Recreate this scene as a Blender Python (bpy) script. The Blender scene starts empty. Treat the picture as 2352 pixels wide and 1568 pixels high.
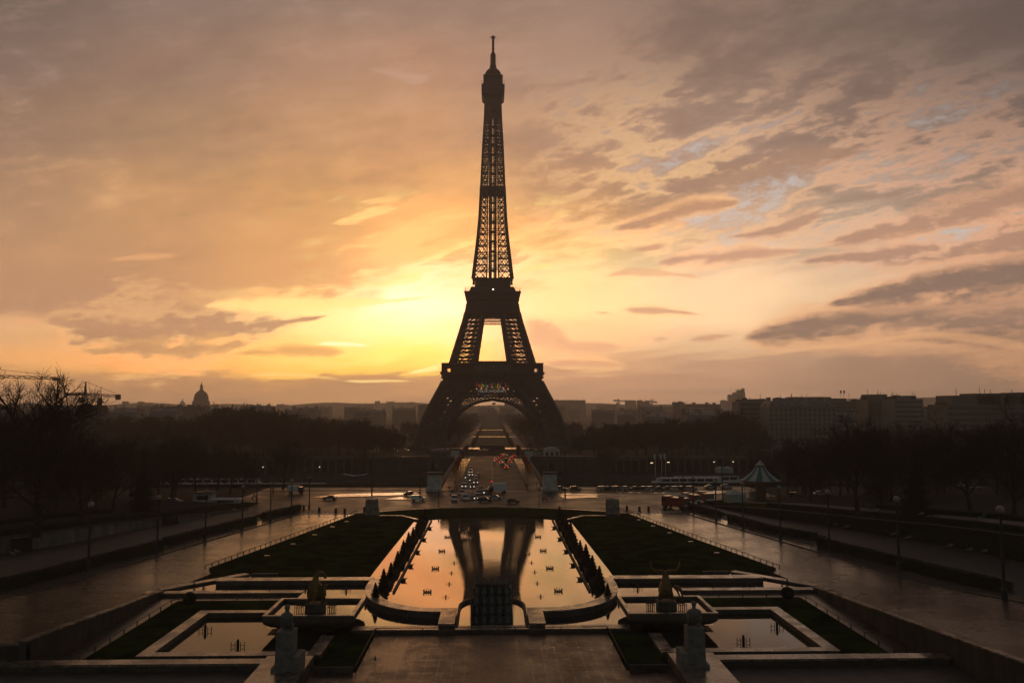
import bpy, bmesh, math, random
from mathutils import Vector, Matrix
R = random.Random(7)
SC = bpy.context.scene
COL = SC.collection
pi = math.pi

# ------------------------------------------------------------------ camera
HAZE, HAZE_UP = 3.1e-4, 0.84
CAM_Y, CAM_Z, FPX, PITCH, YAW = -3.0, 30.5, 1777.0, math.radians(4.76), math.radians(1.45)
cam_data = bpy.data.cameras.new("camera")
cam = bpy.data.objects.new("camera", cam_data)
COL.objects.link(cam)
cam.location = (0, CAM_Y, CAM_Z)
cam.rotation_euler = (pi / 2 + PITCH, 0, -YAW)
cam_data.lens = 36.0 * FPX / 2352.0
cam_data.clip_start, cam_data.clip_end = 0.5, 40000
SC.camera = cam
RIGHT = Vector((math.cos(YAW), -math.sin(YAW), 0))
FWD = Vector((math.sin(YAW) * math.cos(PITCH), math.cos(YAW) * math.cos(PITCH), math.sin(PITCH)))
UP = RIGHT.cross(FWD)

def ray(px, py):
    """direction seen at a point of the photograph measured on a 2352 x 1568 copy"""
    return (FWD * FPX + RIGHT * (px - 1176) + UP * (784 - py)).normalized()
def G(px, py, z=2.0):
    """point of the level z seen there"""
    d = ray(px, py); t = (z - CAM_Z) / d.z
    return Vector((d.x * t, CAM_Y + d.y * t, z))
def D(px, py, y):
    """point at the distance y seen there"""
    d = ray(px, py); t = (y - CAM_Y) / d.y
    return Vector((d.x * t, y, CAM_Z + d.z * t))
def UV(px, py):
    d = ray(px, py)
    return d.x / d.y, d.z / d.y

# ------------------------------------------------------------------ node helpers
class V:
    """a socket with arithmetic"""
    def __init__(s, t, o): s.t, s.o = t, o
    def m(s, op, *a, clamp=False):
        n = s.t.nodes.new('ShaderNodeMath'); n.operation = op; n.use_clamp = clamp
        for i, x in enumerate((s,) + a):
            if isinstance(x, V): s.t.links.new(x.o, n.inputs[i])
            else: n.inputs[i].default_value = x
        return V(s.t, n.outputs[0])
    def __add__(s, b): return s.m('ADD', b)
    __radd__ = __add__
    def __mul__(s, b): return s.m('MULTIPLY', b)
    __rmul__ = __mul__
    def __sub__(s, b): return s.m('SUBTRACT', b)
    def __rsub__(s, b): return (s * -1.0) + b
    def __truediv__(s, b): return s.m('DIVIDE', b)
    def max(s, b): return s.m('MAXIMUM', b)
    def min(s, b): return s.m('MINIMUM', b)
    def clamp(s): return s.m('ADD', 0.0, clamp=True)
    def sm(s, a, b):
        n = s.t.nodes.new('ShaderNodeMapRange'); n.interpolation_type = 'SMOOTHSTEP'
        s.t.links.new(s.o, n.inputs[0])
        for i, x in ((1, a), (2, b)):
            if isinstance(x, V): s.t.links.new(x.o, n.inputs[i])
            else: n.inputs[i].default_value = x
        return V(s.t, n.outputs[0])
def vec(t, x, y, z=0.0):
    n = t.nodes.new('ShaderNodeCombineXYZ')
    for i, q in enumerate((x, y, z)):
        if isinstance(q, V): t.links.new(q.o, n.inputs[i])
        else: n.inputs[i].default_value = q
    return V(t, n.outputs[0])
def noise(t, v, scale, detail=5, rough=0.55, dist=0.0):
    n = t.nodes.new('ShaderNodeTexNoise'); n.noise_dimensions = '3D'
    if v is not None: t.links.new(v.o, n.inputs['Vector'])
    n.inputs['Scale'].default_value = scale; n.inputs['Detail'].default_value = detail
    n.inputs['Roughness'].default_value = rough; n.inputs['Distortion'].default_value = dist
    return V(t, n.outputs[0])
def lin(c): return tuple((x / 12.92 if x <= 0.04045 else ((x + 0.055) / 1.055) ** 2.4) for x in (q / 255 for q in c)) + (1,)
def mixc(t, f, a, b, mode='MIX'):
    n = t.nodes.new('ShaderNodeMix'); n.data_type = 'RGBA'; n.blend_type = mode; n.clamp_result = False; n.clamp_factor = True
    for sock, x in ((n.inputs[0], f), (n.inputs[6], a), (n.inputs[7], b)):
        if isinstance(x, V): t.links.new(x.o, sock)
        else: sock.default_value = x
    return V(t, n.outputs[2])
def ramp(t, f, stops, interp='LINEAR'):
    n = t.nodes.new('ShaderNodeValToRGB'); n.color_ramp.interpolation = interp
    e = n.color_ramp.elements
    for i, (p, c) in enumerate(stops):
        if i < 2: el = e[i]; el.position = p
        else: el = e.new(p)
        el.color = c
    t.links.new(f.o, n.inputs[0])
    return V(t, n.outputs[0])
def curve(t, f, pts, lo, hi):
    """piecewise smooth function of f, points (x, y) with x rising, y within lo..hi; x within pts range"""
    n = t.nodes.new('ShaderNodeFloatCurve'); c = n.mapping.curves[0]
    x0, x1 = pts[0][0], pts[-1][0]
    q = [((x - x0) / (x1 - x0), (y - lo) / (hi - lo)) for x, y in pts]
    c.points[0].location = q[0]; c.points[1].location = q[-1]
    for a in q[1:-1]: c.points.new(*a)
    n.mapping.update()
    t.links.new(((f - x0) / (x1 - x0)).clamp().o, n.inputs[1])
    return V(t, n.outputs[0]) * (hi - lo) + lo

# ------------------------------------------------------------------ sky
SUN_UV = UV(880, 812)
SUN_AZ, SUN_EL = math.atan(SUN_UV[0]), math.atan(SUN_UV[1] * math.cos(math.atan(SUN_UV[0])))
def make_sky():
    w = bpy.data.worlds.new("World"); SC.world = w; w.use_nodes = True
    t = w.node_tree; t.nodes.clear()
    tc = t.nodes.new('ShaderNodeTexCoord'); sp = t.nodes.new('ShaderNodeSeparateXYZ')
    t.links.new(tc.outputs['Generated'], sp.inputs[0])
    dx, dy, dz = (V(t, sp.outputs[i]) for i in range(3))
    yy = dy.max(0.05)
    u, v = dx / yy, dz / yy
    # cloud plane coordinates: streaks run towards the sun
    pz = dz.max(0.0) + 0.06
    cx, cy = dx / pz, dy / pz
    a = math.radians(-24)
    along, across = cx * math.sin(a) + cy * math.cos(a), cx * math.cos(a) - cy * math.sin(a)
    P = vec(t, across * 1.0, along * 0.36)
    n1 = noise(t, P, 0.9, 4, 0.56, 0.3)          # broad streaky cloud
    n2 = noise(t, vec(t, across * 1.0, along * 0.50, 7.3), 2.6, 7, 0.60, 0.0)
    n3 = noise(t, vec(t, across, along * 0.8, 3.1), 6.0, 4, 0.6)
    wob = noise(t, vec(t, u, v * 2.2, 1.0), 5.0, 3, 0.6)
    nb = noise(t, vec(t, u * 1.0 + v * 0.25, v * 3.0 - u * 0.5, 2.0), 11.0, 6, 0.62)
    nf = noise(t, vec(t, u * 1.0 + v * 0.4, v * 2.4 - u * 0.4, 5.0), 34.0, 4, 0.65)
    # slow warp of the colour field
    uw = u + (wob - 0.5) * 0.10
    vw = v + (n1 - 0.5) * 0.055 + (n2 - 0.5) * 0.03
    # ---- light of the sky by direction: columns of the colour field
    cols = [
      (-40,  [(0,(130,114,103)),(140,(142,122,108)),(300,(160,131,108)),(450,(174,140,108)),(600,(182,143,104)),(700,(184,142,105)),(760,(240,188,128)),(820,(244,184,110)),(868,(202,152,98)),(900,(165,127,90)),(950,(150,117,86))]),
      (400,  [(0,(146,127,113)),(140,(160,132,112)),(300,(176,142,108)),(450,(198,153,105)),(600,(213,163,107)),(690,(206,158,108)),(745,(196,150,108)),(800,(244,190,116)),(850,(250,186,100)),(875,(186,140,94)),(905,(172,131,92)),(950,(150,117,86))]),
      (720,  [(0,(158,134,117)),(140,(182,146,118)),(300,(198,154,112)),(450,(214,164,105)),(580,(232,174,106)),(660,(240,180,112)),(700,(252,206,128)),(740,(255,228,150)),(800,(255,216,120)),(850,(252,200,88)),(874,(196,146,92)),(905,(178,135,92)),(950,(150,117,86))]),
      (960,  [(0,(164,138,121)),(140,(192,152,122)),(300,(208,160,116)),(420,(226,170,112)),(510,(252,204,118)),(570,(255,224,136)),(640,(255,240,178)),(700,(255,252,205)),(760,(255,246,170)),(810,(255,232,118)),(855,(253,206,92)),(876,(200,150,98)),(905,(180,137,96)),(950,(150,117,86))]),
      (1300, [(0,(160,135,118)),(140,(178,146,124)),(300,(192,155,124)),(420,(205,160,118)),(500,(224,172,114)),(560,(253,214,136)),(620,(255,230,158)),(700,(255,232,160)),(770,(250,212,148)),(830,(238,188,130)),(866,(196,150,112)),(905,(180,140,106)),(950,(152,120,92))]),
      (1650, [(0,(150,128,112)),(140,(158,134,116)),(300,(180,152,132)),(420,(172,142,116)),(520,(206,172,138)),(590,(236,204,162)),(650,(250,220,172)),(730,(250,220,168)),(790,(232,194,146)),(840,(188,150,118)),(880,(174,138,108)),(950,(150,120,94))]),
      (2000, [(0,(134,117,106)),(140,(140,121,108)),(300,(152,130,114)),(420,(180,154,132)),(520,(202,180,152)),(600,(210,184,152)),(660,(228,196,154)),(720,(200,166,132)),(780,(206,168,130)),(820,(158,128,104)),(880,(154,123,98)),(950,(140,113,90))]),
      (2400, [(0,(122,110,103)),(140,(128,114,105)),(300,(140,122,110)),(420,(166,142,122)),(520,(170,146,124)),(600,(150,128,110)),(680,(136,115,99)),(780,(140,117,99)),(830,(146,118,96)),(880,(142,115,92)),(950,(132,107,86))]),
    ]
    vmax = 0.62
    base = None
    prev = None
    for px, st in cols:
        stops = [((UV(px, y)[1] + 0.02) / vmax, lin(c)) for y, c in reversed(st)]
        r = ramp(t, ((vw + 0.02) / vmax).clamp(), stops, 'EASE')
        uc = UV(px, 600)[0]
        base = r if base is None else mixc(t, uw.sm(prev, uc), base, r)
        prev = uc
    # ---- cloud structure
    ulim = [UV(x, 600)[0] for x in (-40, 700, 1000, 1250, 1500, 2400)]
    right = u.sm(UV(1000, 600)[0], UV(1560, 600)[0])
    hi = v.sm(UV(1131, 690)[1], UV(1131, 520)[1])
    cl = (n2 * 0.6 + n1 * 0.4)
    cl = n2 * 0.56 + n1 * 0.20 + nb * 0.14 + nf * 0.10
    gap = cl.sm(0.49, 0.37) * right * hi                      # pale blue gaps between the streaks
    base = mixc(t, gap * v.sm(UV(1131, 40)[1], UV(1131, 330)[1]) * nf.sm(0.62, 0.42) * 0.62, base, lin((198, 204, 202)))
    dark = cl.sm(0.465, 0.575) * right * hi
    base = mixc(t, dark * 0.88, base, mixc(t, 0.44, base, lin((84, 72, 66)), 'MIX'))
    lit = (cl.sm(0.44, 0.475) * cl.sm(0.52, 0.48)) * right * v.sm(UV(1131, 690)[1], UV(1131, 560)[1]) * v.sm(UV(1131, 60)[1], UV(1131, 400)[1])
    base = mixc(t, lit * 0.55, base, mixc(t, u.sm(0.12, 0.6), lin((255, 214, 150)), lin((230, 182, 146))))
    left = 1.0 - right
    # left deck: mottled grey and rose cloud
    up = v.sm(UV(1131, 720)[1], UV(1131, 600)[1])
    mot = n1 * 0.42 + nb * 0.30 + n2 * 0.18 + nf * 0.10
    base = mixc(t, mot.sm(0.46, 0.62) * left * up * 0.50, base, mixc(t, 0.62, base, lin((112, 92, 80))))
    base = mixc(t, mot.sm(0.49, 0.38) * left * up * 0.38, base, mixc(t, v.sm(UV(1131, 420)[1], UV(1131, 150)[1]), lin((255, 204, 140)), lin((206, 176, 158))))
    wisp = noise(t, vec(t, u * 0.9 + v * 0.3, v * 4.2 - u * 0.9, 9.0), 9.0, 6, 0.62)
    base = mixc(t, wisp.sm(0.52, 0.62) * v.sm(UV(1131, 700)[1], UV(1131, 620)[1]) * v.sm(UV(1131, 420)[1], UV(1131, 500)[1]) * u.sm(UV(640, 600)[0], UV(760, 600)[0]) * u.sm(UV(1420, 600)[0], UV(1200, 600)[0]) * 0.85, base, lin((255, 226, 140)))
    base = mixc(t, wisp.sm(0.49, 0.40) * v.sm(UV(1131, 690)[1], UV(1131, 620)[1]) * v.sm(UV(1131, 400)[1], UV(1131, 500)[1]) * u.sm(UV(560, 600)[0], UV(760, 600)[0]) * u.sm(UV(1420, 600)[0], UV(1200, 600)[0]) * 0.55, base, lin((226, 166, 100)))
    ed = [(-80,716),(120,728),(330,716),(430,704),(480,688),(560,682),(640,694),(760,696),(850,672),(900,645),(960,612),(1040,585),(1130,572),(1250,590),(1400,606)]
    eu = [UV(*p) for p in ed]
    edge = curve(t, u, eu, 0.05, 0.25)
    over = v - edge + (nb - 0.5) * 0.085 + (wob - 0.5) * 0.03 + (nf - 0.5) * 0.035
    deckc = mixc(t, u.sm(UV(250, 690)[0], UV(640, 690)[0]), lin((180, 138, 102)), lin((214, 160, 104)))
    deckc = mixc(t, u.sm(UV(620, 690)[0], UV(960, 640)[0]), deckc, lin((250, 192, 116)))
    fade = (over.sm(0.16, 0.02)) * u.sm(UV(1330, 600)[0], UV(1040, 600)[0])
    base = mixc(t, over.sm(-0.010, 0.008) * over.sm(0.026, 0.006) * u.sm(UV(380, 690)[0], UV(560, 690)[0]) * 0.35 * u.sm(UV(1330, 600)[0], UV(1040, 600)[0]), base, lin((255, 226, 140)))
    base = mixc(t, over.sm(0.0, 0.022) * fade * 0.75, base, deckc)
    # named cloud banks: (x, centre y, half thickness, colour, opacity); a spindle with a ragged edge
    def bank(pts, thick, col, op, edge=None, rag=1.0, soft=0.8):
        """pts: centre line in photo coordinates; thick: half thickness at each"""
        nonlocal base
        pts, thick = list(pts), list(thick)
        if pts[-1][0] >= 2350: pts.append((3000, pts[-1][1])); thick.append(thick[-1] * .3)
        if pts[0][0] <= -50: pts.insert(0, (-600, pts[0][1])); thick.insert(0, thick[0] * .3)
        U = [UV(*p)[0] for p in pts]; Vc = [UV(*p)[1] for p in pts]
        lo, hi_ = min(Vc) - 0.02, max(Vc) + 0.02
        c = curve(t, u, list(zip(U, Vc)), lo, hi_)
        th = curve(t, u, [(x, 1.7 * h / FPX) for x, h in zip(U, thick)], 0.0, 0.16)
        inside = u.sm(U[0] - 0.001, U[0] + 0.02) * u.sm(U[-1] + 0.001, U[-1] - 0.02)
        d = v - c + (wob - 0.5) * 0.012
        k = 1.0 - d.m('ABSOLUTE') / th.max(0.0005) + (nb - 0.5) * (3.0 * rag) + (n2 - 0.5) * (1.6 * rag) + (nf - 0.5) * (1.9 * rag)
        if edge is not None:
            e = k.sm(-0.9, 0.1) * inside
            base = mixc(t, e * edge[1], base, lin(edge[0]))
        base = mixc(t, k.sm(-0.1, soft) * inside * op, base, lin(col))
    # dark bank low on the left
    bank([(-60,712),(60,700),(200,694),(330,700),(440,708),(480,715)], [8,18,36,34,14,2], (180,138,103), .75, None, .7)
    bank([(90,738),(220,752),(330,756),(450,757),(560,750),(640,742),(760,722)], [3,26,36,29,17,9,1], (176,134,100), .85, ((250,200,130), .45), 1.35)
    bank([(180,808),(300,804),(420,806),(520,796),(580,790)], [2,9,13,10,2], (190,142,98), .65, ((250,192,110), .4), 1.3)
    bank([(525,816),(620,812),(720,808),(800,812)], [2,8,10,2], (222,164,95), .75, ((255,210,110), .5), .6)
    bank([(20,742),(60,738),(110,744)], [1,6,1], (236,172,118), .6, None, .5)
    # clear bright cove and its filaments
    bank([(455,704),(520,698),(640,700),(760,694),(860,690),(1000,676)], [3,9,14,10,6,2], (255,222,140), .8, None, .8, .8)
    bank([(715,794),(780,791),(860,796)], [1,4,1], (255,250,190), .9, None, .3, .9)
    bank([(560,868),(680,862),(790,872)], [1,4,1], (255,214,120), .8, None, .4, .9)
    bank([(780,874),(870,873),(950,876)], [1,2.5,1], (255,226,140), .9, None, .25, .9)
    bank([(920,862),(970,851),(1016,842),(1030,836)], [1,4,6,3], (255,236,150), .9, None, .5, .9)
    # right of the tower
    bank([(1195,752),(1260,764),(1310,790),(1400,796),(1440,793)], [26,26,16,7,1], (232,178,132), .8, None, .7)
    bank([(1240,832),(1320,834),(1400,836),(1450,842)], [2,7,6,1], (222,165,122), .7, ((253,205,140), .6), .6)
    bank([(1425,710),(1480,713),(1540,716),(1620,724)], [2,6,5,1], (216,166,126), .85, ((255,214,150), .5), .5)
    bank([(1360,716),(1385,718),(1410,718)], [1,3.5,1], (222,172,128), .8, None, .4)
    bank([(1570,782),(1620,776),(1690,768)], [1,6,1], (206,160,124), .85, None, .4)
    bank([(1490,782),(1515,778),(1545,775)], [1,3.5,1], (212,166,126), .8, None, .4)
    bank([(1700,778),(1800,764),(1950,738),(2100,724),(2250,716),(2420,712)], [2,18,28,38,50,64], (130,108,92), 1.0, ((240,180,124), .55), .6)
    bank([(1890,702),(1980,686),(2100,666),(2230,640),(2420,612)], [2,14,24,34,46], (126,106,92), 1.0, ((232,178,132), .45), .7)
    bank([(1640,826),(1800,808),(2000,784),(2150,770),(2420,800)], [1,3,5,6,8], (238,184,128), .55, None, .5, .9)
    bank([(1500,606),(1620,590),(1740,578),(1850,574)], [3,11,8,2], (196,154,124), .9, ((252,200,148), .5), .8)
    bank([(1380,636),(1440,625),(1520,628),(1620,640)], [2,5,5,1], (232,180,132), .7, None, .8)
    bank([(1400,530),(1500,507),(1600,478),(1710,462)], [3,11,14,4], (184,142,110), .92, ((252,196,134), .55), .8)
    bank([(1440,576),(1500,570),(1540,562)], [1,5,5], (210,160,122), .85, None, .6)
    bank([(1500,430),(1640,418),(1760,394),(1880,364),(2010,346)], [6,20,26,20,6], (164,133,110), .9, None, .9)
    bank([(1660,545),(1760,532),(1850,504),(1900,478)], [2,9,9,2], (178,144,118), .9, ((240,190,144), .45), .9)
    bank([(1860,560),(1990,540),(2120,512),(2240,490),(2400,450)], [3,12,16,20,26], (170,136,112), .85, ((234,182,140), .55), 1.2)
    bank([(1830,600),(2000,590),(2180,572),(2400,545)], [3,12,16,22], (164,132,110), .85, ((236,182,140), .5), 1.2)
    bank([(840,160),(900,172),(960,182),(1000,170)], [2,9,9,2], (206,172,146), .6, None, 1.0, .9)
    bank([(240,600),(330,592),(420,586)], [1,6,1], (228,172,118), .7, None, .5, .9)
    # haze bank on the horizon
    hz = v.sm(UV(1131, 866)[1] + 0.0, UV(1131, 884)[1])
    # hot part around the hidden sun
    du, dv = (u - SUN_UV[0]) * 0.62, v - (SUN_UV[1] + 0.03)
    r2 = du * du + dv * dv
    glow = (r2 * -1.0 / 0.011).m('EXPONENT') * v.sm(UV(880, 880)[1], UV(880, 830)[1])
    glow2 = v.sm(UV(880, 880)[1], UV(880, 830)[1])
    boost = glow * 0.12 * (1.0 - over.sm(0.0, 0.03) * 0.8) + 1.0
    # the light is seen through the ground haze, so the clear sky behind it is stronger
    path = (dz.max(0.02).m('POWER', -1.0) * 315.0).min(3430.0)
    through = (path * (HAZE * HAZE_UP)).m('EXPONENT')
    # rear and upper dome: dusk light
    ny = t.nodes.new('ShaderNodeTexSky'); ny.sky_type = 'NISHITA'; ny.sun_disc = False
    ny.sun_elevation = SUN_EL; ny.sun_rotation = SUN_AZ; ny.altitude = 60; ny.dust_density = 2.0
    nish = mixc(t, 1.0, V(t, ny.outputs[0]), (0.05, 0.05, 0.05, 1), 'MULTIPLY')
    dusk = mixc(t, n1.sm(0.35, 0.65), (0.030, 0.028, 0.029, 1), (0.052, 0.044, 0.040, 1))
    dome = mixc(t, 1.0, dusk, nish, 'ADD')
    front = dy.sm(0.25, 0.62) * v.sm(0.80, 0.56)
    low = dz.sm(-0.06, -0.03)
    gain = boost * through * (1.0 - v.sm(0.20, 0.52) * 0.17) * (1.0 - u.m('ABSOLUTE').sm(0.30, 0.72) * v.sm(0.12, 0.45) * 0.16)
    sr = t.nodes.new('ShaderNodeSeparateColor'); t.links.new(base.o, sr.inputs[0])
    hot = V(t, sr.outputs[0]).sm(0.80, 1.0) * glow2 * (r2 * -1.0 / 0.045).m('EXPONENT')                    # over-exposed part: its red runs past white
    skyc = mixc(t, front, dome, mixc(t, 1.0, base, vec(t, gain * (hot * 1.1 + 1.05), gain * (hot * 0.18 + 0.965), gain * (hot * 0.10 + 0.97)), 'MULTIPLY'))
    skyc = mixc(t, low, (0.02, 0.016, 0.012, 1), skyc)
    bg = t.nodes.new('ShaderNodeBackground'); out = t.nodes.new('ShaderNodeOutputWorld')
    t.links.new(skyc.o, bg.inputs[0]); bg.inputs[1].default_value = 1.0
    t.links.new(bg.outputs[0], out.inputs[0])
make_sky()

sun_data = bpy.data.lights.new("sun", 'SUN')
sun_data.energy, sun_data.angle, sun_data.color = 0.06, math.radians(8), (1.0, 0.72, 0.42)
sun = bpy.data.objects.new("sun", sun_data); COL.objects.link(sun)
sun.rotation_euler = (pi / 2 - SUN_EL, 0, -SUN_AZ + pi)
SC.view_settings.view_transform = 'Standard'; SC.view_settings.look = 'None'
SC.view_settings.exposure = 0.0; SC.view_settings.gamma = 1.0
SC.view_settings.use_curve_mapping = False

# ------------------------------------------------------------------ object helpers
def tag(o, label=None, cat=None, group=None, kind=None):
    for k, v in (('label', label), ('category', cat), ('group', group), ('kind', kind)):
        if v: o[k] = v
    return o
def thing(name, label, cat, loc=(0, 0, 0), rz=0.0, group=None):
    o = bpy.data.objects.new(name, None); COL.objects.link(o)
    o.empty_display_size = 0.5
    o.location = loc; o.rotation_euler = (0, 0, rz)
    return tag(o, label, cat, group)
def link(name, me, parent=None, loc=None):
    o = bpy.data.objects.new(name, me); COL.objects.link(o)
    if parent is not None: o.parent = parent
    if loc is not None: o.location = loc
    return o
def kids(o): return [c for c in KID.get(o.name, ())]
KID = {}
def dup(root, loc, rz=0.0, label=None, group=None, scale=None):
    """a copy of a thing with its parts and their sub-parts"""
    r = root.copy(); COL.objects.link(r)
    r.location = loc; r.rotation_euler = (0, 0, rz)
    if scale is not None: r.scale = (scale,) * 3 if not hasattr(scale, '__len__') else scale
    if label: r['label'] = label
    if group: r['group'] = group
    for ch in root.children:
        c = ch.copy(); COL.objects.link(c); c.parent = r
        for g in ch.children:
            d = g.copy(); COL.objects.link(d); d.parent = c
    return r
ORD = "first second third fourth fifth sixth seventh eighth ninth tenth eleventh twelfth thirteenth fourteenth fifteenth sixteenth seventeenth eighteenth nineteenth twentieth".split()

class MB:
    """collects faces; build() links them as one mesh object"""
    def __init__(s): s.v, s.f, s.k = [], [], []
    def add(s, vs, fs, k=0):
        b = len(s.v); s.v += [tuple(x) for x in vs]
        s.f += [tuple(i + b for i in f) for f in fs]; s.k += [k] * len(fs)
        return s
    def box(s, a, b, k=0):
        x0, y0, z0 = a; x1, y1, z1 = b
        return s.add([(x0,y0,z0),(x1,y0,z0),(x1,y1,z0),(x0,y1,z0),(x0,y0,z1),(x1,y0,z1),(x1,y1,z1),(x0,y1,z1)],
                     [(3,2,1,0),(4,5,6,7),(0,1,5,4),(1,2,6,5),(2,3,7,6),(3,0,4,7)], k)
    def cbox(s, c, d, k=0):
        return s.box([c[i] - d[i] / 2 for i in range(3)], [c[i] + d[i] / 2 for i in range(3)], k)
    def frus(s, z0, h0, z1, h1, c=(0, 0), k=0):
        """square frustum about c; half sizes (hx, hy)"""
        (a, b), (e, f) = h0, h1; X, Y = c
        return s.add([(X-a,Y-b,z0),(X+a,Y-b,z0),(X+a,Y+b,z0),(X-a,Y+b,z0),(X-e,Y-f,z1),(X+e,Y-f,z1),(X+e,Y+f,z1),(X-e,Y+f,z1)],
                     [(3,2,1,0),(4,5,6,7),(0,1,5,4),(1,2,6,5),(2,3,7,6),(3,0,4,7)], k)
    def bar(s, p, q, w, h=None, k=0):
        """square bar between two points"""
        p, q = Vector(p), Vector(q); d = (q - p)
        if d.length < 1e-6: return s
        d.normalize(); up = Vector((0, 0, 1)) if abs(d.z) < 0.97 else Vector((0, 1, 0))
        a = d.cross(up).normalized() * (w / 2); b = a.cross(d).normalized() * ((h or w) / 2)
        vs = [p-a-b, p+a-b, p+a+b, p-a+b, q-a-b, q+a-b, q+a+b, q-a+b]
        return s.add(vs, [(3,2,1,0),(4,5,6,7),(0,1,5,4),(1,2,6,5),(2,3,7,6),(3,0,4,7)], k)
    def tube(s, pts, rad, n=6, cap=True, k=0):
        pts = [Vector(p) for p in pts]
        rad = rad if hasattr(rad, '__len__') else [rad] * len(pts)
        vs, fs = [], []; a = None
        for i, p in enumerate(pts):
            d = (pts[min(i+1, len(pts)-1)] - pts[max(i-1, 0)]).normalized()
            if a is None: a = d.orthogonal().normalized()
            a = (a - d * a.dot(d)).normalized(); b = d.cross(a)
            for j in range(n):
                t = 2 * pi * j / n
                vs.append(p + (a * math.cos(t) + b * math.sin(t)) * rad[i])
        for i in range(len(pts) - 1):
            for j in range(n):
                fs.append((i*n+j, i*n+(j+1) % n, (i+1)*n+(j+1) % n, (i+1)*n+j))
        if cap: fs += [tuple(range(n-1, -1, -1)), tuple((len(pts)-1)*n + j for j in range(n))]
        return s.add(vs, fs, k)
    def lathe(s, prof, c=(0, 0, 0), n=12, k=0, sx=1.0, sy=1.0, ph=0.0):
        """prof: (radius, z) from the bottom up"""
        vs, fs = [], []
        for r, z in prof:
            for j in range(n):
                t = 2 * pi * j / n + ph
                vs.append((c[0] + r * sx * math.cos(t), c[1] + r * sy * math.sin(t), c[2] + z))
        for i in range(len(prof) - 1):
            for j in range(n):
                fs.append((i*n+j, i*n+(j+1) % n, (i+1)*n+(j+1) % n, (i+1)*n+j))
        fs += [tuple(range(n-1, -1, -1)), tuple((len(prof)-1)*n + j for j in range(n))]
        return s.add(vs, fs, k)
    def prism(s, poly, z0, z1, k=0):
        """vertical prism on a plan polygon; z1 may be a list"""
        n = len(poly); t = z1 if hasattr(z1, '__len__') else [z1] * n
        b = z0 if hasattr(z0, '__len__') else [z0] * n
        ar = sum(poly[i][0]*poly[(i+1) % n][1] - poly[(i+1) % n][0]*poly[i][1] for i in range(n))
        idx = list(range(n)) if ar > 0 else list(range(n-1, -1, -1))
        vs = [(poly[i][0], poly[i][1], b[i]) for i in idx] + [(poly[i][0], poly[i][1], t[i]) for i in idx]
        fs = [tuple(range(n-1, -1, -1)), tuple(range(n, 2*n))]
        fs += [(i, (i+1) % n, n + (i+1) % n, n + i) for i in range(n)]
        return s.add(vs, fs, k)
    def sheet(s, poly, k=0):
        n = len(poly)
        ar = sum(poly[i][0]*poly[(i+1) % n][1] - poly[(i+1) % n][0]*poly[i][1] for i in range(n))
        p = poly if ar > 0 else poly[::-1]
        return s.add(p, [tuple(range(n))], k)
    def wall(s, line, t, z0, z1, k=0):
        """wall of thickness t along a plan polyline (offset to its left); z0, z1 numbers or per point"""
        L = [Vector((p[0], p[1])) for p in line]; n = len(L)
        b = z0 if hasattr(z0, '__len__') else [z0] * n
        h = z1 if hasattr(z1, '__len__') else [z1] * n
        off = []
        for i in range(n):
            d = (L[min(i+1, n-1)] - L[max(i-1, 0)]).normalized()
            nn = Vector((-d.y, d.x))
            if 0 < i < n - 1:
                e = (L[i] - L[i-1]).normalized(); m = Vector((-e.y, e.x)); q = max(0.35, nn.dot(m)); nn = nn / q
            off.append(L[i] + nn * t)
        vs = []
        for i in range(n):
            vs += [(*L[i], b[i]), (*off[i], b[i]), (*off[i], h[i]), (*L[i], h[i])]
        fs = [(0, 1, 2, 3), tuple((n-1)*4 + j for j in (3, 2, 1, 0))]
        for i in range(n - 1):
            o, q = i*4, i*4 + 4
            for j in range(4): fs.append((o+j, q+j, q+(j+1) % 4, o+(j+1) % 4))
        return s.add(vs, fs, k)
    def mesh(s, name, mats, smooth=False):
        me = bpy.data.meshes.new(name); me.from_pydata(s.v, [], s.f)
        for m in (mats if isinstance(mats, (list, tuple)) else [mats]): me.materials.append(m)
        if any(s.k): me.polygons.foreach_set('material_index', s.k)
        if smooth: me.polygons.foreach_set('use_smooth', [True] * len(me.polygons))
        bm = bmesh.new(); bm.from_mesh(me); bmesh.ops.recalc_face_normals(bm, faces=bm.faces); bm.to_mesh(me); bm.free()
        me.update(); return me
    def build(s, name, mats, parent=None, smooth=False, world=False):
        o = link(name, s.mesh(name, mats, smooth), parent)
        if world and parent is not None: o.location = -parent.location
        return o

def skin(pts, edges, level=2):
    """one continuous body grown on a skeleton; pts: (x, y, z, radius) or (x, y, z, rx, ry)"""
    me = bpy.data.meshes.new('tmp_body'); me.from_pydata([p[:3] for p in pts], edges, [])
    o = bpy.data.objects.new('tmp_body', me); COL.objects.link(o)
    md = o.modifiers.new('s', 'SKIN'); sv = me.skin_vertices[0].data
    for i, p in enumerate(pts): sv[i].radius = (p[3], p[4] if len(p) > 4 else p[3])
    sv[0].use_root = True; md.use_smooth_shade = True
    md = o.modifiers.new('d', 'SUBSURF'); md.levels = md.render_levels = level
    dg = bpy.context.evaluated_depsgraph_get(); dg.update()
    out = bpy.data.meshes.new_from_object(o.evaluated_get(dg))
    bpy.data.objects.remove(o); bpy.data.meshes.remove(me)
    out.polygons.foreach_set('use_smooth', [True] * len(out.polygons))
    return out
def chain(*idx): return [(a, b) for a, b in zip(idx, idx[1:])]

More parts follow.
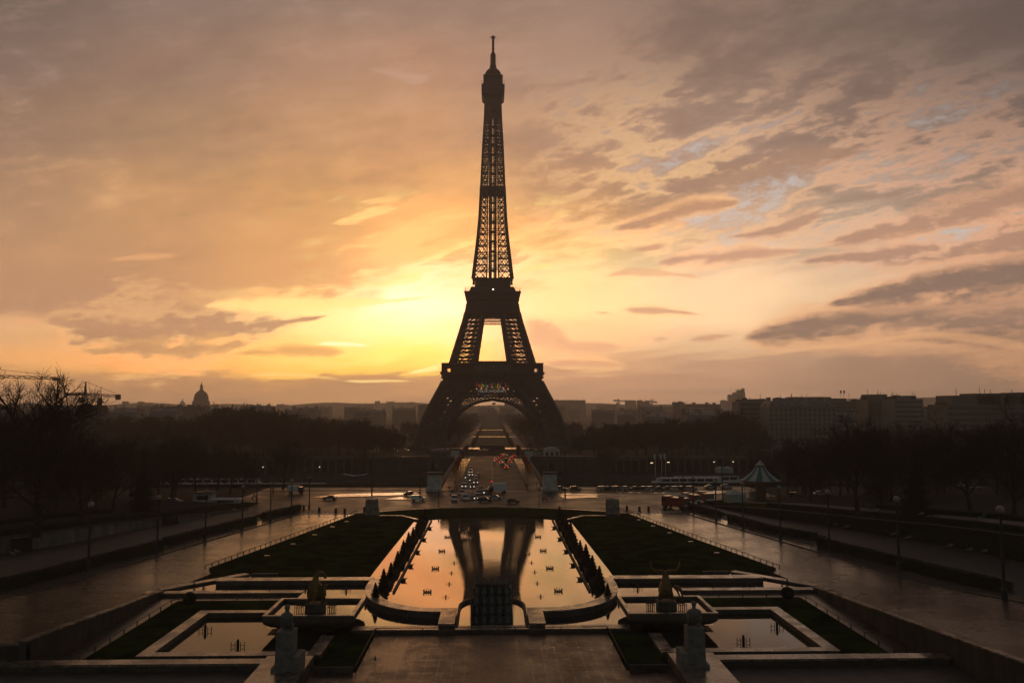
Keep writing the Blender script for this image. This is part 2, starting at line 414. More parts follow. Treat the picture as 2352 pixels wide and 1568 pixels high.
# ------------------------------------------------------------------ materials
def mat(name, col, rough=0.7, metal=0.0, var=0.25, scale=1.5, ior=1.45, bump=0.0, bscale=None, emit=None, rvar=0.0, stretch=None, col2=None, spec=None, coat=0.0):
    """principled surface with noise in its colour, gloss and relief; object coordinates"""
    m = bpy.data.materials.new(name); m.use_nodes = True
    t = m.node_tree; b = t.nodes['Principled BSDF']
    tc = t.nodes.new('ShaderNodeTexCoord'); co = V(t, tc.outputs['Object'])
    if stretch:
        mp = t.nodes.new('ShaderNodeMapping'); mp.inputs['Scale'].default_value = stretch
        t.links.new(co.o, mp.inputs[0]); co = V(t, mp.outputs[0])
    c1 = (*col, 1) if len(col) == 3 else col
    n = noise(t, co, scale, 4, 0.6)
    if var or col2:
        d = tuple(q * (1 - var) for q in col) + (1,) if not col2 else (*col2, 1)
        l = tuple(min(1, q * (1 + var)) for q in col) + (1,)
        t.links.new(mixc(t, n.sm(0.3, 0.7), d, l).o, b.inputs['Base Color'])
    else: b.inputs['Base Color'].default_value = c1
    b.inputs['Roughness'].default_value = rough
    if rvar:
        n2 = noise(t, co, scale * 0.37, 4, 0.6)
        t.links.new((n2.sm(0.35, 0.65) * rvar + (rough - rvar / 2)).o, b.inputs['Roughness'])
    b.inputs['Metallic'].default_value = metal; b.inputs['IOR'].default_value = ior
    if spec is not None: b.inputs['Specular IOR Level'].default_value = spec
    if coat: b.inputs['Coat Weight'].default_value = coat; b.inputs['Coat Roughness'].default_value = 0.05
    if bump:
        bp = t.nodes.new('ShaderNodeBump'); bp.inputs['Strength'].default_value = 1.0; bp.inputs['Distance'].default_value = bump
        t.links.new(noise(t, co, bscale or scale * 4, 4, 0.6).o, bp.inputs['Height']); t.links.new(bp.outputs[0], b.inputs['Normal'])
    if emit:
        b.inputs['Emission Color'].default_value = (*emit[0], 1); b.inputs['Emission Strength'].default_value = emit[1]
    return m
M = {}
M['iron'] = mat('tower_iron', (0.055, 0.040, 0.030), 0.6, 0, 0.3, 0.2)
M['iron_dark'] = mat('tower_deck_iron', (0.045, 0.034, 0.027), 0.7, 0, 0.25, 0.3)
M['glass_dim'] = mat('pavilion_glass', (0.10, 0.115, 0.10), 0.12, 0, 0.2, 0.2)
M['grass'] = mat('lawn_grass', (0.018, 0.027, 0.006), 0.9, 0, 0.65, 0.28, bump=0.05, bscale=9, spec=0.0)
M['grass_far'] = mat('field_grass', (0.040, 0.050, 0.018), 0.9, 0, 0.3, 0.05, spec=0.1)
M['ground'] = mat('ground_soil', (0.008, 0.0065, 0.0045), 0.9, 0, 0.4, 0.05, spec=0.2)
M['gravel'] = mat('wet_gravel', (0.055, 0.042, 0.030), 0.62, 0, 0.35, 0.6, bump=0.02, bscale=12)
M['hedge'] = mat('hedge_leaves', (0.013, 0.015, 0.006), 0.85, 0, 0.5, 2.5, bump=0.12, bscale=6, spec=0.15)
M['shrub'] = mat('shrub_leaves', (0.010, 0.012, 0.005), 0.85, 0, 0.5, 3, spec=0.15)
M['bark'] = mat('bark', (0.030, 0.022, 0.016), 0.9, 0, 0.35, 1.0, spec=0.1)
M['twigs'] = mat('twigs', (0.042, 0.030, 0.022), 0.9, 0, 0.3, 0.3, spec=0.1)
M['conifer'] = mat('conifer_needles', (0.010, 0.013, 0.007), 0.9, 0, 0.4, 1.0, spec=0.1)
M['stone'] = mat('pale_stone', (0.30, 0.265, 0.22), 0.75, 0, 0.22, 0.8, bump=0.02, bscale=4)
M['stone_dark'] = mat('weathered_stone', (0.055, 0.045, 0.034), 0.75, 0, 0.4, 0.5, bump=0.03, bscale=3)
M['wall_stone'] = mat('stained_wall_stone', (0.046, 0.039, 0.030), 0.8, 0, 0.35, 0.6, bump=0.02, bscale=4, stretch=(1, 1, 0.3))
M['coping'] = mat('wet_coping_stone', (0.20, 0.145, 0.105), 0.27, 0, 0.4, 0.9, rvar=0.22, ior=1.7)
def jointed(m, size, w=.03, k=.35):
    """mason's joints across a stone material"""
    t = m.node_tree; b = t.nodes['Principled BSDF']; old = b.inputs['Base Color'].links[0].from_socket
    co = V(t, t.nodes.new('ShaderNodeTexCoord').outputs['Object'])
    br = t.nodes.new('ShaderNodeTexBrick'); t.links.new(co.o, br.inputs['Vector']); br.offset = 0.0
    br.inputs['Scale'].default_value = 1.0; br.inputs['Brick Width'].default_value = size; br.inputs['Row Height'].default_value = size; br.inputs['Mortar Size'].default_value = w
    br.inputs['Color1'].default_value = (.72, .72, .72, 1); br.inputs['Color2'].default_value = (1.2, 1.2, 1.2, 1); br.inputs['Mortar'].default_value = (k, k, k, 1)
    st = noise(t, co, 0.55, 5, 0.65).sm(0.38, 0.62)
    c = mixc(t, 1.0, V(t, old), V(t, br.outputs[0]), 'MULTIPLY')
    t.links.new(mixc(t, st * 0.55, c, mixc(t, 1.0, c, (.42, .40, .36, 1), 'MULTIPLY')).o, b.inputs['Base Color'])
jointed(M['coping'], 1.55); jointed(M['wall_stone'], 1.2)
M['sculpture'] = mat('sculpture_stone', (0.19, 0.165, 0.13), 0.8, 0, 0.35, 0.8)
M['pier'] = mat('bridge_pier_stone', (0.46, 0.43, 0.37), 0.8, 0, 0.2, 0.5)
M['bronze'] = mat('gilded_bronze', (0.15, 0.092, 0.026), 0.45, 0.6, 0.35, 2.0)
M['statue'] = mat('statue_stone', (0.145, 0.135, 0.118), 0.8, 0, 0.3, 1.2, bump=0.015, bscale=5)
M['cannon'] = mat('painted_cannon', (0.052, 0.064, 0.061), 0.55, 0, 0.3, 1.2)
M['dark_metal'] = mat('dark_metal', (0.02, 0.02, 0.018), 0.5, 0.3, 0.2, 3)
M['rail'] = mat('rusty_rail', (0.035, 0.025, 0.018), 0.6, 0.2, 0.3, 3)
M['globe'] = mat('lamp_globe', (0.24, 0.205, 0.16), 0.35, 0, 0.15, 3)
M['white'] = mat('white_paint', (0.62, 0.61, 0.57), 0.45, 0, 0.08, 2)
M['marking'] = mat('road_marking', (0.5, 0.46, 0.40), 0.5, 0, 0.25, 1.5)
M['canvas'] = mat('white_canvas', (0.40, 0.41, 0.34), 0.8, 0, 0.1, 1)
M['canvas_green'] = mat('green_canvas', (0.03, 0.13, 0.13), 0.8, 0, 0.15, 1)
M['gold'] = mat('carousel_trim', (0.14, 0.085, 0.03), 0.5, 0.4, 0.4, 2)
M['tyre'] = mat('tyre_rubber', (0.012, 0.012, 0.012), 0.8, 0, 0.2, 4)
M['car_glass'] = mat('car_glass', (0.02, 0.022, 0.024), 0.06, 0, 0.1, 2, ior=1.6)
M['lamp_white'] = mat('headlamp_lit', (0.9, 0.9, 0.85), 0.3, emit=((1.0, 0.93, 0.78), 3), var=0)
M['lamp_off'] = mat('headlamp', (0.55, 0.55, 0.52), 0.15, var=0.05)
M['lamp_red'] = mat('tail_lamp_lit', (0.5, 0.01, 0.01), 0.3, emit=((1.0, 0.03, 0.02), 3), var=0)
M['red_off'] = mat('tail_lamp', (0.25, 0.01, 0.01), 0.25, var=0.05)
M['signal'] = mat('signal_red', (0.5, 0.0, 0.0), 0.3, emit=((1.0, 0.02, 0.01), 6), var=0)
M['warm_lamp'] = mat('lit_lamp', (0.9, 0.8, 0.6), 0.4, emit=((1.0, 0.78, 0.45), 1.6), var=0)
M['fire_red'] = mat('fire_engine_paint', (0.22, 0.015, 0.010), 0.35, 0, 0.1, 1, coat=0.5)
M['banner_red'] = mat('banner_red', (0.35, 0.02, 0.02), 0.8, var=0.15)
M['banner_orange'] = mat('banner_orange', (0.42, 0.14, 0.015), 0.8, var=0.15)
M['banner_blue'] = mat('banner_blue', (0.03, 0.05, 0.14), 0.8, var=0.15)
for nm, c in (('silver', (0.33, 0.34, 0.34)), ('white_car', (0.60, 0.60, 0.57)), ('black', (0.014, 0.014, 0.015)), ('dark_red', (0.07, 0.012, 0.010)),
              ('grey', (0.12, 0.12, 0.12)), ('blue', (0.02, 0.05, 0.14)), ('beige', (0.30, 0.26, 0.20)), ('green', (0.02, 0.05, 0.03))):
    M['car_' + nm] = mat('car_paint_' + nm, c, 0.25, 0.1, 0.05, 1, coat=0.6)
for nm, c in (('red', (0.55, 0.02, 0.02)), ('yellow', (0.65, 0.32, 0.02)), ('green', (0.02, 0.18, 0.06)), ('blue', (0.02, 0.08, 0.35)), ('orange', (0.62, 0.22, 0.02)), ('white', (0.6, 0.58, 0.52)), ('black', (0.02, 0.02, 0.02))):
    M['sign_' + nm] = mat('sign_' + nm, c, 0.5, var=0.05, emit=(c, 0.12) if nm != 'black' else None)
M['zinc'] = mat('zinc_roof', (0.13, 0.13, 0.13), 0.6, 0.0, 0.25, 0.3)
M['gold_dome'] = mat('gilded_lead_dome', (0.15, 0.12, 0.07), 0.6, 0.2, 0.35, 0.6)

def wet_asphalt(name, col, r0, r1, tile=None, sc=0.12, bump=0.004, ior=1.5):
    """wet road: a dark base under a water film that pools in patches, so the gloss varies"""
    m = bpy.data.materials.new(name); m.use_nodes = True
    t = m.node_tree; b = t.nodes['Principled BSDF']
    co = V(t, t.nodes.new('ShaderNodeTexCoord').outputs['Object'])
    n1 = noise(t, co, sc, 5, 0.6); n2 = noise(t, co, sc * 7, 4, 0.65); n3 = noise(t, co, 6.0, 3, 0.6)
    wet = (n1 * 0.8 + n2 * 0.2).sm(0.34, 0.66)
    base = mixc(t, n2.sm(0.3, 0.7), tuple(q * 0.8 for q in col) + (1,), tuple(q * 1.2 for q in col) + (1,))
    hgt = n3 * 0.5
    if tile:
        br = t.nodes.new('ShaderNodeTexBrick'); t.links.new(co.o, br.inputs['Vector'])
        br.inputs['Scale'].default_value = 1.0; br.inputs['Brick Width'].default_value = tile[0]; br.inputs['Row Height'].default_value = tile[1]
        br.inputs['Mortar Size'].default_value = tile[2]; br.offset = tile[3]
        br.inputs['Color1'].default_value = (0.7, 0.7, 0.7, 1); br.inputs['Color2'].default_value = (1.25, 1.25, 1.25, 1); br.inputs['Mortar'].default_value = (3.0, 2.8, 2.5, 1)  # mortar colour lightened to stand in for the sheen of wet joints
        base = mixc(t, (n2 * 0.6 + n1 * 0.4).sm(0.36, 0.58) * 0.8 + 0.2, base, mixc(t, 1.0, base, V(t, br.outputs[0]), 'MULTIPLY'))
        hgt = hgt + V(t, br.outputs['Fac']) * 0.3; wet = (wet * 0.8 + V(t, br.outputs['Fac']) * 0.5 * n2.sm(0.4, 0.6)).clamp()
    t.links.new(base.o, b.inputs['Base Color'])
    t.links.new((wet * (r0 - r1) + r1).o, b.inputs['Roughness'])
    b.inputs['IOR'].default_value = ior
    bp = t.nodes.new('ShaderNodeBump'); bp.inputs['Distance'].default_value = bump
    t.links.new(hgt.o, bp.inputs['Height']); t.links.new(bp.outputs[0], b.inputs['Normal'])
    return m
M['asphalt'] = wet_asphalt('wet_asphalt', (0.022, 0.016, 0.011), 0.38, 0.54, bump=0.003, ior=1.33)
M['avenue'] = wet_asphalt('wet_avenue', (0.052, 0.033, 0.020), 0.20, 0.34, sc=0.10, bump=0.0016, ior=1.7)
M['pavement'] = wet_asphalt('wet_pavement', (0.10, 0.078, 0.058), 0.13, 0.22, sc=0.12, bump=0.0008, ior=1.75)
M['plaza'] = wet_asphalt('wet_slabs', (0.045, 0.024, 0.013), 0.24, 0.52, tile=(1.45, 2.1, 0.05, 0.0), sc=0.20, ior=1.42)
def water_mat(name, ripple, sx, sy, col=(0.012, 0.010, 0.006), ior=1.5):
    m = bpy.data.materials.new(name); m.use_nodes = True
    t = m.node_tree; b = t.nodes['Principled BSDF']
    co = t.nodes.new('ShaderNodeTexCoord'); mp = t.nodes.new('ShaderNodeMapping'); mp.inputs['Scale'].default_value = (sx, sy, 1)
    t.links.new(co.outputs['Object'], mp.inputs[0]); c = V(t, mp.outputs[0])
    h = noise(t, c, 1.0, 4, 0.55, 0.4)
    patch = noise(t, V(t, co.outputs['Object']), 0.05, 3, 0.5).sm(0.35, 0.65)
    b.inputs['Base Color'].default_value = (*col, 1); b.inputs['Roughness'].default_value = 0.0
    b.inputs['IOR'].default_value = ior
    bp = t.nodes.new('ShaderNodeBump'); bp.inputs['Distance'].default_value = ripple
    t.links.new((h * (patch * 0.8 + 0.2)).o, bp.inputs['Height']); t.links.new(bp.outputs[0], b.inputs['Normal'])
    return m
M['water'] = water_mat('pool_water', 0.0045, 0.8, 2.6, ior=5.0)
M['water_low'] = water_mat('sunken_pool_water', 0.012, 0.8, 2.0, col=(0.016, 0.014, 0.006), ior=1.42)
M['water_mid'] = water_mat('basin_water', 0.005, 0.8, 2.0, ior=3.2)
M['terrace_stone'] = mat('terrace_wall_stone', (0.15, 0.135, 0.11), 0.8, 0, 0.4, 0.6, stretch=(1, 1, 0.3))
M['river'] = water_mat('river_water', 0.05, 0.25, 0.5)

# ------------------------------------------------------------------ ground, river, roads
def struct(b, name, m, smooth=False):
    return tag(b.build(name, m, smooth=smooth), kind='structure')
XW = 2600
def zav(y): return 2.1 + 0.085 * max(0.0, 124 - y) ** 2 / (max(0.0, 124 - y) + 6)
b = MB()
prof_g = [(-60,-0.4),(74,1.7),(80,1.9),(276,1.9),(276.05,-8),(371.95,-8),(372,-3.6),(399.95,-3.6),(400,2.4),(446,2.4),(475,0.0),(1500,0.0),(3400,0.5)]
xs = [-XW, -900, -300, -120, 0, 120, 300, 900, XW]
for y, z in prof_g: b.v += [(x, y, z) for x in xs]
n = len(xs)
for i in range(len(prof_g) - 1):
    for j in range(n - 1): b.f.append((i*n+j, i*n+j+1, (i+1)*n+j+1, (i+1)*n+j)); b.k.append(0)
struct(b, 'ground', M['ground'])
b = MB(); b.sheet([(-XW, 276.05, -5.6), (XW, 276.05, -5.6), (XW, 371.95, -5.6), (-XW, 371.95, -5.6)])
struct(b, 'river_water', M['river'])

# the square by the river, with its kerbed refuges
def sheet(name, poly, m, z=None):
    b = MB(); b.sheet([(p[0], p[1], p[2] if z is None else z) for p in poly]); return struct(b, name, m)
def slab(name, poly, h0, h1, m):
    b = MB(); b.prism([(p[0], p[1]) for p in poly], h0, h1); return struct(b, name, m)
OUTER = [(0, 1164), (110, 1166.5), (190, 1170), (262, 1175), (311, 1178.5)]      # edge of the garden on the square (offset from the axis, row)
arc = [G(1131 + s * x, y, 2.1) for s in (-1,) for x, y in OUTER[::-1]] + [G(1131 + x, y, 2.1) for x, y in OUTER[1:]]
road = [(-165, 196), (165, 196), (165, 262), (17.6, 262), (17.6, 270), (-17.6, 270), (-17.6, 262), (-165, 262)]
sheet('road', [(x, y, 2.0) for x, y in [(-78, 188), (90, 188), (90, 276), (-78, 276)]], M['asphalt'])
for poly in ([(718,1142),(778,1134),(926,1131),(930,1136),(812,1140)], [(884,1146),(917,1141),(979,1141),(962,1146.5)],
             [(1284,1137),(1296,1144.5),(1376,1141.5),(1364,1137.5)], [(1283,1135.6),(1297,1132.3),(1391,1135.4),(1367,1137.0)],
             [(1372,1128.5),(1440,1129),(1565,1129.5),(1560,1133),(1420,1131.5)], [(1590,1128),(1640,1126),(1715,1131),(1640,1133)]):
    slab('traffic_island', [G(*p, 2.1) for p in poly], 1.95, 2.13, M['pavement'])
slab('quay_pavement', [(-78, 263), (-17.8, 263), (-17.8, 275.1), (-78, 275.1)], 1.95, 2.14, M['asphalt'])
slab('quay_pavement', [(17.8, 263), (90, 263), (90, 275.1), (17.8, 275.1)], 1.95, 2.14, M['asphalt'])
b = MB()
for i in range(14): x = -36 - i * 1.15; b.sheet([(x, 203.5 + i * .16, 2.012), (x + .6, 203.5 + i * .16, 2.012), (x + .6, 206.4 + i * .16, 2.012), (x, 206.4 + i * .16, 2.012)])
for i in range(12): x = 38 + i * 1.15; b.sheet([(x, 205.0 + i * .2, 2.012), (x + .6, 205.0 + i * .2, 2.012), (x + .6, 208 + i * .2, 2.012), (x, 208 + i * .2, 2.012)])
for i in range(24): x = -11 + i * .96; b.sheet([(x, 258.2, 2.012), (x + .5, 258.2, 2.012), (x + .5, 261.6, 2.012), (x, 261.6, 2.012)])
a0, a1 = G(1040, 1166, 2.012), G(984, 1152, 2.012)
b.wall([(a0.x, a0.y), (a1.x, a1.y)], 0.25, 2.008, 2.013)
struct(b, 'road_markings', M['marking'])

# bridge
BR = thing('stone_bridge', 'wide straight stone bridge carrying traffic across the river to the tower', 'bridge', (0, 338, 0))
def bz(y): return 2.0 + 0.9 * math.sin(pi * (y - 262) / 152) + (y - 262) / 152 * 0.35
b = MB(); ys = [262 + 152 * i / 12 for i in range(13)]
for y in ys:
    z = bz(y); b.v += [(-19.5, y, z - 1.4), (-19.5, y, z), (19.5, y, z), (19.5, y, z - 1.4)]
for i in range(12):
    o = i * 4
    for j in range(4): b.f.append((o + j, o + (j + 1) % 4, o + 4 + (j + 1) % 4, o + 4 + j)); b.k.append(0)
b.build('bridge_deck', M['stone_dark'], BR, world=True)
def strip(name, x0, x1, dz, m, parent):
    b = MB()
    for y in ys: b.v += [(x0, y, bz(y) + dz), (x1, y, bz(y) + dz)]
    for i in range(12): b.f.append((2*i, 2*i+1, 2*i+3, 2*i+2)); b.k.append(0)
    return b.build(name, m, parent, world=True)
strip('roadway', -11.6, 11.6, 0.012, M['asphalt'], BR)
for s in (-1, 1):
    b = MB(); b.wall([(s * 11.6, y) for y in ys][::-s], 5.9, [bz(y) - 0.05 for y in ys][::-s], [bz(y) + 0.16 for y in ys][::-s])
    b.build('sidewalk', M['pavement'], BR, world=True)
    b = MB(); b.wall([(s * 17.5, y) for y in ys][::-s], 0.9, [bz(y) - 0.1 for y in ys][::-s], [bz(y) + 1.15 for y in ys][::-s])
    b.build('parapet', M['stone_dark'], BR, world=True)
b = MB()
for y in ys[2:-1]: b.sheet([(-.12, y - 5, bz(y - 5) + .02), (.12, y - 5, bz(y - 5) + .02), (.12, y + 5, bz(y + 5) + .02), (-.12, y + 5, bz(y + 5) + .02)])
b.build('lane_line', M['marking'], BR, world=True)
for y in (292, 322, 352, 382):
    b = MB(); b.lathe([(1.9, -8.2), (1.9, -1.0), (1.6, 1.0)], (0, y, 0), 10, sx=10.2); b.build('bridge_pier', M['stone_dark'], BR, world=True)

# embankment walls
b = MB(); b.box((-700, 275.2, -8), (-19.6, 276.1, 3.05)); tag(b.build('embankment_wall', M['wall_stone']), 'low dark river wall between the square and the water left of the bridge', 'wall')
b = MB(); b.box((19.6, 275.2, -8), (700, 276.1, 3.05)); tag(b.build('embankment_wall', M['wall_stone']), 'low dark river wall behind the parked cars right of the bridge', 'wall')
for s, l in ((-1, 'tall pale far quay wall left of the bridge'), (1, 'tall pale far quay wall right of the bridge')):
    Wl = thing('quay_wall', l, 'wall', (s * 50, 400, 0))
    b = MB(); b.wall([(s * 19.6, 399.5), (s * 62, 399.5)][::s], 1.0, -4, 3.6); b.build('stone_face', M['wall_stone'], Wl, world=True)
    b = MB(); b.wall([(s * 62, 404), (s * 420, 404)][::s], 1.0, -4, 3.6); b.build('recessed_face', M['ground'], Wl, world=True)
    b = MB(); b.box((min(s * 62, s * 420), 398.8, 2.9), (max(s * 62, s * 420), 405, 3.7)); b.build('gallery_roof', M['stone_dark'], Wl, world=True)
    b = MB(); b.box((min(s * 19.6, s * 420), 399.0, 3.7), (max(s * 19.6, s * 420), 399.4, 4.6)); b.build('parapet', M['stone_dark'], Wl, world=True)
    for i in range(46):
        x = s * (64 + i * 4.0); b = MB(); b.cbox((x, 399.6, -0.35), (0.9, 0.9, 6.5)); b.build('gallery_pillar', M['stone_dark'], Wl, world=True)
    b = MB(); b.wall([(s * 19.6, 371.9), (s * 420, 371.9)][::s], 0.6, -8, -3.3); b.build('landing_edge', M['stone_dark'], Wl, world=True)

# ------------------------------------------------------------------ pools and lawns
def capped(a, c, name, parent, cap=.14, over=.05):
    """dark wet stone block with a paler coping on top"""
    b = MB(); b.box(a, (c[0], c[1], c[2] - cap)); b.build(name, M['stone_dark'], parent, world=True)
    b = MB(); b.box((a[0] - over, a[1] - over, c[2] - cap + .002), (c[0] + over, c[1] + over, c[2])); b.build(name + '_coping', M['coping'], parent, world=True)

WZ = 2.4
def water(name, poly, z=WZ, m='water'): return sheet(name, [(p[0], p[1], z) for p in poly], M[m])
FAR_Y = 192.5
# the long pool: its far end is a shallow arc
farc = [G(1131 + s * x, y, WZ) for x, y, s in ((148, 1194.5, -1), (118, 1191.5, -1), (70, 1188.5, -1), (0, 1187.3, 1), (70, 1188.5, 1), (118, 1191.5, 1), (148, 1194.5, 1))]
HX = 14.7
water('pool_water', [(-19.2, 96.4), (19.2, 96.4), (19.2, 118), (HX + .6, 118), (HX + .6, 190)] + [(p.x, p.y) for p in farc[::-1]] + [(-HX - .6, 190), (-HX - .6, 118), (-19.2, 118)])
for s, side in ((-1, 'left'), (1, 'right')):
    # front and transverse basins share the level of the long pool
    water('basin_water', m='water_mid', poly=[(s * 19.2, 98.6), (s * 28.6, 98.6), (s * 28.6, 118.4), (s * 50.0, 118.4), (s * 40.3, 128.8), (s * 36.0, 128.8), (s * 36.0, 123.0), (s * 19.2, 123.0)])
    # side wall of the long pool with spout urns
    b = MB(); b.wall([(s * HX, 190.5), (s * HX, 117.0)][::s], 0.32, 1.9, 2.68)
    tag(b.build('pool_wall', M['stone_dark']), 'long thin dark wall along the %s side of the mirror pool' % side, 'pool wall')
    urn = None
    for i, y in enumerate((178, 163, 149, 136, 125)):
        if urn is None:
            urn = thing('spout_urn', '', 'spout', (s * (HX - .42), y, 2.2), group='urn spouts on the %s pool wall' % side)
            q = MB(); q.lathe([(0.20, 0), (0.34, 0.2), (0.42, 0.5), (0.37, 0.6), (0.30, 0.56)], n=10); q.build('bowl', M['stone_dark'], urn, smooth=True)
            q = MB(); q.bar((0, 0, .45), (-s * .62, 0, .66), .12); q.build('nozzle', M['dark_metal'], urn)
            r = urn
        else: r = dup(urn, (s * (HX - .42), y, 2.2))
        r['label'] = '%s spout urn counted from the far end of the %s mirror pool wall' % (ORD[i], side)
    # shallow channel of water between pool wall and lawn
    sheet('channel_water', [(s * (HX + .55), 116, 2.22), (s * 20.2, 119, 2.22), (s * 20.2, 150, 2.22), (s * 19.2, 190.3, 2.22), (s * (HX + .55), 190.3, 2.22)], M['water'])
    # curved front wall of the mirror pool, and its straight return
    pts = []
    for i in range(15):
        t = i / 14 * pi / 2
        pts.append((s * (5.6 + 13.4 * math.cos(t) ** 0.8), 118.6 - 16.0 * math.sin(t) ** 1.0))
    pts.insert(0, (s * 19.0, 122.45))
    fw = thing('curved_pool_wall', 'broad curved stone wall closing the %s front corner of the mirror pool' % side, 'pool wall', (s * 19, 118, 0))
    b = MB(); b.wall(pts[::s], 0.0, 1.5, 3.2)
    def offs(P, t):
        o = []
        for i in range(len(P)):
            d = (Vector(P[min(i+1, len(P)-1)]) - Vector(P[max(i-1, 0)])).normalized(); o.append((P[i][0] - d.y * t, P[i][1] + d.x * t))
        return o
    inner = offs(pts, -s * 1.7) if s < 0 else offs(pts, 1.7 * -1)
    inner = [(x, max(y, 103.4)) for x, y in (offs(pts, 1.7) if s < 0 else offs(pts, -1.7))]
    b = MB(); N = len(pts)
    for a, c in zip(pts, inner): b.v += [(a[0], a[1], 1.5), (a[0], a[1], 3.15), (c[0], c[1], 3.15), (c[0], c[1], 1.5)]
    for i in range(N - 1):
        for j in range(4): b.f.append((i*4+j, i*4+(j+1) % 4, i*4+4+(j+1) % 4, i*4+4+j)); b.k.append(0)
    b.f += [(0, 1, 2, 3), tuple((N-1)*4 + j for j in (3, 2, 1, 0))]; b.k += [0, 0]
    b.build('wall_body', M['stone_dark'], fw, world=True)
    b = MB(); N = len(pts); lip = [(x + (0.12 if x > 0 else -0.12), y - .12) for x, y in pts]
    for a, c in zip(lip, inner): b.v += [(a[0], a[1], 3.155), (a[0], a[1], 3.34), (c[0], c[1], 3.34), (c[0], c[1], 3.155)]
    for i in range(N - 1):
        for j in range(4): b.f.append((i*4+j, i*4+(j+1) % 4, i*4+4+(j+1) % 4, i*4+4+j)); b.k.append(0)
    b.f += [(0, 1, 2, 3), tuple((N-1)*4 + j for j in (3, 2, 1, 0))]; b.k += [0, 0]
    b.build('coping', M['coping'], fw, world=True)
    b = MB(); x0, x1 = sorted((s * 4.75, s * 6.7)); b.box((x0, 96.6, 1.5), (x1, 104.2, 3.1)); b.build('return_wall', M['stone_dark'], fw, world=True)
    b = MB(); b.box((x0 - .06, 96.6, 3.1), (x1 + .06, 104.3, 3.36)); b.build('return_coping', M['coping'], fw, world=True)
    # wall between lawn and transverse basin
    tw = thing('basin_wall', 'long straight stone wall between the %s lawn and the shallow basin' % side, 'pool wall', (s * 28, 121, 0))
    x0, x1 = sorted((s * 19.0, s * 43.4)); b = MB(); b.box((x0, 122.5, 1.5), (x1, 124.6, 2.98)); b.build('wall_body', M['stone_dark'], tw, world=True)
    b = MB(); b.box((x0 - .05, 122.4, 2.982), (x1 + .05, 124.7, 3.14)); b.build('coping', M['coping'], tw, world=True)
    # rims of the transverse basin
    rm = thing('basin_rim', 'pale stone rim around the outer end of the shallow %s basin' % side, 'pool rim', (s * 50, 118, 0))
    b = MB(); b.wall([(s * 50.0, 118.42), (s * 40.2, 129.2)][::-s], 1.5, 1.9, 2.6); b.build('end_rim', M['stone_dark'], rm, world=True); b = MB(); b.wall([(s * 50.0, 118.42), (s * 40.2, 129.2)][::-s], 1.5, 2.602, 2.72); b.build('end_rim_coping', M['coping'], rm, world=True)
    b = MB(); b.wall([(s * 40.0, 129.2), (s * 35.6, 129.2)][::-s], .8, 1.9, 2.75); b.build('back_rim', M['stone_dark'], rm, world=True)
    x0, x1 = sorted((s * 28.7, s * 52.2)); capped((x0, 116.9, 1.9), (x1, 118.4, 2.56), 'front_rim', rm)
    # lower rectangular pool
    xo, xi = s * 39.9, s * 19.3
    lp = thing('lower_pool_rim', 'pale stone rim of the sunken rectangular %s pool near the statue' % side, 'pool rim', (s * 30, 97, 0))
    for (ax, ay, bx, by), nm in (((s * 39.9, 87.2, s * 38.4, 106.7), 'outer_rim'), ((s * 20.8, 87.2, s * 19.3, 94.8), 'inner_rim'), ((s * 38.4, 87.2, s * 20.8, 88.6), 'near_rim'), ((s * 38.4, 105.4, s * 28.0, 106.7), 'far_rim')):
        capped((min(ax, bx), ay, 1.2), (max(ax, bx), by, 2.62), nm, lp, .12, 0.0)
    sheet('lower_pool_water', [(s * 38.4, 88.6, 1.97), (s * 20.8, 88.6, 1.97), (s * 20.8, 105.4, 1.97), (s * 38.4, 105.4, 1.97)], M['water_low'])
    # raised trough
    tr = thing('stone_trough', 'raised stone trough with rounded underside holding the %s animal statue' % ('horse' if s < 0 else 'bull'), 'trough', (s * 22.9, 101, 2.0))
    hx, hy = 5.65, 4.5
    b = MB()
    prf = [(0.45, 0.0), (0.62, 0.5), (0.86, 0.95), (0.98, 1.45), (1.0, 1.75), (1.0, 2.35)]
    rings = [[(-hx*f, -hy*f, z), (hx*f, -hy*f, z), (hx*f, hy*f, z), (-hx*f, hy*f, z)] for f, z in prf]
    rings += [[(-hx+.45, -hy+.45, 2.35), (hx-.45, -hy+.45, 2.35), (hx-.45, hy-.45, 2.35), (-hx+.45, hy-.45, 2.35)], [(-hx+.45, -hy+.45, 1.7), (hx-.45, -hy+.45, 1.7), (hx-.45, hy-.45, 1.7), (-hx+.45, hy-.45, 1.7)]]
    for r in rings: b.v += r
    for i in range(len(rings) - 1):
        for j in range(4): b.f.append((i*4+j, i*4+(j+1) % 4, i*4+4+(j+1) % 4, i*4+4+j)); b.k.append(0)
    b.f += [(3, 2, 1, 0), tuple((len(rings)-1)*4 + j for j in range(4))]; b.k += [0, 0]
    b.build('basin_body', M['stone_dark'], tr)
    b = MB()
    for a, c in (((-hx-.05, -hy-.05), (hx+.05, -hy+.42)), ((-hx-.05, hy-.42), (hx+.05, hy+.05)), ((-hx-.05, -hy+.43), (-hx+.42, hy-.43)), ((hx-.42, -hy+.43), (hx+.05, hy-.43))):
        b.box((*a, 2.36), (*c, 2.5))
    b.build('rim', M['coping'], tr)
    sheet('trough_water', [(s * 22.9 - hx + .7, 101 - hy + .7, 4.05), (s * 22.9 + hx - .7, 101 - hy + .7, 4.05), (s * 22.9 + hx - .7, 101 + hy - .7, 4.05), (s * 22.9 - hx + .7, 101 + hy - .7, 4.05)], M['water_mid'])
    # lawns
    lawn = [G(1131 + s * a, y, 2.3) for a, y in ((176, 1190), (205, 1183.5), (262, 1183), (311, 1179))] + [G(1131 + s * a, y, 2.3) for a, y in ((480, 1243), (651, 1305))]
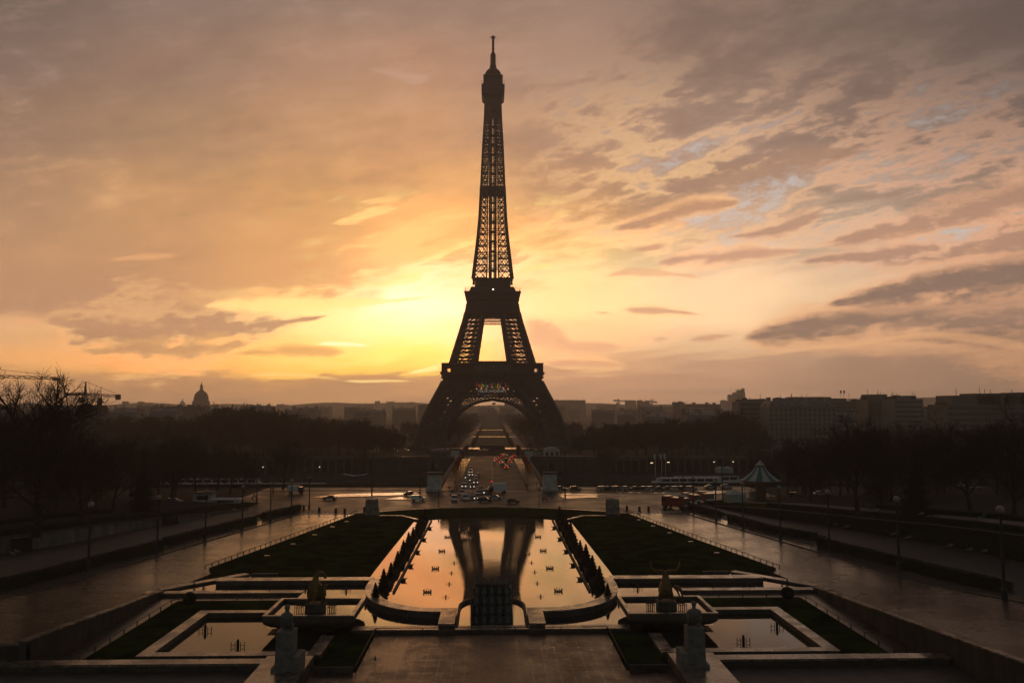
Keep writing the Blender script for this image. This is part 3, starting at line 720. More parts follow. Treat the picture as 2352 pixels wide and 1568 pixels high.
    inner_e = [(s * 36.0, 129.3), (s * 36.0, 124.4), (s * 19.8, 124.4), (s * 20.5, 125.2), (s * 20.1, 150)]
    poly = [(p.x, p.y) for p in lawn] + [(s * 46.2, 129.4)] + inner_e
    b = MB(); b.prism(poly, 1.9, 2.42); struct(b, 'lawn', M['grass'])
    poly = [(s * 45.6, 113.2), (s * 40.0, 113.2), (s * 28.8, 113.2), (s * 28.8, 106.9), (s * 40.0, 106.9), (s * 40.0, 87.0), (s * 19.2, 87.0), (s * 19.2, 94.9), (s * 17.6, 96.3), (s * 14.6, 96.3), (s * 14.8, 82.6), (s * 18.9, 82.6), (s * 18.9, 86.0), (s * 45.6, 86.0)]
    b = MB(); b.prism(poly, 1.9, 2.34); struct(b, 'grass_border', M['grass'])
    # path between pool garden and the avenue wall
    b = MB(); b.sheet([(s * 45.7, 84, 2.06), (s * 49.6, 84, 2.06), (s * 49.6, 116.8, 2.06), (s * 45.7, 116.8, 2.06)]); b.sheet([(s * 45.6, 113.3, 2.06), (s * 28.8, 113.3, 2.06), (s * 28.8, 116.8, 2.06), (s * 45.6, 116.8, 2.06)])
    struct(b, 'path', M['avenue'])
    # avenue, rising towards the camera
    ya = [84 + i * 6 for i in range(21)] if s < 0 else [54 + i * 6 for i in range(26)]
    KB = lambda y: 54.9 + (185.5 - y) * 0.2285                       # outer kerb of the avenue
    AI = lambda y: (49.6 if y < 118 else 35.9 + (205 - y) * (14.3 / 87.0))
    b = MB(); yy = [y for y in ya if y <= 204]
    for y in yy: b.v += [(s * AI(y), y, zav(y)), (s * KB(y), y, zav(y))]
    for i in range(len(yy) - 1): b.f.append((2*i, 2*i+1, 2*i+3, 2*i+2)); b.k.append(0)
    struct(b, 'avenue', M['avenue'])
    b = MB()
    for y in range(100, 204, 11):
        x0, x1 = AI(y) + .4, KB(y) - .3; b.add([(s * x0, y - .09, zav(y) + .012), (s * x1, y + 1.2 - .09, zav(y + 1.2) + .012), (s * x1, y + 1.2 + .09, zav(y + 1.2) + .012), (s * x0, y + .09, zav(y) + .012)], [(0, 1, 2, 3)])
    for a, c in zip(yy, yy[1:]):
        for o in (2.2, 2.6): b.add([(s * (AI(a) + o), a, zav(a) + .01), (s * (AI(a) + o + .10), a, zav(a) + .01), (s * (AI(c) + o + .10), c, zav(c) + .01), (s * (AI(c) + o), c, zav(c) + .01)], [(0, 1, 2, 3)])
    struct(b, 'paving_joints', M['pavement'])
    b = MB()
    for a, c in zip(yy, yy[1:]): b.wall([(s * KB(a), a), (s * KB(c), c)][::-s] if False else [(s * KB(a), a), (s * KB(c), c)][::(-1 if s > 0 else 1)], 0.35, [zav(a) - .1, zav(c) - .1][::(-1 if s > 0 else 1)], [zav(a) + .15, zav(c) + .15][::(-1 if s > 0 else 1)])
    struct(b, 'kerb', M['stone_dark'])
    b = MB()
    for y in yy: b.v += [(s * (KB(y) + .35), y, zav(y) + .14), (s * (KB(y) + 4.2), y, zav(y) + .14)]
    for i in range(len(yy) - 1): b.f.append((2*i, 2*i+1, 2*i+3, 2*i+2)); b.k.append(0)
    struct(b, 'sidewalk', M['pavement'])
    # retaining wall below the avenue
    ry = [83.05 if s < 0 else 54, 68 if s > 0 else 86, 90, 98, 106, 114, 118]
    rw = thing('retaining_wall', 'rising stone retaining wall between the %s avenue and the sunken path' % side, 'wall', (s * 49.6, 90, 0))
    b = MB(); b.wall([(s * 49.6, y) for y in ry][::(-1 if s > 0 else 1)], .75, 1.4, [zav(y) + .32 for y in ry][::(-1 if s > 0 else 1)]); b.build('wall_face', M['wall_stone'], rw, world=True)
    b = MB(); b.wall([(s * 49.5, y) for y in ry][::(-1 if s > 0 else 1)], .95, [zav(y) + .322 for y in ry][::(-1 if s > 0 else 1)], [zav(y) + .5 for y in ry][::(-1 if s > 0 else 1)]); b.build('coping', M['coping'], rw, world=True)

# grassy slope between pool and square
oval = [(p.x, p.y, 2.05) for p in arc[1:-1]]
near = [(p.x, p.y, 2.5) for p in farc]
corner = lambda s: [(p.x, p.y, 2.4) for p in (G(1131 + s * 205, 1184.0, 2.4), G(1131 + s * 262, 1183.4, 2.4))]
b = MB(); fa, na = oval, near
b.v = [(*p[:2], 2.46) for p in near] + [(p[0], p[1], 2.08) for p in oval]
nn, no = len(near), len(oval)
lo = corner(-1); ro = corner(1)
ring = list(range(nn)) + [nn + no - 1 - i for i in range(no)]
b.v += [ro[0], ro[1], lo[1], lo[0]]
k = nn + no
b.f.append(tuple(list(range(nn)) + [k, k + 1] + [nn + no - 1 - i for i in range(no)] + [k + 2, k + 3])); b.k.append(0)
struct(b, 'grass_bank', M['grass'])
b = MB(); ov = [(p.x, p.y) for p in arc]; b.wall(ov, 0.5, 1.95, 2.16); struct(b, 'kerb_ring', M['coping'])
for s, side in ((-1, 'left'), (1, 'right')):
    pl = [G(1131 + s * a, y, 2.4) for a, y in ((262, 1184.3), (205, 1184.6), (152, 1197.5))]
    b = MB(); b.wall([(p.x, p.y) for p in pl][::s], 0.7, 1.9, 2.62)
    tag(b.build('lawn_edging', M['coping']), 'low white stone edging bent round the far corner of the %s lawn' % side, 'edging')

# central basin of the water cannons
b = MB(); pts = [(4.7 * math.cos(t) * (1 if abs(math.cos(t)) < .98 else 1), 107.0 + 6.0 * math.sin(t) ** .8) for t in [pi * i / 20 for i in range(21)]]
pts = [(4.6, 96.7)] + pts + [(-4.6, 96.7)]
b.wall(pts, 0.32, 1.8, 2.8); tag(b.build('inner_basin_wall', M['stone_dark']), 'thin rounded wall around the water cannons at the pool head', 'pool wall')
CB = thing('cannon_stand', 'stepped dark stand carrying rows of water cannons at the head of the pool', 'cannon stand', (0, 102, 0))
b = MB()
for i in range(5):
    y = 98.2 + i * 1.7; b.box((-2.55, y, 1.8), (2.55, y + 1.69, 2.5 + i * 0.82))
b.build('stepped_base', M['cannon'], CB, world=True)
for s in (-1, 1):
    b = MB(); b.prism([(s * 2.56, 97.9), (s * 2.72, 97.9), (s * 2.72, 106.9), (s * 2.56, 106.9)][::s], 1.8, [2.5, 2.5, 5.9, 5.9]); b.build('side_cheek', M['cannon'], CB, world=True)
gun = None; cnt = 0
for i in range(5):
    for j in range(5):
        p = ((j - 2) * 1.03 * (1 - .012 * i), 98.7 + i * 1.7, 2.5 + i * 0.82)
        if gun is None:
            gun = thing('water_cannon', '', 'water cannon', p, group='water cannons on the stepped stand')
            q = MB(); a = Vector((0, .50, .87)); q.tube([a * 0.0, a * 0.25, a * .3, a * .85, a * 1.35], [.44, .44, .36, .25, .11], 10); q.build('barrel', M['cannon'], gun, smooth=False)
            q = MB(); q.tube([a * 0.02, a * 0.25], [.5, .5], 10); q.build('collar', M['dark_metal'], gun)
            r = gun
        else: r = dup(gun, p)
        r['label'] = 'grey conical water cannon, %s from the left in the %s row counted from the plaza' % (ORD[j], ORD[i])

# plaza in front of the pool
b = MB(); b.sheet([(-14.4, 58, 2.3), (14.4, 58, 2.3), (14.4, 96.2, 2.3), (-14.4, 96.2, 2.3)]); b.sheet([(-19.2, 58, 2.3), (-14.4, 58, 2.3), (-14.4, 82.2, 2.3), (-19.2, 82.2, 2.3)]); b.sheet([(14.4, 58, 2.3), (19.2, 58, 2.3), (19.2, 82.2, 2.3), (14.4, 82.2, 2.3)])
struct(b, 'plaza', M['plaza'])
PR = thing('pool_rim', 'wide wet stone rim between the paved plaza and the front basin', 'pool rim', (0, 96.3, 2)); capped((-17.4, 96.25, 1.5), (17.4, 97.9, 2.78), 'rim_body', PR)
for s, side in ((-1, 'left'), (1, 'right')):
    # near terrace walls
    if s < 0: b = MB(); x0, x1 = sorted((s * 49.6, s * 100)); b.box((x0, 83.2, 1.5), (x1, 83.85, zav(84) + .02)); tag(b.build('end_wall', M['wall_stone']), 'rough wall end closing the %s avenue behind the near gravel terrace' % side, 'wall')
    x0, x1 = sorted((s * 24.2, s * (75.0 if s < 0 else 49.4)))
    w = thing('terrace_wall', 'pale topped wall running across the near gravel terrace on the %s' % side, 'wall', (s * 40, 82, 0))
    b = MB(); b.box((x0, 81.6, 1.0), (x1, 82.9, 3.35)); b.build('wall_body', M['stone_dark'], w, world=True)
    b = MB(); b.box((x0, 81.4, 3.352), (x1, 83.0, 3.6)); b.build('coping', M['coping'], w, world=True)
    pr = thing('statue_pier', 'broad wet stone pier under the seated %s statue' % ('woman' if s < 0 else 'man'), 'pier', (s * 22, 75, 0))
    x0, x1 = sorted((s * 19.25, s * 24.19)); b = MB(); b.box((x0, 56, 1.0), (x1, 83.7, 3.35)); b.build('pier_body', M['stone_dark'], pr, world=True)
    b = MB(); b.box((x0 - .02, 56, 3.352), (x1, 83.75, 3.62)); b.build('coping', M['coping'], pr, world=True)
    sheet('gravel_terrace', [(s * 24.2, 50, 2.75), (s * (90 if s < 0 else 49.6), 50, 2.75), (s * (90 if s < 0 else 49.6), 81.58, 2.75), (s * 24.2, 81.58, 2.75)], M['gravel'])
    sheet('terrace_step', [(s * 14.4, 56, 2.33), (s * 19.25, 56, 2.33), (s * 19.25, 66, 2.33), (s * 14.4, 66, 2.33)], M['pavement'])

# low rails: posts are parts of the run they carry
def rail(pts, z, h, step, label, r=0.05, name='low_rail', cat='rail'):
    T = thing(name, label, cat, (pts[0][0], pts[0][1], z if not callable(z) else z(pts[0][1])))
    zz = z if callable(z) else (lambda y: z)
    L = [Vector((p[0], p[1], 0)) for p in pts]; run = [0]
    for a, c in zip(L, L[1:]): run.append(run[-1] + (c - a).length)
    n = max(2, int(run[-1] / step)); P = []
    for i in range(n + 1):
        s = run[-1] * i / n
        for k in range(len(L) - 1):
            if s <= run[k+1] + 1e-6: f = (s - run[k]) / max(1e-6, run[k+1] - run[k]); p = L[k].lerp(L[k+1], f); break
        P.append(Vector((p.x, p.y, zz(p.y))))
    b = MB(); b.tube([p + Vector((0, 0, h)) for p in P], r, 5); b.build('top_bar', M['rail'], T, world=True)
    for p in P[:100]:
        b = MB(); b.bar(p, p + Vector((0, 0, h)), r * 2.2); b.build('post', M['rail'], T, world=True)
    return T
for s, side in ((-1, 'left'), (1, 'right')):
    a = G(1131 + s * 311, 1178.5, 2.4); c = G(1131 + s * 660, 1308, 2.4)
    rail([(a.x, a.y), (c.x, c.y)], 2.42, 0.72, 2.1, 'long low post rail between the %s lawn and the avenue' % side, 0.06)
    rail([(s * 45.75, 86.5), (s * 45.75, 113.3), (s * 30, 113.3)], 2.1, 0.75, 3.4, 'low post rail along the sunken path round the %s pool garden' % side, 0.05)
    rail([(s * 14.5, 96.1), (s * 14.5, 82.3), (s * 19.1, 82.3)], 2.33, 0.65, 4.2, 'low rail along the grass edge %s of the paved plaza' % side, 0.05)
rail([(-14.4, 96.15), (14.4, 96.15)], 2.33, 0.68, 5.6, 'thin rail across the plaza in front of the pool rim', 0.045)
b = MB(); b.box((-18.9, 81.9, 2.0), (-14.7, 82.2, 2.95)); tag(b.build('grass_kerb', M['stone_dark']), 'low wall closing the grass corner left of the plaza', 'wall')
b = MB(); b.box((14.7, 81.9, 2.0), (18.9, 82.2, 2.95)); tag(b.build('grass_kerb', M['stone_dark']), 'low wall closing the grass corner right of the plaza', 'wall')

# ------------------------------------------------------------------ the lattice tower
TY = 598.0
def prof(hp, py):
    """half width and height of the tower where its outline is hp from its axis at the row py"""
    w = 10.0
    for _ in range(30):
        p = D(1131 - hp, py, TY - w); w = abs(p.x) * 0.5 + w * 0.5
    return w, p.z
def interp(tab, z):
    tab = sorted(tab)
    if z <= tab[0][0]: a, b = tab[0], tab[1]
    elif z >= tab[-1][0]: a, b = tab[-2], tab[-1]
    else:
        for a, b in zip(tab, tab[1:]):
            if a[0] <= z <= b[0]: break
    return a[1] + (b[1] - a[1]) * (z - a[0]) / (b[0] - a[0])
OUT = [(z, w) for w, z in (prof(*q) for q in ((178,1010),(162.5,972),(146,936),(130.6,909),(118,885),(104,858),(95.8,832),(63,727.6),(55.8,690.4),(49.3,659.5),(45.4,635.8),(41.6,604),(34.9,551),(30,500),(26.7,438),(21.9,335.6),(17.9,272.6),(16.5,238)))]
INN = [(0, 40.5), (10, 38.0), (22, 33.8), (33, 27.0), (42, 20.0), (50, 15.5)] + [(z, w) for w, z in (prof(*q) for q in ((38.9,829),(23.2,732.4)))]
ztab = lambda py, w: D(1131, py, TY - w).z
Z1, Z1R = ztab(857, 36), ztab(833, 36)       # first deck, its roof
Z2 = ztab(670, 20)                            # second deck
ZMID = ztab(432, 8); Z3, Z3T = ztab(217, 8), ztab(193, 8)
INN += [(Z2 + 2, 5.6), (Z2 + 20, 4.4), (ZMID, 4.0), (Z3, 2.6)]
wo = lambda z: interp(OUT, z)
wi = lambda z: min(interp(INN, z), wo(z) - 1.2)

def build_tower():
    T = thing('lattice_tower', 'tall dark iron lattice tower on four splayed legs joined by arches', 'tower', (0, TY, 0))
    I = M['iron']
    def truss_leg(sx, sy, levels, cw, bw, extra=True, inw=0.0):
        b = MB()
        P = {}
        for i, z in enumerate(levels):
            o, n = wo(z), wi(z)
            P[i] = [Vector((sx * n, sy * n, z)), Vector((sx * o, sy * n, z)), Vector((sx * o, sy * o, z)), Vector((sx * n, sy * o, z))]
        for i in range(len(levels) - 1):
            for j in range(4):
                b.bar(P[i][j], P[i+1][j], cw)
                k = (j + 1) % 4
                b.bar(P[i][j], P[i+1][k], bw); b.bar(P[i][k], P[i+1][j], bw)
                b.bar(P[i+1][j], P[i+1][k], bw * 1.5)
                # secondary lattice
                m0, m1 = (P[i][j] + P[i][k]) / 2, (P[i+1][j] + P[i+1][k]) / 2
                a0, a1 = (P[i][j] + P[i+1][j]) / 2, (P[i][k] + P[i+1][k]) / 2
                if extra:
                    for p, q in ((m0, a0), (m0, a1), (m1, a0), (m1, a1)): b.bar(p, q, bw * 0.6)
            c0, c1 = (sum(P[i], Vector()) / 4).lerp(P[i][0], inw), (sum(P[i+1], Vector()) / 4).lerp(P[i+1][0], inw)
            if extra:                                        # lift track and stairs inside the leg
                r = cw * 0.9
                for dx in (-1, 1):
                    for dy in (-1, 1):
                        o = Vector((dx * r, dy * r, 0)); b.bar(c0 + o, c1 + o, bw * 0.9)
                for q in range(6):
                    f = q / 6; p = c0.lerp(c1, f)
                    b.bar(p + Vector((-r, -r, 0)), p + Vector((r, r, 0)) + (c1 - c0) / 6, bw * 0.5)
                    b.bar(p + Vector((r, -r, 0)), p + Vector((-r, r, 0)) + (c1 - c0) / 6, bw * 0.5)
                b.bar(P[i+1][0], P[i+1][2], bw); b.bar(P[i+1][1], P[i+1][3], bw)
        return b
    low = [0, 11.5, 22.5, 33, 42.5, Z1 - 6]
    zt = Z2 - 9
    mid = [Z1R - 2 + (zt - Z1R + 2) * i / 7 for i in range(8)]
    for sx in (-1, 1):
        for sy in (-1, 1):
            lg = truss_leg(sx, sy, low, 2.3, 0.75).build('lower_leg', I, T)
            for a, c in ((wi(0), wi(0)), (wo(0), wi(0)), (wo(0), wo(0)), (wi(0), wo(0))):
                f = MB(); f.frus(-0.5, (4.2, 4.2), 3.2, (2.8, 2.8), (sx * a, sy * c)); f.build('masonry_foot', M['stone_dark'], lg)
            truss_leg(sx, sy, mid, 1.9, 0.5, True, 0.55).build('upper_leg', I, T)
    # arches and girders, one per side
    inn = [(122,1032),(113,997),(102,970),(90,957),(77,944),(55,930),(31,921.6),(0,916.7)]
    ext = [(138,1032),(128,997),(118,972),(109,956),(98,940),(79,917),(52,905.5),(0,899.5)]
    def side_pts(tab):
        out = []
        for hp, py in tab:
            y = TY - 40
            for _ in range(20):
                p = D(1131 - hp, py, y); y = TY - wo(max(p.z, 0))
            out.append(p)
        full = [Vector((p.x, p.y - TY, p.z)) for p in out]
        return full + [Vector((-p.x, p.y, p.z)) for p in full[-2::-1]]
    A, B = side_pts(inn), side_pts(ext)
    def dense(L, n):
        r = []
        for p, q in zip(L, L[1:]):
            for i in range(n): r.append(p.lerp(q, i / n))
        return r + [L[-1]]
    A, B = dense(A, 4), dense(B, 4)
    zg0, zg1, zg2 = ztab(909, 37), ztab(896, 36), ztab(876, 35)
    for s in range(4):
        rot = Matrix.Rotation(s * pi / 2, 4, 'Z')
        def put(b, nm, m, par=T):
            b.v = [tuple(rot @ Vector(v)) for v in b.v]; return b.build(nm, m, par)
        b = MB(); off = Vector((0, 4.5, 0))
        for L, w in ((A, 1.3), (B, 1.0)):
            for p, q in zip(L, L[1:]): b.bar(p, q, w); b.bar(p + off, q + off, w * 0.8)
        mid_l = [p.lerp(q, 0.28) for p, q in zip(A, B)]
        for p, q in zip(mid_l, mid_l[1:]): b.bar(p, q, 0.5)
        for i in range(len(A) - 1):
            b.bar(A[i], B[i], 0.4)
            m = mid_l
            b.bar(m[i], B[i+1], 0.35); b.bar(B[i], m[i+1], 0.35)
            b.add([A[i], A[i+1], A[i+1] + off, A[i] + off], [(0, 1, 2, 3)])            # soffit plate
            if i % 2 == 0: b.bar(B[i], B[i] + off, 0.4)
        put(b, 'arch', I)
        # spandrel bars between arch and girder
        b = MB()
        for p in B[6:-6]:
            if p.z < zg0 - 0.6 and abs(p.x) < 27: b.bar(p, (p.x, p.y, zg0), 0.3)
        x = wo(zg0)
        for zz, ww in ((zg0, 0.9), (zg1, 0.7), (zg2, 0.9)):
            for dd in (0, 5): b.bar((-wo(zz), -wo(zz) + dd, zz), (wo(zz), -wo(zz) + dd, zz), ww)
        n = 24
        for (za, zb, w) in ((zg0, zg1, 0.32), (zg1, zg2, 0.45)):
            k = n * 2 if w < 0.4 else n
            for layer in (0, 5.0):
                for i in range(k):
                    f0, f1 = -1 + 2 * i / k, -1 + 2 * (i + 1) / k
                    p0, p1 = (f0 * wo(za), -wo(za) + layer, za), (f1 * wo(za), -wo(za) + layer, za)
                    q0, q1 = (f0 * wo(zb), -wo(zb) + layer, zb), (f1 * wo(zb), -wo(zb) + layer, zb)
                    b.bar(p0, q1, w); b.bar(p1, q0, w)
                    if w > 0.4 and layer == 0:
                        b.bar(p0, q0, w * 0.8)
        # inner girder
        for i in range(16):
            f0, f1 = -1 + i / 8, -1 + (i + 1) / 8
            b.bar((f0 * 34, -14, zg0), (f1 * 34, -14, zg2), 0.8); b.bar((f1 * 34, -14, zg0), (f0 * 34, -14, zg2), 0.8)
            b.bar((f0 * 34, -14, zg0), (f1 * 34, -14, zg0), 0.9)
        put(b, 'arch_girder', I)
    # first deck
    b = MB()
    zb = ztab(876, 35)
    b.frus(zb, (36.0, 36.0), ztab(862, 35), (36.4, 36.4))
    b.frus(ztab(862, 35) , (37.2, 37.2), Z1 - 0.6, (37.6, 37.6)); b.frus(Z1 - 0.6, (38.0, 38.0), Z1 + 1.0, (38.0, 38.0))
    for i in range(60):                                                # corbels under the gallery
        x = -36 + 72 * i / 59
        for sgn in (-1, 1):
            b.cbox((x, sgn * 36.9, ztab(866, 36)), (0.35, 0.9, 1.6)); b.cbox((sgn * 36.9, x, ztab(866, 36)), (0.9, 0.35, 1.6))
    d1 = b.build('first_deck', M['iron_dark'], T)
    b = MB()
    b.frus(Z1R - 0.9, (37.3, 37.3), Z1R, (37.3, 37.3))
    b.box((-31.0, -31.5, Z1 + 1.0), (-13.0, 31.5, Z1R - 0.9)); b.box((13.0, -31.5, Z1 + 1.0), (31.0, 31.5, Z1R - 0.9))
    b.box((-13.0, -29, Z1 + 1.0), (13.0, 29, Z1R - 0.9))
    b.box((-12.6, -37, Z1R), (12.6, 37, ztab(829, 36)))
    for i in range(31):
        x = -37 + 74 * i / 30
        for sgn in (-1, 1):
            b.cbox((x, sgn * 37.0, (Z1 + Z1R) / 2 + 0.1), (0.28, 0.28, Z1R - Z1 - 2)); b.cbox((sgn * 37.0, x, (Z1 + Z1R) / 2 + 0.1), (0.28, 0.28, Z1R - Z1 - 2))
    b.build('deck_gallery', M['iron_dark'], T)
    for i in range(3):                                                 # glazed hall between the legs
        g = MB(); x = -9.1 + i * 9.1
        g.box((x - 4.2, -36.6, Z1 + 1.6), (x + 4.2, -36.4, Z1R - 1.3))
        gl = g.build('glass_bay', M['glass_dim'], T)
        g = MB()
        for q in (-4.4, -1.4, 1.4, 4.4): g.cbox((x + q, -36.75, (Z1 + Z1R) / 2), (0.22, 0.3, Z1R - Z1 - 2))
        g.cbox((x, -36.75, Z1 + 2.9), (8.8, 0.26, 0.22)); g.cbox((x, -36.75, Z1R - 1.4), (8.8, 0.26, 0.4))
        g.build('bay_frame', M['iron'], gl)
    # second deck
    b = MB()
    za, zb_ = ztab(690.5, 20), ztab(687, 20)
    z0 = ztab(716, 21)
    b.frus(z0, (wo(z0), wo(z0)), za, (wo(za) + 0.2, wo(za) + 0.2))
    b.frus(za, (wo(za) + 0.6, wo(za) + 0.6), zb_, (20.3, 20.3)); b.frus(zb_, (20.3, 20.3), Z2 - 0.4, (21.2, 21.2)); b.frus(Z2 - 0.4, (21.5, 21.5), Z2 + 0.5, (21.5, 21.5))
    b.build('second_deck', M['iron_dark'], T)
    b = MB()
    zz = Z2 + 3.2
    for i in range(25):
        x = -20.8 + 41.6 * i / 24
        for s in (-1, 1): b.bar((x, s * 20.8, Z2 + 0.5), (x, s * 20.8, zz), 0.12); b.bar((s * 20.8, x, Z2 + 0.5), (s * 20.8, x, zz), 0.12)
    for s in (-1, 1):
        for h in (zz, Z2 + 1.8): b.bar((-20.8, s * 20.8, h), (20.8, s * 20.8, h), 0.14); b.bar((s * 20.8, -20.8, h), (s * 20.8, 20.8, h), 0.14)
    b.build('deck_railing', M['iron'], T)
    b = MB()
    zc = ztab(637, 15)
    b.frus(Z2 + 0.5, (wo(Z2 + 2) + 1.3, wo(Z2 + 2) + 1.3), Z2 + 4.6, (wo(Z2 + 4) - 0.4, wo(Z2 + 4) - 0.4))
    b.frus(Z2 + 4.6, (13.8, 13.8), zc, (13.4, 13.4))
    b.build('second_deck_hall', M['iron_dark'], T)
    zl0, zl1 = ztab(732, 21), ztab(716, 21)
    for sgn in (-1, 1):
        for ax in (0, 1):
            b = MB()                                                   # lattice beam below the second deck
            def pt(x, z, off=0.0):
                q = (x, sgn * (wo(z) - 0.6 - off), z); return q if ax == 0 else (q[1], q[0], q[2])
            L = 9.5
            for h in (zl0, (zl0 + zl1) / 2, zl1): b.bar(pt(-L, h), pt(L, h), 0.55)
            for i in range(18):
                x0, x1 = -L + i * L / 9, -L + (i + 1) * L / 9
                for ha, hb in ((zl0, (zl0 + zl1) / 2), ((zl0 + zl1) / 2, zl1)): b.bar(pt(x0, ha), pt(x1, hb), 0.28); b.bar(pt(x1, ha), pt(x0, hb), 0.28)
            b.build('deck_beam', I, T)
    # shaft above the second deck
    b = MB()
    n = 16; zs = [zc - 1]
    h = (Z3 - zc) / 24
    hs = [1.55 - 1.1 * i / (n + 5) for i in range(n + 6)]; tot = sum(hs); z = zc - 1
    for q in hs: z += q * (Z3 - zc + 1) / tot; zs.append(z)
    for i in range(len(zs) - 1):
        za, zb2 = zs[i], zs[i+1]; zm = za + (zb2 - za) * 0.56
        cw = 1.7 if za < ZMID else 1.35
        for sx in (-1, 1):
            for sy in (-1, 1):
                for fa, fb in ((za, zb2),):
                    b.bar((sx * wo(fa), sy * wo(fa), fa), (sx * wo(fb), sy * wo(fb), fb), cw)
                    for a, c in (('i', 'o'), ('o', 'i')):
                        A0 = (wi(fa) if a == 'i' else wo(fa), wi(fa) if c == 'i' else wo(fa)); B0 = (wi(fb) if a == 'i' else wo(fb), wi(fb) if c == 'i' else wo(fb))
                        b.bar((sx * A0[0], sy * A0[1], fa), (sx * B0[0], sy * B0[1], fb), 0.65)
                for ax in (0, 1):
                    def pt(f, z):
                        x = wi(z) + (wo(z) - wi(z)) * f; q = (sx * x, sy * wo(z), z); return q if ax == 0 else (sy * wo(z) * sx * sx if False else sx * wo(z), sy * x, z)
                    bw = 0.55
                    for f in (0, 0.5):
                        g = f + 0.5
                        b.bar(pt(f, za), pt(g, zm), bw); b.bar(pt(g, za), pt(f, zm), bw)
                    b.bar(pt(0, zm), pt(1, zm), 0.6); b.bar(pt(0, zb2), pt(1, zb2), 0.6)
                    m = 4
                    for q in range(m): b.bar(pt(q / m, zm if q % 2 else zb2), pt((q + 1) / m, zb2 if q % 2 else zm), 0.36)
        # inner frames
        for hh, w in ((zb2, 0.42),):
            o, c = wo(hh), wi(hh)
            for s in (-1, 1):
                b.bar((-o, s * c, hh), (o, s * c, hh), w); b.bar((s * c, -o, hh), (s * c, o, hh), w)
                b.bar((-c, s * o, hh), (c, s * o, hh), w)
            b.bar((-o, -o, hh), (o, o, hh), w * 0.8); b.bar((o, -o, hh), (-o, o, hh), w * 0.8)
    b.build('shaft_frame', I, T)
    b = MB()                                                           # lifts and stairs in the core
    for x in (-2.9, -1.0, 1.0, 2.9):
        for y in (-2.6, 0, 2.6): b.bar((x, y, Z2 + 4), (x * 0.62, y * 0.62, Z3), 0.75)
    for x in (-2.35, 2.35):
        for y in (-1.5, 1.5): b.frus(Z2 + 4, (.85, .6), Z3, (.6, .5), (x, y))
    k = 60
    for i in range(k):
        f0, f1 = i / k, (i + 1) / k
        za, zb2 = Z2 + 4 + (Z3 - Z2 - 4) * f0, Z2 + 4 + (Z3 - Z2 - 4) * f1
        s = 1 - 0.38 * f0
        for y in (-2.6, 2.6):
            b.bar((-2.9 * s, y * s, za), (-0.9 * s, y * s, zb2), 0.3); b.bar((0.9 * s, y * s, za), (2.9 * s, y * s, zb2), 0.3)
            b.bar((-2.9 * s, y * s, zb2), (-0.9 * s, y * s, za), 0.3); b.bar((0.9 * s, y * s, zb2), (2.9 * s, y * s, za), 0.3)
        if i % 3 == 0: b.cbox((0, 0, za), (6.6 * s, 5.6 * s, 0.7))
        if i % 9 == 4: b.cbox((-1.9 * s, 0, za + 2), (1.9 * s, 3, 5))
    b.build('lift_core', I, T)
    b = MB(); w = wo(ZMID)
    b.frus(ZMID - 2.6, (w - 0.4, w - 0.4), ZMID + 1.8, (w - 0.5, w - 0.5))
    b.build('middle_landing', M['iron_dark'], T)
    # top cabin
    b = MB(); hw = lambda hp, py: prof(hp, py)[0]
    pz = lambda py: ztab(py, 8)
    ww = wo(pz(226))
    b.frus(pz(250), (wo(pz(250)) - .3,) * 2, pz(226), (ww, ww)); b.frus(pz(226), (ww, ww), pz(217), (hw(24, 217),) * 2)
    b.frus(pz(217), (hw(24, 217),) * 2, pz(207), (hw(25, 207),) * 2)
    b.frus(pz(207), (hw(25.3, 205),) * 2, pz(194), (hw(25.3, 194),) * 2)
    b.frus(pz(194), (hw(21.5, 190),) * 2, pz(179), (hw(20, 179),) * 2); b.frus(pz(179), (hw(18, 178),) * 2, pz(173), (hw(18, 173),) * 2)
    b.frus(pz(173), (hw(21, 172),) * 2, pz(171), (hw(21, 171),) * 2)
    cb = b.build('summit_cabin', M['iron_dark'], T)
    b = MB(); s = hw(25, 190)
    for i in range(9):
        x = -s + 2 * s * i / 8
        for g in (-1, 1): b.bar((x, g * s, pz(194)), (x, g * s, pz(187)), 0.1); b.bar((g * s, x, pz(194)), (g * s, x, pz(187)), 0.1)
    for g in (-1, 1): b.bar((-s, g * s, pz(187)), (s, g * s, pz(187)), 0.12); b.bar((g * s, -s, pz(187)), (g * s, s, pz(187)), 0.12)
    r2 = random.Random(3)
    for i in range(26):                                                # aerials round the roof
        a = 2 * pi * i / 26; r = hw(19, 171) * r2.uniform(0.75, 1.0)
        x, y = r * math.cos(a), r * math.sin(a); b.bar((x, y, pz(172)), (x, y, pz(r2.uniform(160, 168))), 0.22)
        if i % 4 == 0: b.cbox((x, y, pz(168)), (1.0, 1.0, 1.4))
    b.build('roof_aerials', M['iron_dark'], cb)
    b = MB()
    pr = [(hw(17.5, 171), 171), (hw(15.5, 166), 166), (hw(10, 161), 161), (hw(6.4, 157), 157), (hw(5.8, 150), 150), (hw(3.8, 148.5), 148.5), (hw(3.5, 125), 125), (hw(2.0, 121), 121), (hw(1.25, 120), 120), (hw(1.05, 90), 90), (hw(2.2, 88.5), 88.5), (hw(2.4, 85), 85), (hw(.5, 83), 83)]
    pz = lambda py: ztab(py, 0)
    b.lathe([(r, pz(y)) for r, y in pr], n=10)
    for y in (146, 140, 134, 128.5):
        s = hw(4.6, y)
        for g in (-1, 1): b.bar((g * s, -s, pz(y)), (g * s, s, pz(y)), 0.3); b.bar((-s, g * s, pz(y)), (s, g * s, pz(y)), 0.3)
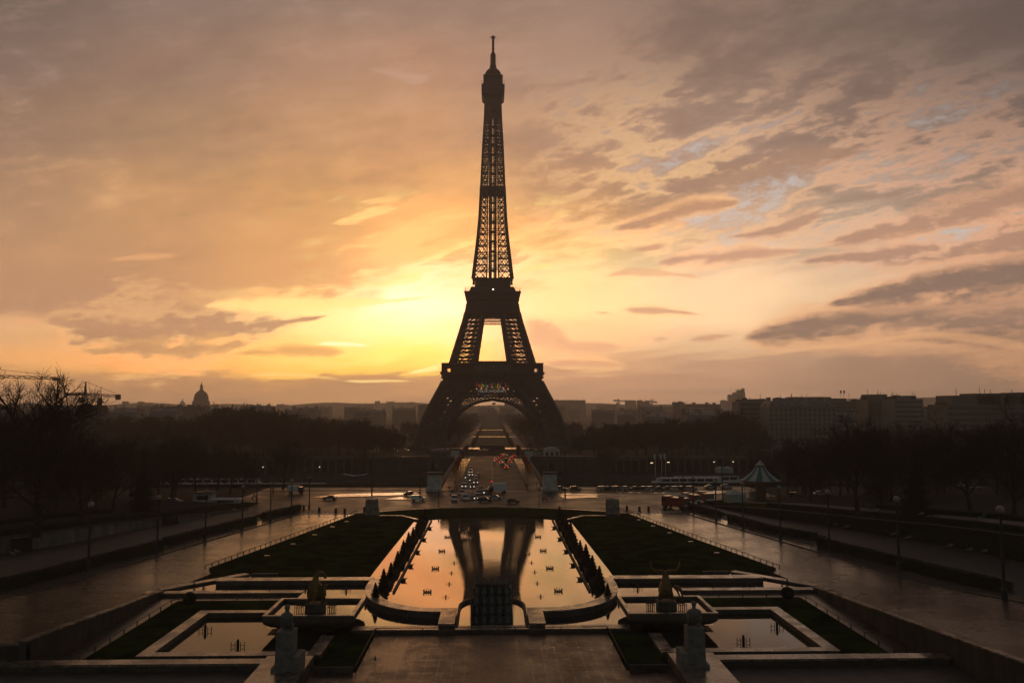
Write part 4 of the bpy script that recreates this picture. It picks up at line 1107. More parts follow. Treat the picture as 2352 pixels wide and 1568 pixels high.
    for i in range(8):
        a = i * pi / 4; s = hw(6.3, 86); b.bar((0, 0, pz(87)), (s * math.cos(a), s * math.sin(a), pz(87 if i % 2 else 85.5)), 0.28)
    b.build('antenna_mast', M['iron_dark'], T)
    # letters hung on the first girder, facing the camera
    def text(s, size):
        cu = bpy.data.curves.new('tmp_text', 'FONT'); cu.body = s; cu.size = size; cu.extrude = 0.15; cu.align_x = 'CENTER'; cu.align_y = 'CENTER'
        cu.offset = 0.02 * size
        o = bpy.data.objects.new('tmp_text', cu); COL.objects.link(o)
        dg = bpy.context.evaluated_depsgraph_get(); dg.update()
        me = bpy.data.meshes.new_from_object(o.evaluated_get(dg))
        bpy.data.objects.remove(o); bpy.data.curves.remove(cu); return me
    zl = ztab(886, 39); yl = -wo(zl) - 1.0; zv = ztab(898, 41); yv = -wo(zv) - 1.1; zr = ztab(907, 42); yr = -wo(zr) - 1.2
    fx = lambda zx: D(973.0 * 0 + (1380 + zx / 3.733) / 1.4898, 887, TY - 38).x
    for ch, x, c in zip('PARIS2012', (945, 1003, 1048, 1090, 1130, 1172, 1215, 1257, 1297), ('red', 'yellow', 'green', 'blue', 'orange', 'green', 'yellow', 'blue', 'red')):
        me = text(ch, 4.9); me.name = 'banner_letter'; me.materials.clear(); me.materials.append(M['sign_' + c])
        o = link('banner_letter', me, T, (fx(x), yl, zl)); o.rotation_euler = (pi / 2, 0, 0)
        o['label'] = c + ' letter ' + ch + ' of the hanging sign' if ch.isalpha() else c + ' figure ' + ch + ' of the hanging sign'
    me = text('VILLE CANDIDATE', 2.5); me.name = 'sign_line'; me.materials.clear(); me.materials.append(M['sign_white'])
    o = link('sign_line', me, T, (fx(1132), yv, zv)); o.rotation_euler = (pi / 2, 0, 0); o.scale = (1.0, 1, 1)
    for i, c in enumerate(('blue', 'black', 'red', 'yellow', 'green')):
        b = MB(); cx, cz = fx(1100) + (-4.0, 0, 4.0, -2.0, 2.0)[i], zr - (0 if i < 3 else 1.7)
        pts = [(cx + 1.75 * math.cos(a), yr - 0.05 * i, cz + 1.75 * math.sin(a)) for a in (2 * pi * q / 20 for q in range(21))]
        b.tube(pts, 0.2, 5, cap=False); b.build('emblem_ring', M['sign_' + c], T)
    b = MB(); b.lathe([(0.1, -0.5), (0.55, -0.25), (0.55, 0.25), (0.1, 0.5)], (0.4, -21.9, Z2 + 1.6), 8)
    b.build('beacon_lamp', M['lamp_white'], T)
build_tower()

# ------------------------------------------------------------------ street lamps
def globe_lamp(loc, h, label, group):
    T = thing('globe_lamp', label, 'street lamp', loc, group=group)
    k = h / 9.5
    b = MB(); b.lathe([(.30*k, 0), (.30*k, .12*h), (.17*k, .14*h), (.15*k, .5*h), (.12*k, .93*h), (.2*k, .935*h), (.22*k, .945*h)], n=8); b.build('post', M['dark_metal'], T)
    b = MB(); r = .40 * k; b.lathe([(r * math.sin(a), h - r - r * math.cos(a)) for a in [pi * (0.08 + .92 * i / 8) for i in range(9)]], n=12); b.build('globe', M['globe'], T, smooth=True)
    return T
LL = [(202,1151,1312),(360,1136,1270),(471,1123.5,1243),(555.5,1113,1217),(620.5,1106,1198),(669,1100,1183.8),(710,1093,1171)]
RL = [(2308,1160,1379),(2066,1138,1313),(1906,1123.5,1264),(1793,1114,1239),(1707,1106,1211),(1645,1101,1194),(1593,1094,1179)]
def base_on(px, py):
    z = 2.2
    for _ in range(12): p = G(px, py, z); z = zav(p.y) + .1
    return p
for i, (x, t, y) in enumerate(LL):
    p = base_on(x, y); h = D(x, t, p.y).z - p.z
    globe_lamp(p, h, '%s globe lamp from the square along the kerb of the left avenue' % ORD[len(LL) - 1 - i], 'globe lamps along the left avenue')
for i, (x, t, y) in enumerate(RL):
    p = base_on(x, y); h = D(x, t, p.y).z - p.z
    globe_lamp(p, h, '%s globe lamp from the square along the kerb of the right avenue' % ORD[len(RL) - 1 - i], 'globe lamps along the right avenue')
TALL = [(589,1063,1159,'beside the light kiosk left of the square'),(627,1066,1133,'behind the white van on the left of the square'),(854,1040,1131,'at the tip of the left traffic refuge'),(964.7,1047,1139,'beside the left bridgehead pedestal'),
        (1298,1038.6,1144,'on the small refuge right of the bridge'),(1397,1040,1120,'behind the parked cars right of the bridge'),(1569,1050,1128,'behind the row of parked cars near the white boat'),(1660,1053,1154,'beside the white tent')]
for x, t, y, w in TALL:
    p = G(x, y, 2.1); h = D(x, t, p.y).z - p.z
    T = thing('mast_lamp', 'tall slim dark lamp mast ' + w, 'street lamp', p, group='tall lamp masts round the square')
    b = MB(); b.lathe([(.26, 0), (.24, 1.4), (.16, 1.6), (.10, h)], n=6); b.build('mast', M['dark_metal'], T)
    for s in (-1, 1): b = MB(); b.tube([(0, 0, h - .6), (s * .5, 0, h - .1), (s * 1.5, 0, h)], .06, 5); b.cbox((s * 1.7, 0, h - .02), (.8, .3, .16)); b.build('lamp_arm', M['dark_metal'], T)
SIGN = [(1007.6,1124,1164,'left'),(1238,1117,1162,'right')]
for x, t, y, sd in SIGN:
    p = G(x, y, 2.1); h = D(x, t, p.y).z - p.z
    T = thing('signal_post', 'dark signal post at the edge of the grass bank %s of the traffic jam' % sd, 'signal post', p)
    b = MB(); b.tube([(0, 0, 0), (0, 0, h)], .09, 6); b.build('pole', M['dark_metal'], T)
    b = MB(); b.cbox((0, -.1, h - .6), (.36, .3, 1.0)); b.build('signal_head', M['dark_metal'], T)
p = G(1129, 1127, 2.1)
T = thing('traffic_light', 'traffic light showing red at the mouth of the bridge', 'traffic light', p)
b = MB(); b.tube([(0, 0, 0), (0, 0, 3.4)], .09, 6); b.build('pole', M['dark_metal'], T)
b = MB(); b.cbox((0, 0, 2.7), (.42, .3, 1.2)); b.build('signal_head', M['dark_metal'], T)
b = MB(); b.lathe([(.06, -.06), (.26, 0), (.06, .06)], (0, 0, 3.15), 8); b.v = [(x, z_ - 3.15 - .25 if False else y - .2, z_) for x, y, z_ in b.v]; b.build('red_light', M['signal'], T)
# bollards at the mouths of the avenues
bol = None
for i, (x, y) in enumerate([(697.6,1171),(733,1176),(771,1178),(792,1178.5),(837,1174.6),(1440,1172),(1468.6,1174),(1489.7,1173.5),(1525.7,1170.5)]):
    p = G(x, y, 2.05)
    if bol is None:
        bol = thing('bollard', '', 'bollard', p, group='dark bollards at the avenue mouths')
        b = MB(); b.lathe([(.42, 0), (.42, .15), (.34, .2), (.34, 1.0), (.40, 1.05), (.36, 1.25), (.1, 1.35)], n=10); b.build('post', M['dark_metal'], bol)
        r = bol
    else: r = dup(bol, p)
    n = i if i < 5 else i - 5
    r['label'] = 'dark stout bollard, %s from the left at the mouth of the %s avenue' % (ORD[n], 'left' if i < 5 else 'right')

# ------------------------------------------------------------------ vehicles (forward is +y)
def side_prism(b, prof_, hw, hw2=None, k=0):
    """profile (y, z) extruded across the car; upper points may be narrower"""
    n = len(prof_); hs = [hw if hw2 is None or z < hw2[0] else hw2[1] for y, z in prof_]
    vs = [(-h, y, z) for (y, z), h in zip(prof_, hs)] + [(h, y, z) for (y, z), h in zip(prof_, hs)]
    return b.add(vs, [tuple(range(n)), tuple(range(2*n-1, n-1, -1))] + [(i, (i+1) % n, n + (i+1) % n, n + i) for i in range(n)], k)
KINDS = {
 'sedan': dict(L=4.4, W=1.74, body=[(-2.15,.32),(2.1,.32),(2.2,.5),(2.12,.72),(1.0,.90),(-1.5,.94),(-2.12,.88),(-2.2,.6)], cab=[(1.05,.88),(.3,1.36),(-.9,1.38),(-1.65,.92)], roof=[(.36,1.33),(.2,1.42),(-.8,1.43),(-1.0,1.34)]),
 'hatchback': dict(L=3.9, W=1.66, body=[(-1.9,.32),(1.9,.32),(1.98,.5),(1.9,.74),(.95,.95),(-1.8,1.0),(-1.95,.8)], cab=[(1.0,.93),(.35,1.42),(-1.45,1.42),(-1.82,.98)], roof=[(.42,1.38),(.25,1.48),(-1.3,1.48),(-1.5,1.38)]),
 'estate': dict(L=4.5, W=1.74, body=[(-2.2,.34),(2.15,.34),(2.25,.52),(2.15,.76),(1.05,.95),(-2.15,1.0),(-2.25,.7)], cab=[(1.1,.93),(.45,1.45),(-1.95,1.45),(-2.15,.98)], roof=[(.5,1.4),(.35,1.52),(-1.9,1.52),(-2.0,1.4)]),
 'van': dict(L=4.3, W=1.75, body=[(-2.1,.34),(2.05,.34),(2.18,.55),(2.05,.85),(1.25,1.05),(1.2,1.08),(.5,1.12),(.2,1.82),(-2.05,1.84),(-2.12,1.0)], cab=[(1.3,1.03),(.62,1.66),(.24,1.66),(.24,1.03)], roof=[(.68,1.62),(.5,1.80),(.1,1.845),(.1,1.7)]),
}
def make_car(kind, paint, lights=None):
    K = KINDS[kind]; hw = K['W'] / 2
    T = thing('car' if kind != 'van' else 'van', '', 'car' if kind != 'van' else 'van')
    b = MB(); side_prism(b, K['body'], hw, (1.05, hw * .86)); b.build('body', M['car_' + paint], T)
    b = MB(); side_prism(b, K['cab'], hw * .94, (1.2, hw * .76)); b.build('windows', M['car_glass'], T)
    b = MB(); side_prism(b, K['roof'], hw * .78); b.build('roof', M['car_' + paint], T)
    ys = (K['L'] * .31, -K['L'] * .31)
    for y in ys:
        for s in (-1, 1):
            b = MB(); pts = [(s * (hw - .2), y, .33), (s * (hw + .02), y, .33)]; b.tube(pts, .33, 10); w = b.build('wheel', M['tyre'], T)
    f = max(p[0] for p in K['body']); r = min(p[0] for p in K['body'])
    for s in (-1, 1):
        b = MB(); b.cbox((s * hw * .72, f - .06, .63), (.22, .16, .13)); b.build('headlight', M['lamp_white'] if lights in ('front', 'both') else M['lamp_off'], T)
        b = MB(); b.cbox((s * hw * .78, r + .03, .78), (.28, .14, .24)); b.build('tail_light', M['lamp_red'] if lights in ('rear', 'both') else M['red_off'], T)
    return T
PROTO = {}
def car(kind, paint, px, py, heading, label, group=None, lights=None, z=2.01):
    k = (kind, paint, lights); p = G(px, py, z)
    if px is not None and 'bridge' in (group or ''):
        for _ in range(4): p = G(px, py, bz(min(414, max(262, p.y))) + .02)
    if k not in PROTO: t = PROTO[k] = make_car(*k); t.location = p; t.rotation_euler = (0, 0, heading)
    else: t = dup(PROTO[k], p, heading)
    t['label'] = label
    if group: t['group'] = group
    elif 'group' in t: del t['group']
    return t
TO, AW, RT, LF = pi, 0.0, -pi / 2, pi / 2
g1 = 'cars queueing on the bridge towards the square'
for i, (k, c, x, y, l, d) in enumerate([('hatchback','black',1085,1120,'both','black hatchback with both headlights lit leading the inner queue off the bridge'),
    ('estate','white_car',1066,1119,'front','white estate car leading the outer queue at the end of the bridge'),('hatchback','silver',1068.5,1111.5,None,'silver hatchback second in the outer bridge queue behind the white estate'),
    ('sedan','black',1076,1105,'front','black saloon third in the outer bridge queue'),('estate','silver',1073,1099,'front','silver estate car with lit headlamp fourth in the outer bridge queue'),
    ('hatchback','white_car',1082,1092.5,'front','white hatchback fifth in the outer bridge queue'),('estate','black',1081,1085.5,'both','dark estate car with two bright headlights in the outer queue halfway over the bridge'),
    ('sedan','blue',1082,1078,None,'dark blue saloon last in the outer bridge queue'),('sedan','grey',1093,1110,'front','grey saloon second in the inner bridge queue'),
    ('hatchback','beige',1094,1101,None,'pale hatchback third in the inner bridge queue'),('hatchback','blue',1097,1094,None,'blue hatchback last in the inner bridge queue')]):
    car(k, c, x, y, TO, d, g1, l)
g2 = 'cars with red tail lights leaving over the bridge'
for i, (k, c, x, y, l, d) in enumerate([('hatchback','dark_red',1163,1076,'rear','small dark red car with lit tail lights, nearest of those leaving over the bridge'),('estate','grey',1154,1069,None,'grey estate car leaving over the bridge just ahead of the small red one'),
    ('hatchback','white_car',1136,1064,None,'white hatchback alone near the centre line far along the bridge'),('sedan','silver',1150,1064.5,'rear','silver saloon with brake lights in the middle lane far along the bridge'),
    ('sedan','white_car',1174,1069,None,'white saloon by the right kerb far along the bridge'),('estate','dark_red',1171,1063,'rear','dark red estate car braking by the right kerb'),('hatchback','black',1162.5,1058,None,'black hatchback between the braking cars far along the bridge'),
    ('hatchback','black',1174,1054,'rear','black hatchback with bright brake lights in the right lane at the far bridge end'),('sedan','dark_red',1142,1054,'rear','dark red saloon with brake lights left of the far bridge end'),('hatchback','silver',1138,1057.5,'rear','silver hatchback braking beside the centre line near the far bridge end'),
    ('estate','black',1154,1049,'rear','black estate car with bright brake lights at the far end of the bridge'),('hatchback','dark_red',1159,1047.5,'rear','dark red hatchback braking in the crowd at the far end of the bridge'),('estate','silver',1164,1050.5,None,'silver estate car without lights at the far end of the bridge'),('sedan','grey',1181,1049,'rear','grey saloon with brake lights at the far right of the bridge')]):
    car(k, c, x, y, AW, d, g2, l)
sq = 'vehicles crossing the square'
for k, c, x, y, h, l, d in [('van','white_car',1043,1150,TO + .1,None,'white panel van at the left of the jam in front of the bridge'),('van','white_car',1068,1148,TO + .35,None,'white panel van turning in the middle of the jam'),
    ('hatchback','silver',1087,1147,TO + .5,'front','silver hatchback with one lit headlamp beside the turning white van'),('estate','black',1114,1152,RT - .1,None,'long black car crossing in front of the jam'),('sedan','silver',1138,1146,RT - .12,None,'silver saloon crossing behind the black car'),
    ('hatchback','dark_red',1179,1155,RT,None,'dark red hatchback alone on the square right of the jam'),('hatchback','silver',1112,1134,TO - .3,'front','silver hatchback with lit headlamp leaving the bridge mouth'),('sedan','grey',1100,1136,TO - .2,None,'grey saloon squeezed behind the silver cars in the jam'),
    ('estate','black',1040,1136,TO,None,'dark estate car behind the left white van'),('sedan','black',1060,1136,TO,None,'black saloon hidden behind the two white vans'),('hatchback','grey',1104,1127,TO,None,'grey hatchback at the stop line of the bridge'),
    ('sedan','grey',757,1147,LF,None,'grey saloon driving left on the square, near the left avenue'),('sedan','black',943,1138,RT,None,'dark saloon behind the white van left of the bridge'),('van','white_car',961,1150,RT,None,'white panel van driving right, left of the jam'),
    ('estate','silver',401,1155,RT,None,'silver estate car driving among the dark trees on the left')]:
    car(k, c, x, y, h, d, sq, l)
pk = 'cars parked along the river wall'
cols = ['grey','black','silver','black','grey','silver','black','dark_red','silver','grey','black','white_car','black','silver']
kd = ['sedan','hatchback','estate','sedan','estate','hatchback','sedan','hatchback','estate','sedan','sedan','estate','hatchback','estate']
xs_ = [1287,1322,1385,1398,1417,1438,1460,1480,1496,1514,1534,1553,1567,1587]
for i, (c, k, x) in enumerate(zip(cols, kd, xs_)):
    car(k, c, x, 1125.5 + .2 * (i % 3), RT + (.5 if i > 1 else 0), '%s %s parked along the river wall, %s counted from the bridge' % (c.replace('_car', '').replace('_', ' '), {'sedan': 'saloon', 'hatchback': 'hatchback', 'estate': 'estate car'}[k], ORD[i]), pk)
for c, k, x, y, d in (('silver','sedan',1632,1122,'silver saloon parked right of the row, in front of the pier'),('white_car','hatchback',1669,1121,'white hatchback parked at the far right behind the white tent'),('grey','estate',1826,1141,'grey estate car under the trees right of the carousel'),('silver','sedan',1884,1138,'silver saloon under the trees right of the carousel'),('silver','estate',2238,1122,'silver estate car in the dark far right behind the trees'),('white_car','sedan',2205,1117,'white saloon in the dark far right behind the trees'),
                        ('black','hatchback',362,1157,'black hatchback parked under the trees on the left'),('white_car','sedan',98,1153,'white saloon parked under the big bare tree on the far left'),('grey','sedan',330,1155,'grey saloon parked under the trees on the left')):
    car(k, c, x, y, RT, d, 'cars parked under the trees')
for i, (x, y) in enumerate(((905,1036.5),(932,1035.5),(1000,1036),(1026,1035),(1060,1037),(1085,1035.5),(1096,1036.5),(1113,1035.5),(1210,1036),(1236,1036))):
    c = ('black','grey','silver','black','dark_red')[i % 5]
    car('sedan' if i % 2 else 'estate', c, x, y, RT, '%s car on the far quay road, %s from the left' % (c.replace('_', ' '), ORD[i]), 'cars on the far quay road', None, 2.42)

def box_truck(name, label, cat, loc, rz, paint, L, H, cabp):
    T = thing(name, label, cat, loc, rz)
    b = MB(); b.cbox((0, -.9, .55 + H / 2), (2.2, L, H)); b.build('cargo_box', M[paint], T)
    f = L / 2 - .9
    b = MB(); side_prism(b, [(f + .05, .45), (f + 1.75, .45), (f + 1.8, 1.1), (f + 1.25, 2.1), (f + .05, 2.15)], 1.0); b.build('cab', M[cabp], T)
    b = MB(); side_prism(b, [(f + .7, 1.25), (f + 1.74, 1.25), (f + 1.32, 2.0), (f + .7, 2.0)], 1.02); b.build('windows', M['car_glass'], T)
    for y in (f + .9, -L / 2):
        for s in (-1, 1): b = MB(); b.tube([(s * .8, y, .45), (s * 1.12, y, .45)], .45, 10); b.build('wheel', M['tyre'], T)
    for s in (-1, 1): b = MB(); b.cbox((s * .95, -L / 2 - .93, 1.0), (.2, .1, .3)); b.build('tail_light', M['red_off'], T)
    return T
box_truck('box_truck', 'white box truck turning onto the bridge beside the red traffic light', 'truck', G(1141, 1131, 2.01), LF + .25, 'white', 4.6, 2.6, 'car_black')
box_truck('delivery_van', 'large white delivery van on the road left of the square', 'van', G(680, 1132.5, 2.01), RT, 'white', 3.4, 2.0, 'car_dark_red')
def fire_engine(loc, rz, label, ladder):
    T = thing('fire_engine', label, 'fire engine', loc, rz, 'fire engines at the right avenue')
    b = MB(); b.cbox((0, -.8, 1.65), (2.4, 4.6, 2.1)); b.build('equipment_body', M['fire_red'], T)
    b = MB(); side_prism(b, [(1.55, .5), (3.4, .5), (3.45, 1.5), (3.2, 2.9), (1.55, 2.9)], 1.18); b.build('cab', M['fire_red'], T)
    b = MB(); side_prism(b, [(2.2, 1.7), (3.46, 1.7), (3.27, 2.6), (2.2, 2.6)], 1.2); b.build('windows', M['car_glass'], T)
    b = MB(); b.cbox((0, -3.16, 1.0), (2.3, .12, .5)); b.build('bumper', M['white'], T); b = MB(); b.cbox((0, 3.5, .75), (2.3, .14, .5)); b.build('bumper', M['white'], T)
    b = MB(); b.cbox((0, -3.12, 1.9), (2.0, .06, 1.1)); b.build('roller_shutter', M['zinc'], T)
    if ladder:
        b = MB()
        for s in (-1, 1):
            for z in (3.05, 3.4): b.bar((s * .42, -3.3, z), (s * .42, 3.6, z + .25), .10)
        for i in range(16): y = -3.2 + i * .45; b.bar((-.42, y, 3.05 + .25 * (y + 3.3) / 6.9), (.42, y, 3.05 + .25 * (y + 3.3) / 6.9), .06)
        b.build('ladder', M['white'], T)
        b = MB(); b.lathe([(.7, 2.7), (.7, 3.0)], (0, -1.5, 0), 12); b.build('turntable', M['dark_metal'], T)
    for y in (2.3, -2.0):
        for s in (-1, 1): b = MB(); b.tube([(s * .85, y, .5), (s * 1.2, y, .5)], .5, 10); b.build('wheel', M['tyre'], T)
    for s in (-1, 1):
        b = MB(); b.cbox((s * .95, -3.24, 1.35), (.25, .08, .3)); b.build('tail_light', M['red_off'], T)
        b = MB(); b.cbox((s * .9, 3.5, 1.1), (.3, .1, .25)); b.build('headlight', M['lamp_off'], T)
    return T
fire_engine(G(1553, 1167, 2.02), .75, 'large red fire engine with white ladder at the mouth of the right avenue', True).scale = (1.15,) * 3
fire_engine(G(1588, 1154, 2.02), .5, 'smaller red fire engine behind the ladder engine', False).scale = (.95,) * 3
fire_engine(G(1621, 1153, 2.02), .2, 'red fire van with pale rear shutter beside the white tent', False).scale = (1.05, .9, 1.05)

# scooters with riders
def person(loc, rz, label, pose, cloth, scale=1.0, group=None, parent=None):
    if pose == 'ride':
        P = [(0,0,.85,.15),(0,.02,1.1,.17),(0,.08,1.4,.16),(0,.10,1.52,.07),(0,.14,1.66,.105),(0,.15,1.76,.08),(.12,.1,.83,.11),(.17,.48,.80,.085),(.17,.42,.42,.06),(.17,.5,.34,.045),(-.12,.1,.83,.11),(-.17,.48,.80,.085),(-.17,.42,.42,.06),(-.17,.5,.34,.045),(.2,.1,1.38,.065),(.28,.3,1.15,.05),(.26,.55,1.12,.04),(-.2,.1,1.38,.065),(-.28,.3,1.15,.05),(-.26,.55,1.12,.04)]
    else:
        P = [(0,0,.92,.15),(0,0,1.15,.15),(0,0,1.4,.16),(0,0,1.53,.06),(0,.02,1.64,.10),(0,.02,1.74,.085),(.1,0,.88,.10),(.12,.06,.5,.075),(.12,-.04,.1,.05),(.12,.1,.05,.04),(-.1,0,.88,.10),(-.12,-.03,.5,.075),(-.12,-.1,.1,.05),(-.12,.04,.05,.04),(.2,0,1.42,.06),(.26,-.02,1.12,.05),(.26,.08,.86,.04),(-.2,0,1.42,.06),(-.26,.02,1.12,.05),(-.26,-.05,.86,.04)]
    E = chain(0,1,2,3,4,5) + chain(0,6,7,8,9) + chain(0,10,11,12,13) + chain(2,14,15,16) + chain(2,17,18,19)
    me = skin(P, E, 1); me.name = 'person'; me.materials.append(M[cloth])
    o = link('person', me, None, loc); o.rotation_euler = (0, 0, rz); o.scale = (scale,) * 3
    tag(o, label, 'person', group); return o
def scooter(px, py, rz, where):
    p = G(px, py, 2.01)
    T = thing('motor_scooter', 'dark motor scooter ridden ' + where, 'scooter', p, rz)
    b = MB(); side_prism(b, [(-.9, .5), (-.2, .35), (.35, .35), (.55, .9), (.7, 1.05), (.5, 1.1), (.3, .6), (-.1, .55), (-.2, .8), (-.95, .85)], .17); b.build('body', M['car_black'], T)
    for y in (.75, -.65): b = MB(); b.tube([(-.06, y, .28), (.06, y, .28)], .28, 10); b.build('wheel', M['tyre'], T)
    b = MB(); b.tube([(-.35, .5, 1.12), (0, .6, 1.1), (.35, .5, 1.12)], .03, 5); b.build('handlebar', M['dark_metal'], T)
    b = MB(); b.cbox((0, -.85, 1.05), (.42, .4, .4)); b.build('top_box', M['dark_metal'], T)
    b = MB(); b.cbox((0, -1.0, .75), (.12, .06, .1)); b.build('tail_light', M['lamp_red'], T)
    person(p, rz, 'person in dark clothes sitting on the scooter ' + where, 'ride', 'car_black')
scooter(1251, 1149, LF, 'across the square right of the jam'); scooter(1209, 1124, AW, 'up to the right bridge sidewalk'); scooter(585, 1145, LF, 'left along the road by the kiosk')
for x, y, z, w in ((1241,1122,2.15,'beside the right bridgehead pedestal'),(1261,1126,2.15,'in front of the right bridgehead pedestal'),(1032,1127,2.1,'left of the bridge queue'),(1045.5,1115,2.3,'on the left bridge sidewalk'),(1233,1117,2.3,'on the right bridge sidewalk')):
    person(G(x, y, z), .4, 'person in dark coat standing ' + w, 'stand', 'car_black')

# ------------------------------------------------------------------ bridgehead pedestals with horse groups
def horse_group():
    P = [(0,-.9,2.0,.55,.62),(0,0,2.0,.52,.60),(0,.9,2.15,.55,.66),(0,1.5,2.75,.32,.42),(0,1.85,3.3,.22,.3),(0,2.15,3.45,.2,.22),(0,2.6,3.1,.12,.14),
         (.3,-1.0,1.4,.28),(.32,-.8,.85,.16),(.32,-1.0,.15,.11),(-.3,-1.0,1.4,.28),(-.32,-.6,.85,.16),(-.32,-.8,.15,.11),
         (.3,1.0,1.4,.22),(.3,1.1,.75,.14),(.3,1.0,.1,.11),(-.3,1.1,1.5,.22),(-.3,1.6,1.25,.14),(-.3,1.55,.75,.10),(0,-1.5,2.1,.14),(0,-1.8,1.2,.10)]
    E = chain(0,1,2,3,4,5,6) + chain(0,7,8,9) + chain(0,10,11,12) + chain(2,13,14,15) + chain(2,16,17,18) + chain(0,19,20)
    return skin(P, E, 2)
HORSE = horse_group(); HORSE.materials.append(M['stone_dark'])
WARR = skin([(0,0,1.5,.3),(0,0,2.1,.3),(0,0,2.6,.34),(0,.02,2.95,.13),(0,.06,3.2,.2),(0,.06,3.4,.15),(.2,0,1.4,.2),(.24,.1,.8,.15),(.24,0,.1,.1),(-.2,0,1.4,.2),(-.24,-.1,.8,.15),(-.24,-.1,.1,.1),(.42,0,2.55,.13),(.6,.2,2.1,.1),(.6,.6,2.3,.08),(-.42,0,2.55,.13),(-.5,0,2.0,.1),(-.5,.1,1.6,.08)],
            chain(0,1,2,3,4,5) + chain(0,6,7,8) + chain(0,9,10,11) + chain(2,12,13,14) + chain(2,15,16,17), 2); WARR.materials.append(M['stone_dark'])
for x, y, z, h, w, wh in ((-19.6, 262.5, 1.95, 6.2, 4.6, 'near left'), (19.6, 262.5, 1.95, 6.2, 4.6, 'near right'), (-19.6, 411, 2.3, 5.6, 4.6, 'far left'), (19.6, 411, 2.3, 5.2, 4.6, 'far right')):
    s = 1 if x > 0 else -1
    T = thing('bridgehead_pedestal', 'pale square stone pedestal at the %s corner of the bridge' % wh, 'pedestal', (x, y, z))
    b = MB(); b.frus(0, (w/2 + .35,) * 2, .9, (w/2 + .35,) * 2); b.frus(.9, (w/2 + .1,) * 2, 1.2, (w/2,) * 2); b.build('plinth', M['pier'], T)
    b = MB(); b.frus(1.2, (w/2,) * 2, h - .6, (w/2 - .08,) * 2); b.build('shaft', M['pier'], T)
    b = MB(); b.frus(h - .6, (w/2 + .3,) * 2, h, (w/2 + .35,) * 2); b.build('cap', M['stone_dark'], T)
    S = thing('horse_statue', 'dark statue of a warrior leading a horse on the %s pedestal of the bridge' % wh, 'statue', (x, y, z + h), pi * (x > 0) + .3 * s)
    link('horse', HORSE, S, (.35, 0, 0)); link('warrior', WARR, S, (-.9, .7, 0))
# flagpoles along the bridge
for s, side in ((-1, 'left'), (1, 'right')):
    for i in range(9):
        y = 266 + i * 15.5; z = bz(y) + .16
        T = thing('banner_pole', '%s banner pole from the square along the %s kerb of the bridge' % (ORD[i], side), 'pole', (s * 12.1, y, z), group='banner poles on the %s of the bridge' % side)
        b = MB(); b.tube([(0, 0, 0), (0, 0, 8.6)], [.16, .09], 6); b.build('pole', M['dark_metal'], T)
        c = ('orange', 'red', 'red', 'orange', 'blue', 'orange', 'red', 'blue', 'red')[i]
        b = MB(); b.cbox((s * .75, 0, 6.6), (1.2, .06, 3.0)); f = b.build('banner', M['banner_' + c], T)
# ------------------------------------------------------------------ boats, tents, kiosks
def tour_boat(x0, x1, y, label, roofm, H=2.6):
    L = x1 - x0; T = thing('tour_boat', label, 'boat', ((x0 + x1) / 2, y, -5.6))
    h = L / 2; hull = [(-h, 0), (-h + 2.2, -2.4), (h - 1, -2.4), (h, -1.6), (h, 1.6), (h - 1, 2.4), (-h + 2.2, 2.4)]
    b = MB(); b.prism(hull, -.6, 1.0); b.build('hull', M['white'], T)
    b = MB(); b.box((-h + 4.5, -2.0, 1.0), (h - 1.2, 2.0, 2.3)); b.build('saloon_windows', M['car_glass'], T)
    b = MB()
    for i in range(int(L / 4)): b.box((-h + 4.5 + i * 4, -2.06, 1.0), (-h + 4.9 + i * 4, 2.06, 2.3))
    b.box((h - 2.2, -2.06, 1.0), (h - 1.15, 2.06, 2.3)); b.build('window_posts', M['white'], T)
    b = MB(); b.box((-h + 3.8, -2.3, 2.3), (h - .8, 2.3, 2.6)); b.build('roof', M[roofm], T)
    b = MB(); side_prism(b, [(0, 0), (2, 0), (1.6, 1.6), (.2, 1.6)], 1.2); b.v = [(-h + 2.5 + q[1], q[0], q[2] + 1.0) for q in b.v]; b.build('wheelhouse', M['white'], T)
    return T
a = D(1496, 1110, 362); c = D(1656, 1110, 362)
tour_boat(a.x, c.x, 362, 'long white tour boat with dark windows moored right of the bridge', 'white')
a = D(1536, 1090, 369); c = D(1700, 1090, 369)
tour_boat(a.x, c.x, 369.2, 'second tour boat with a pale flat roof behind the white one', 'stone')
a = D(540, 1118, 340); c = D(752, 1118, 340)
tour_boat(a.x, c.x, 340, 'long dark roofed tour boat moored left of the bridge', 'zinc')
a = D(366, 1105, 362); c = D(600, 1105, 362)
tour_boat(a.x, c.x, 362, 'long tour boat with pale roof edge at the far left bank', 'stone')
T = thing('river_launch', 'small launch with a wing shaped white awning left of the bridge', 'boat', D(816, 1100, 366))
T.location.z = -5.6
b = MB(); b.prism([(-5, 0), (-3.5, -1.3), (4, -1.3), (4.4, 0), (4, 1.3), (-3.5, 1.3)], -.4, 1.0); b.build('hull', M['dark_metal'], T)
b = MB(); b.add([(-5.5, -1.2, 4.2), (0, -1.2, 3.4), (5.5, -1.2, 4.2), (5.5, 1.2, 4.2), (0, 1.2, 3.4), (-5.5, 1.2, 4.2), (-5.5, -1.2, 4.35), (0, -1.2, 3.55), (5.5, -1.2, 4.35), (5.5, 1.2, 4.35), (0, 1.2, 3.55), (-5.5, 1.2, 4.35)], [(0,1,4,5),(1,2,3,4),(6,7,10,11),(7,8,9,10),(0,1,7,6),(1,2,8,7),(5,4,10,11),(4,3,9,10),(0,5,11,6),(2,3,9,8)]); b.build('awning', M['white'], T)
b = MB(); [b.tube([(x, 0, 1), (x, 0, 3.5)], .08, 5) for x in (-2, 2)]; b.build('awning_post', M['dark_metal'], T)
b = None
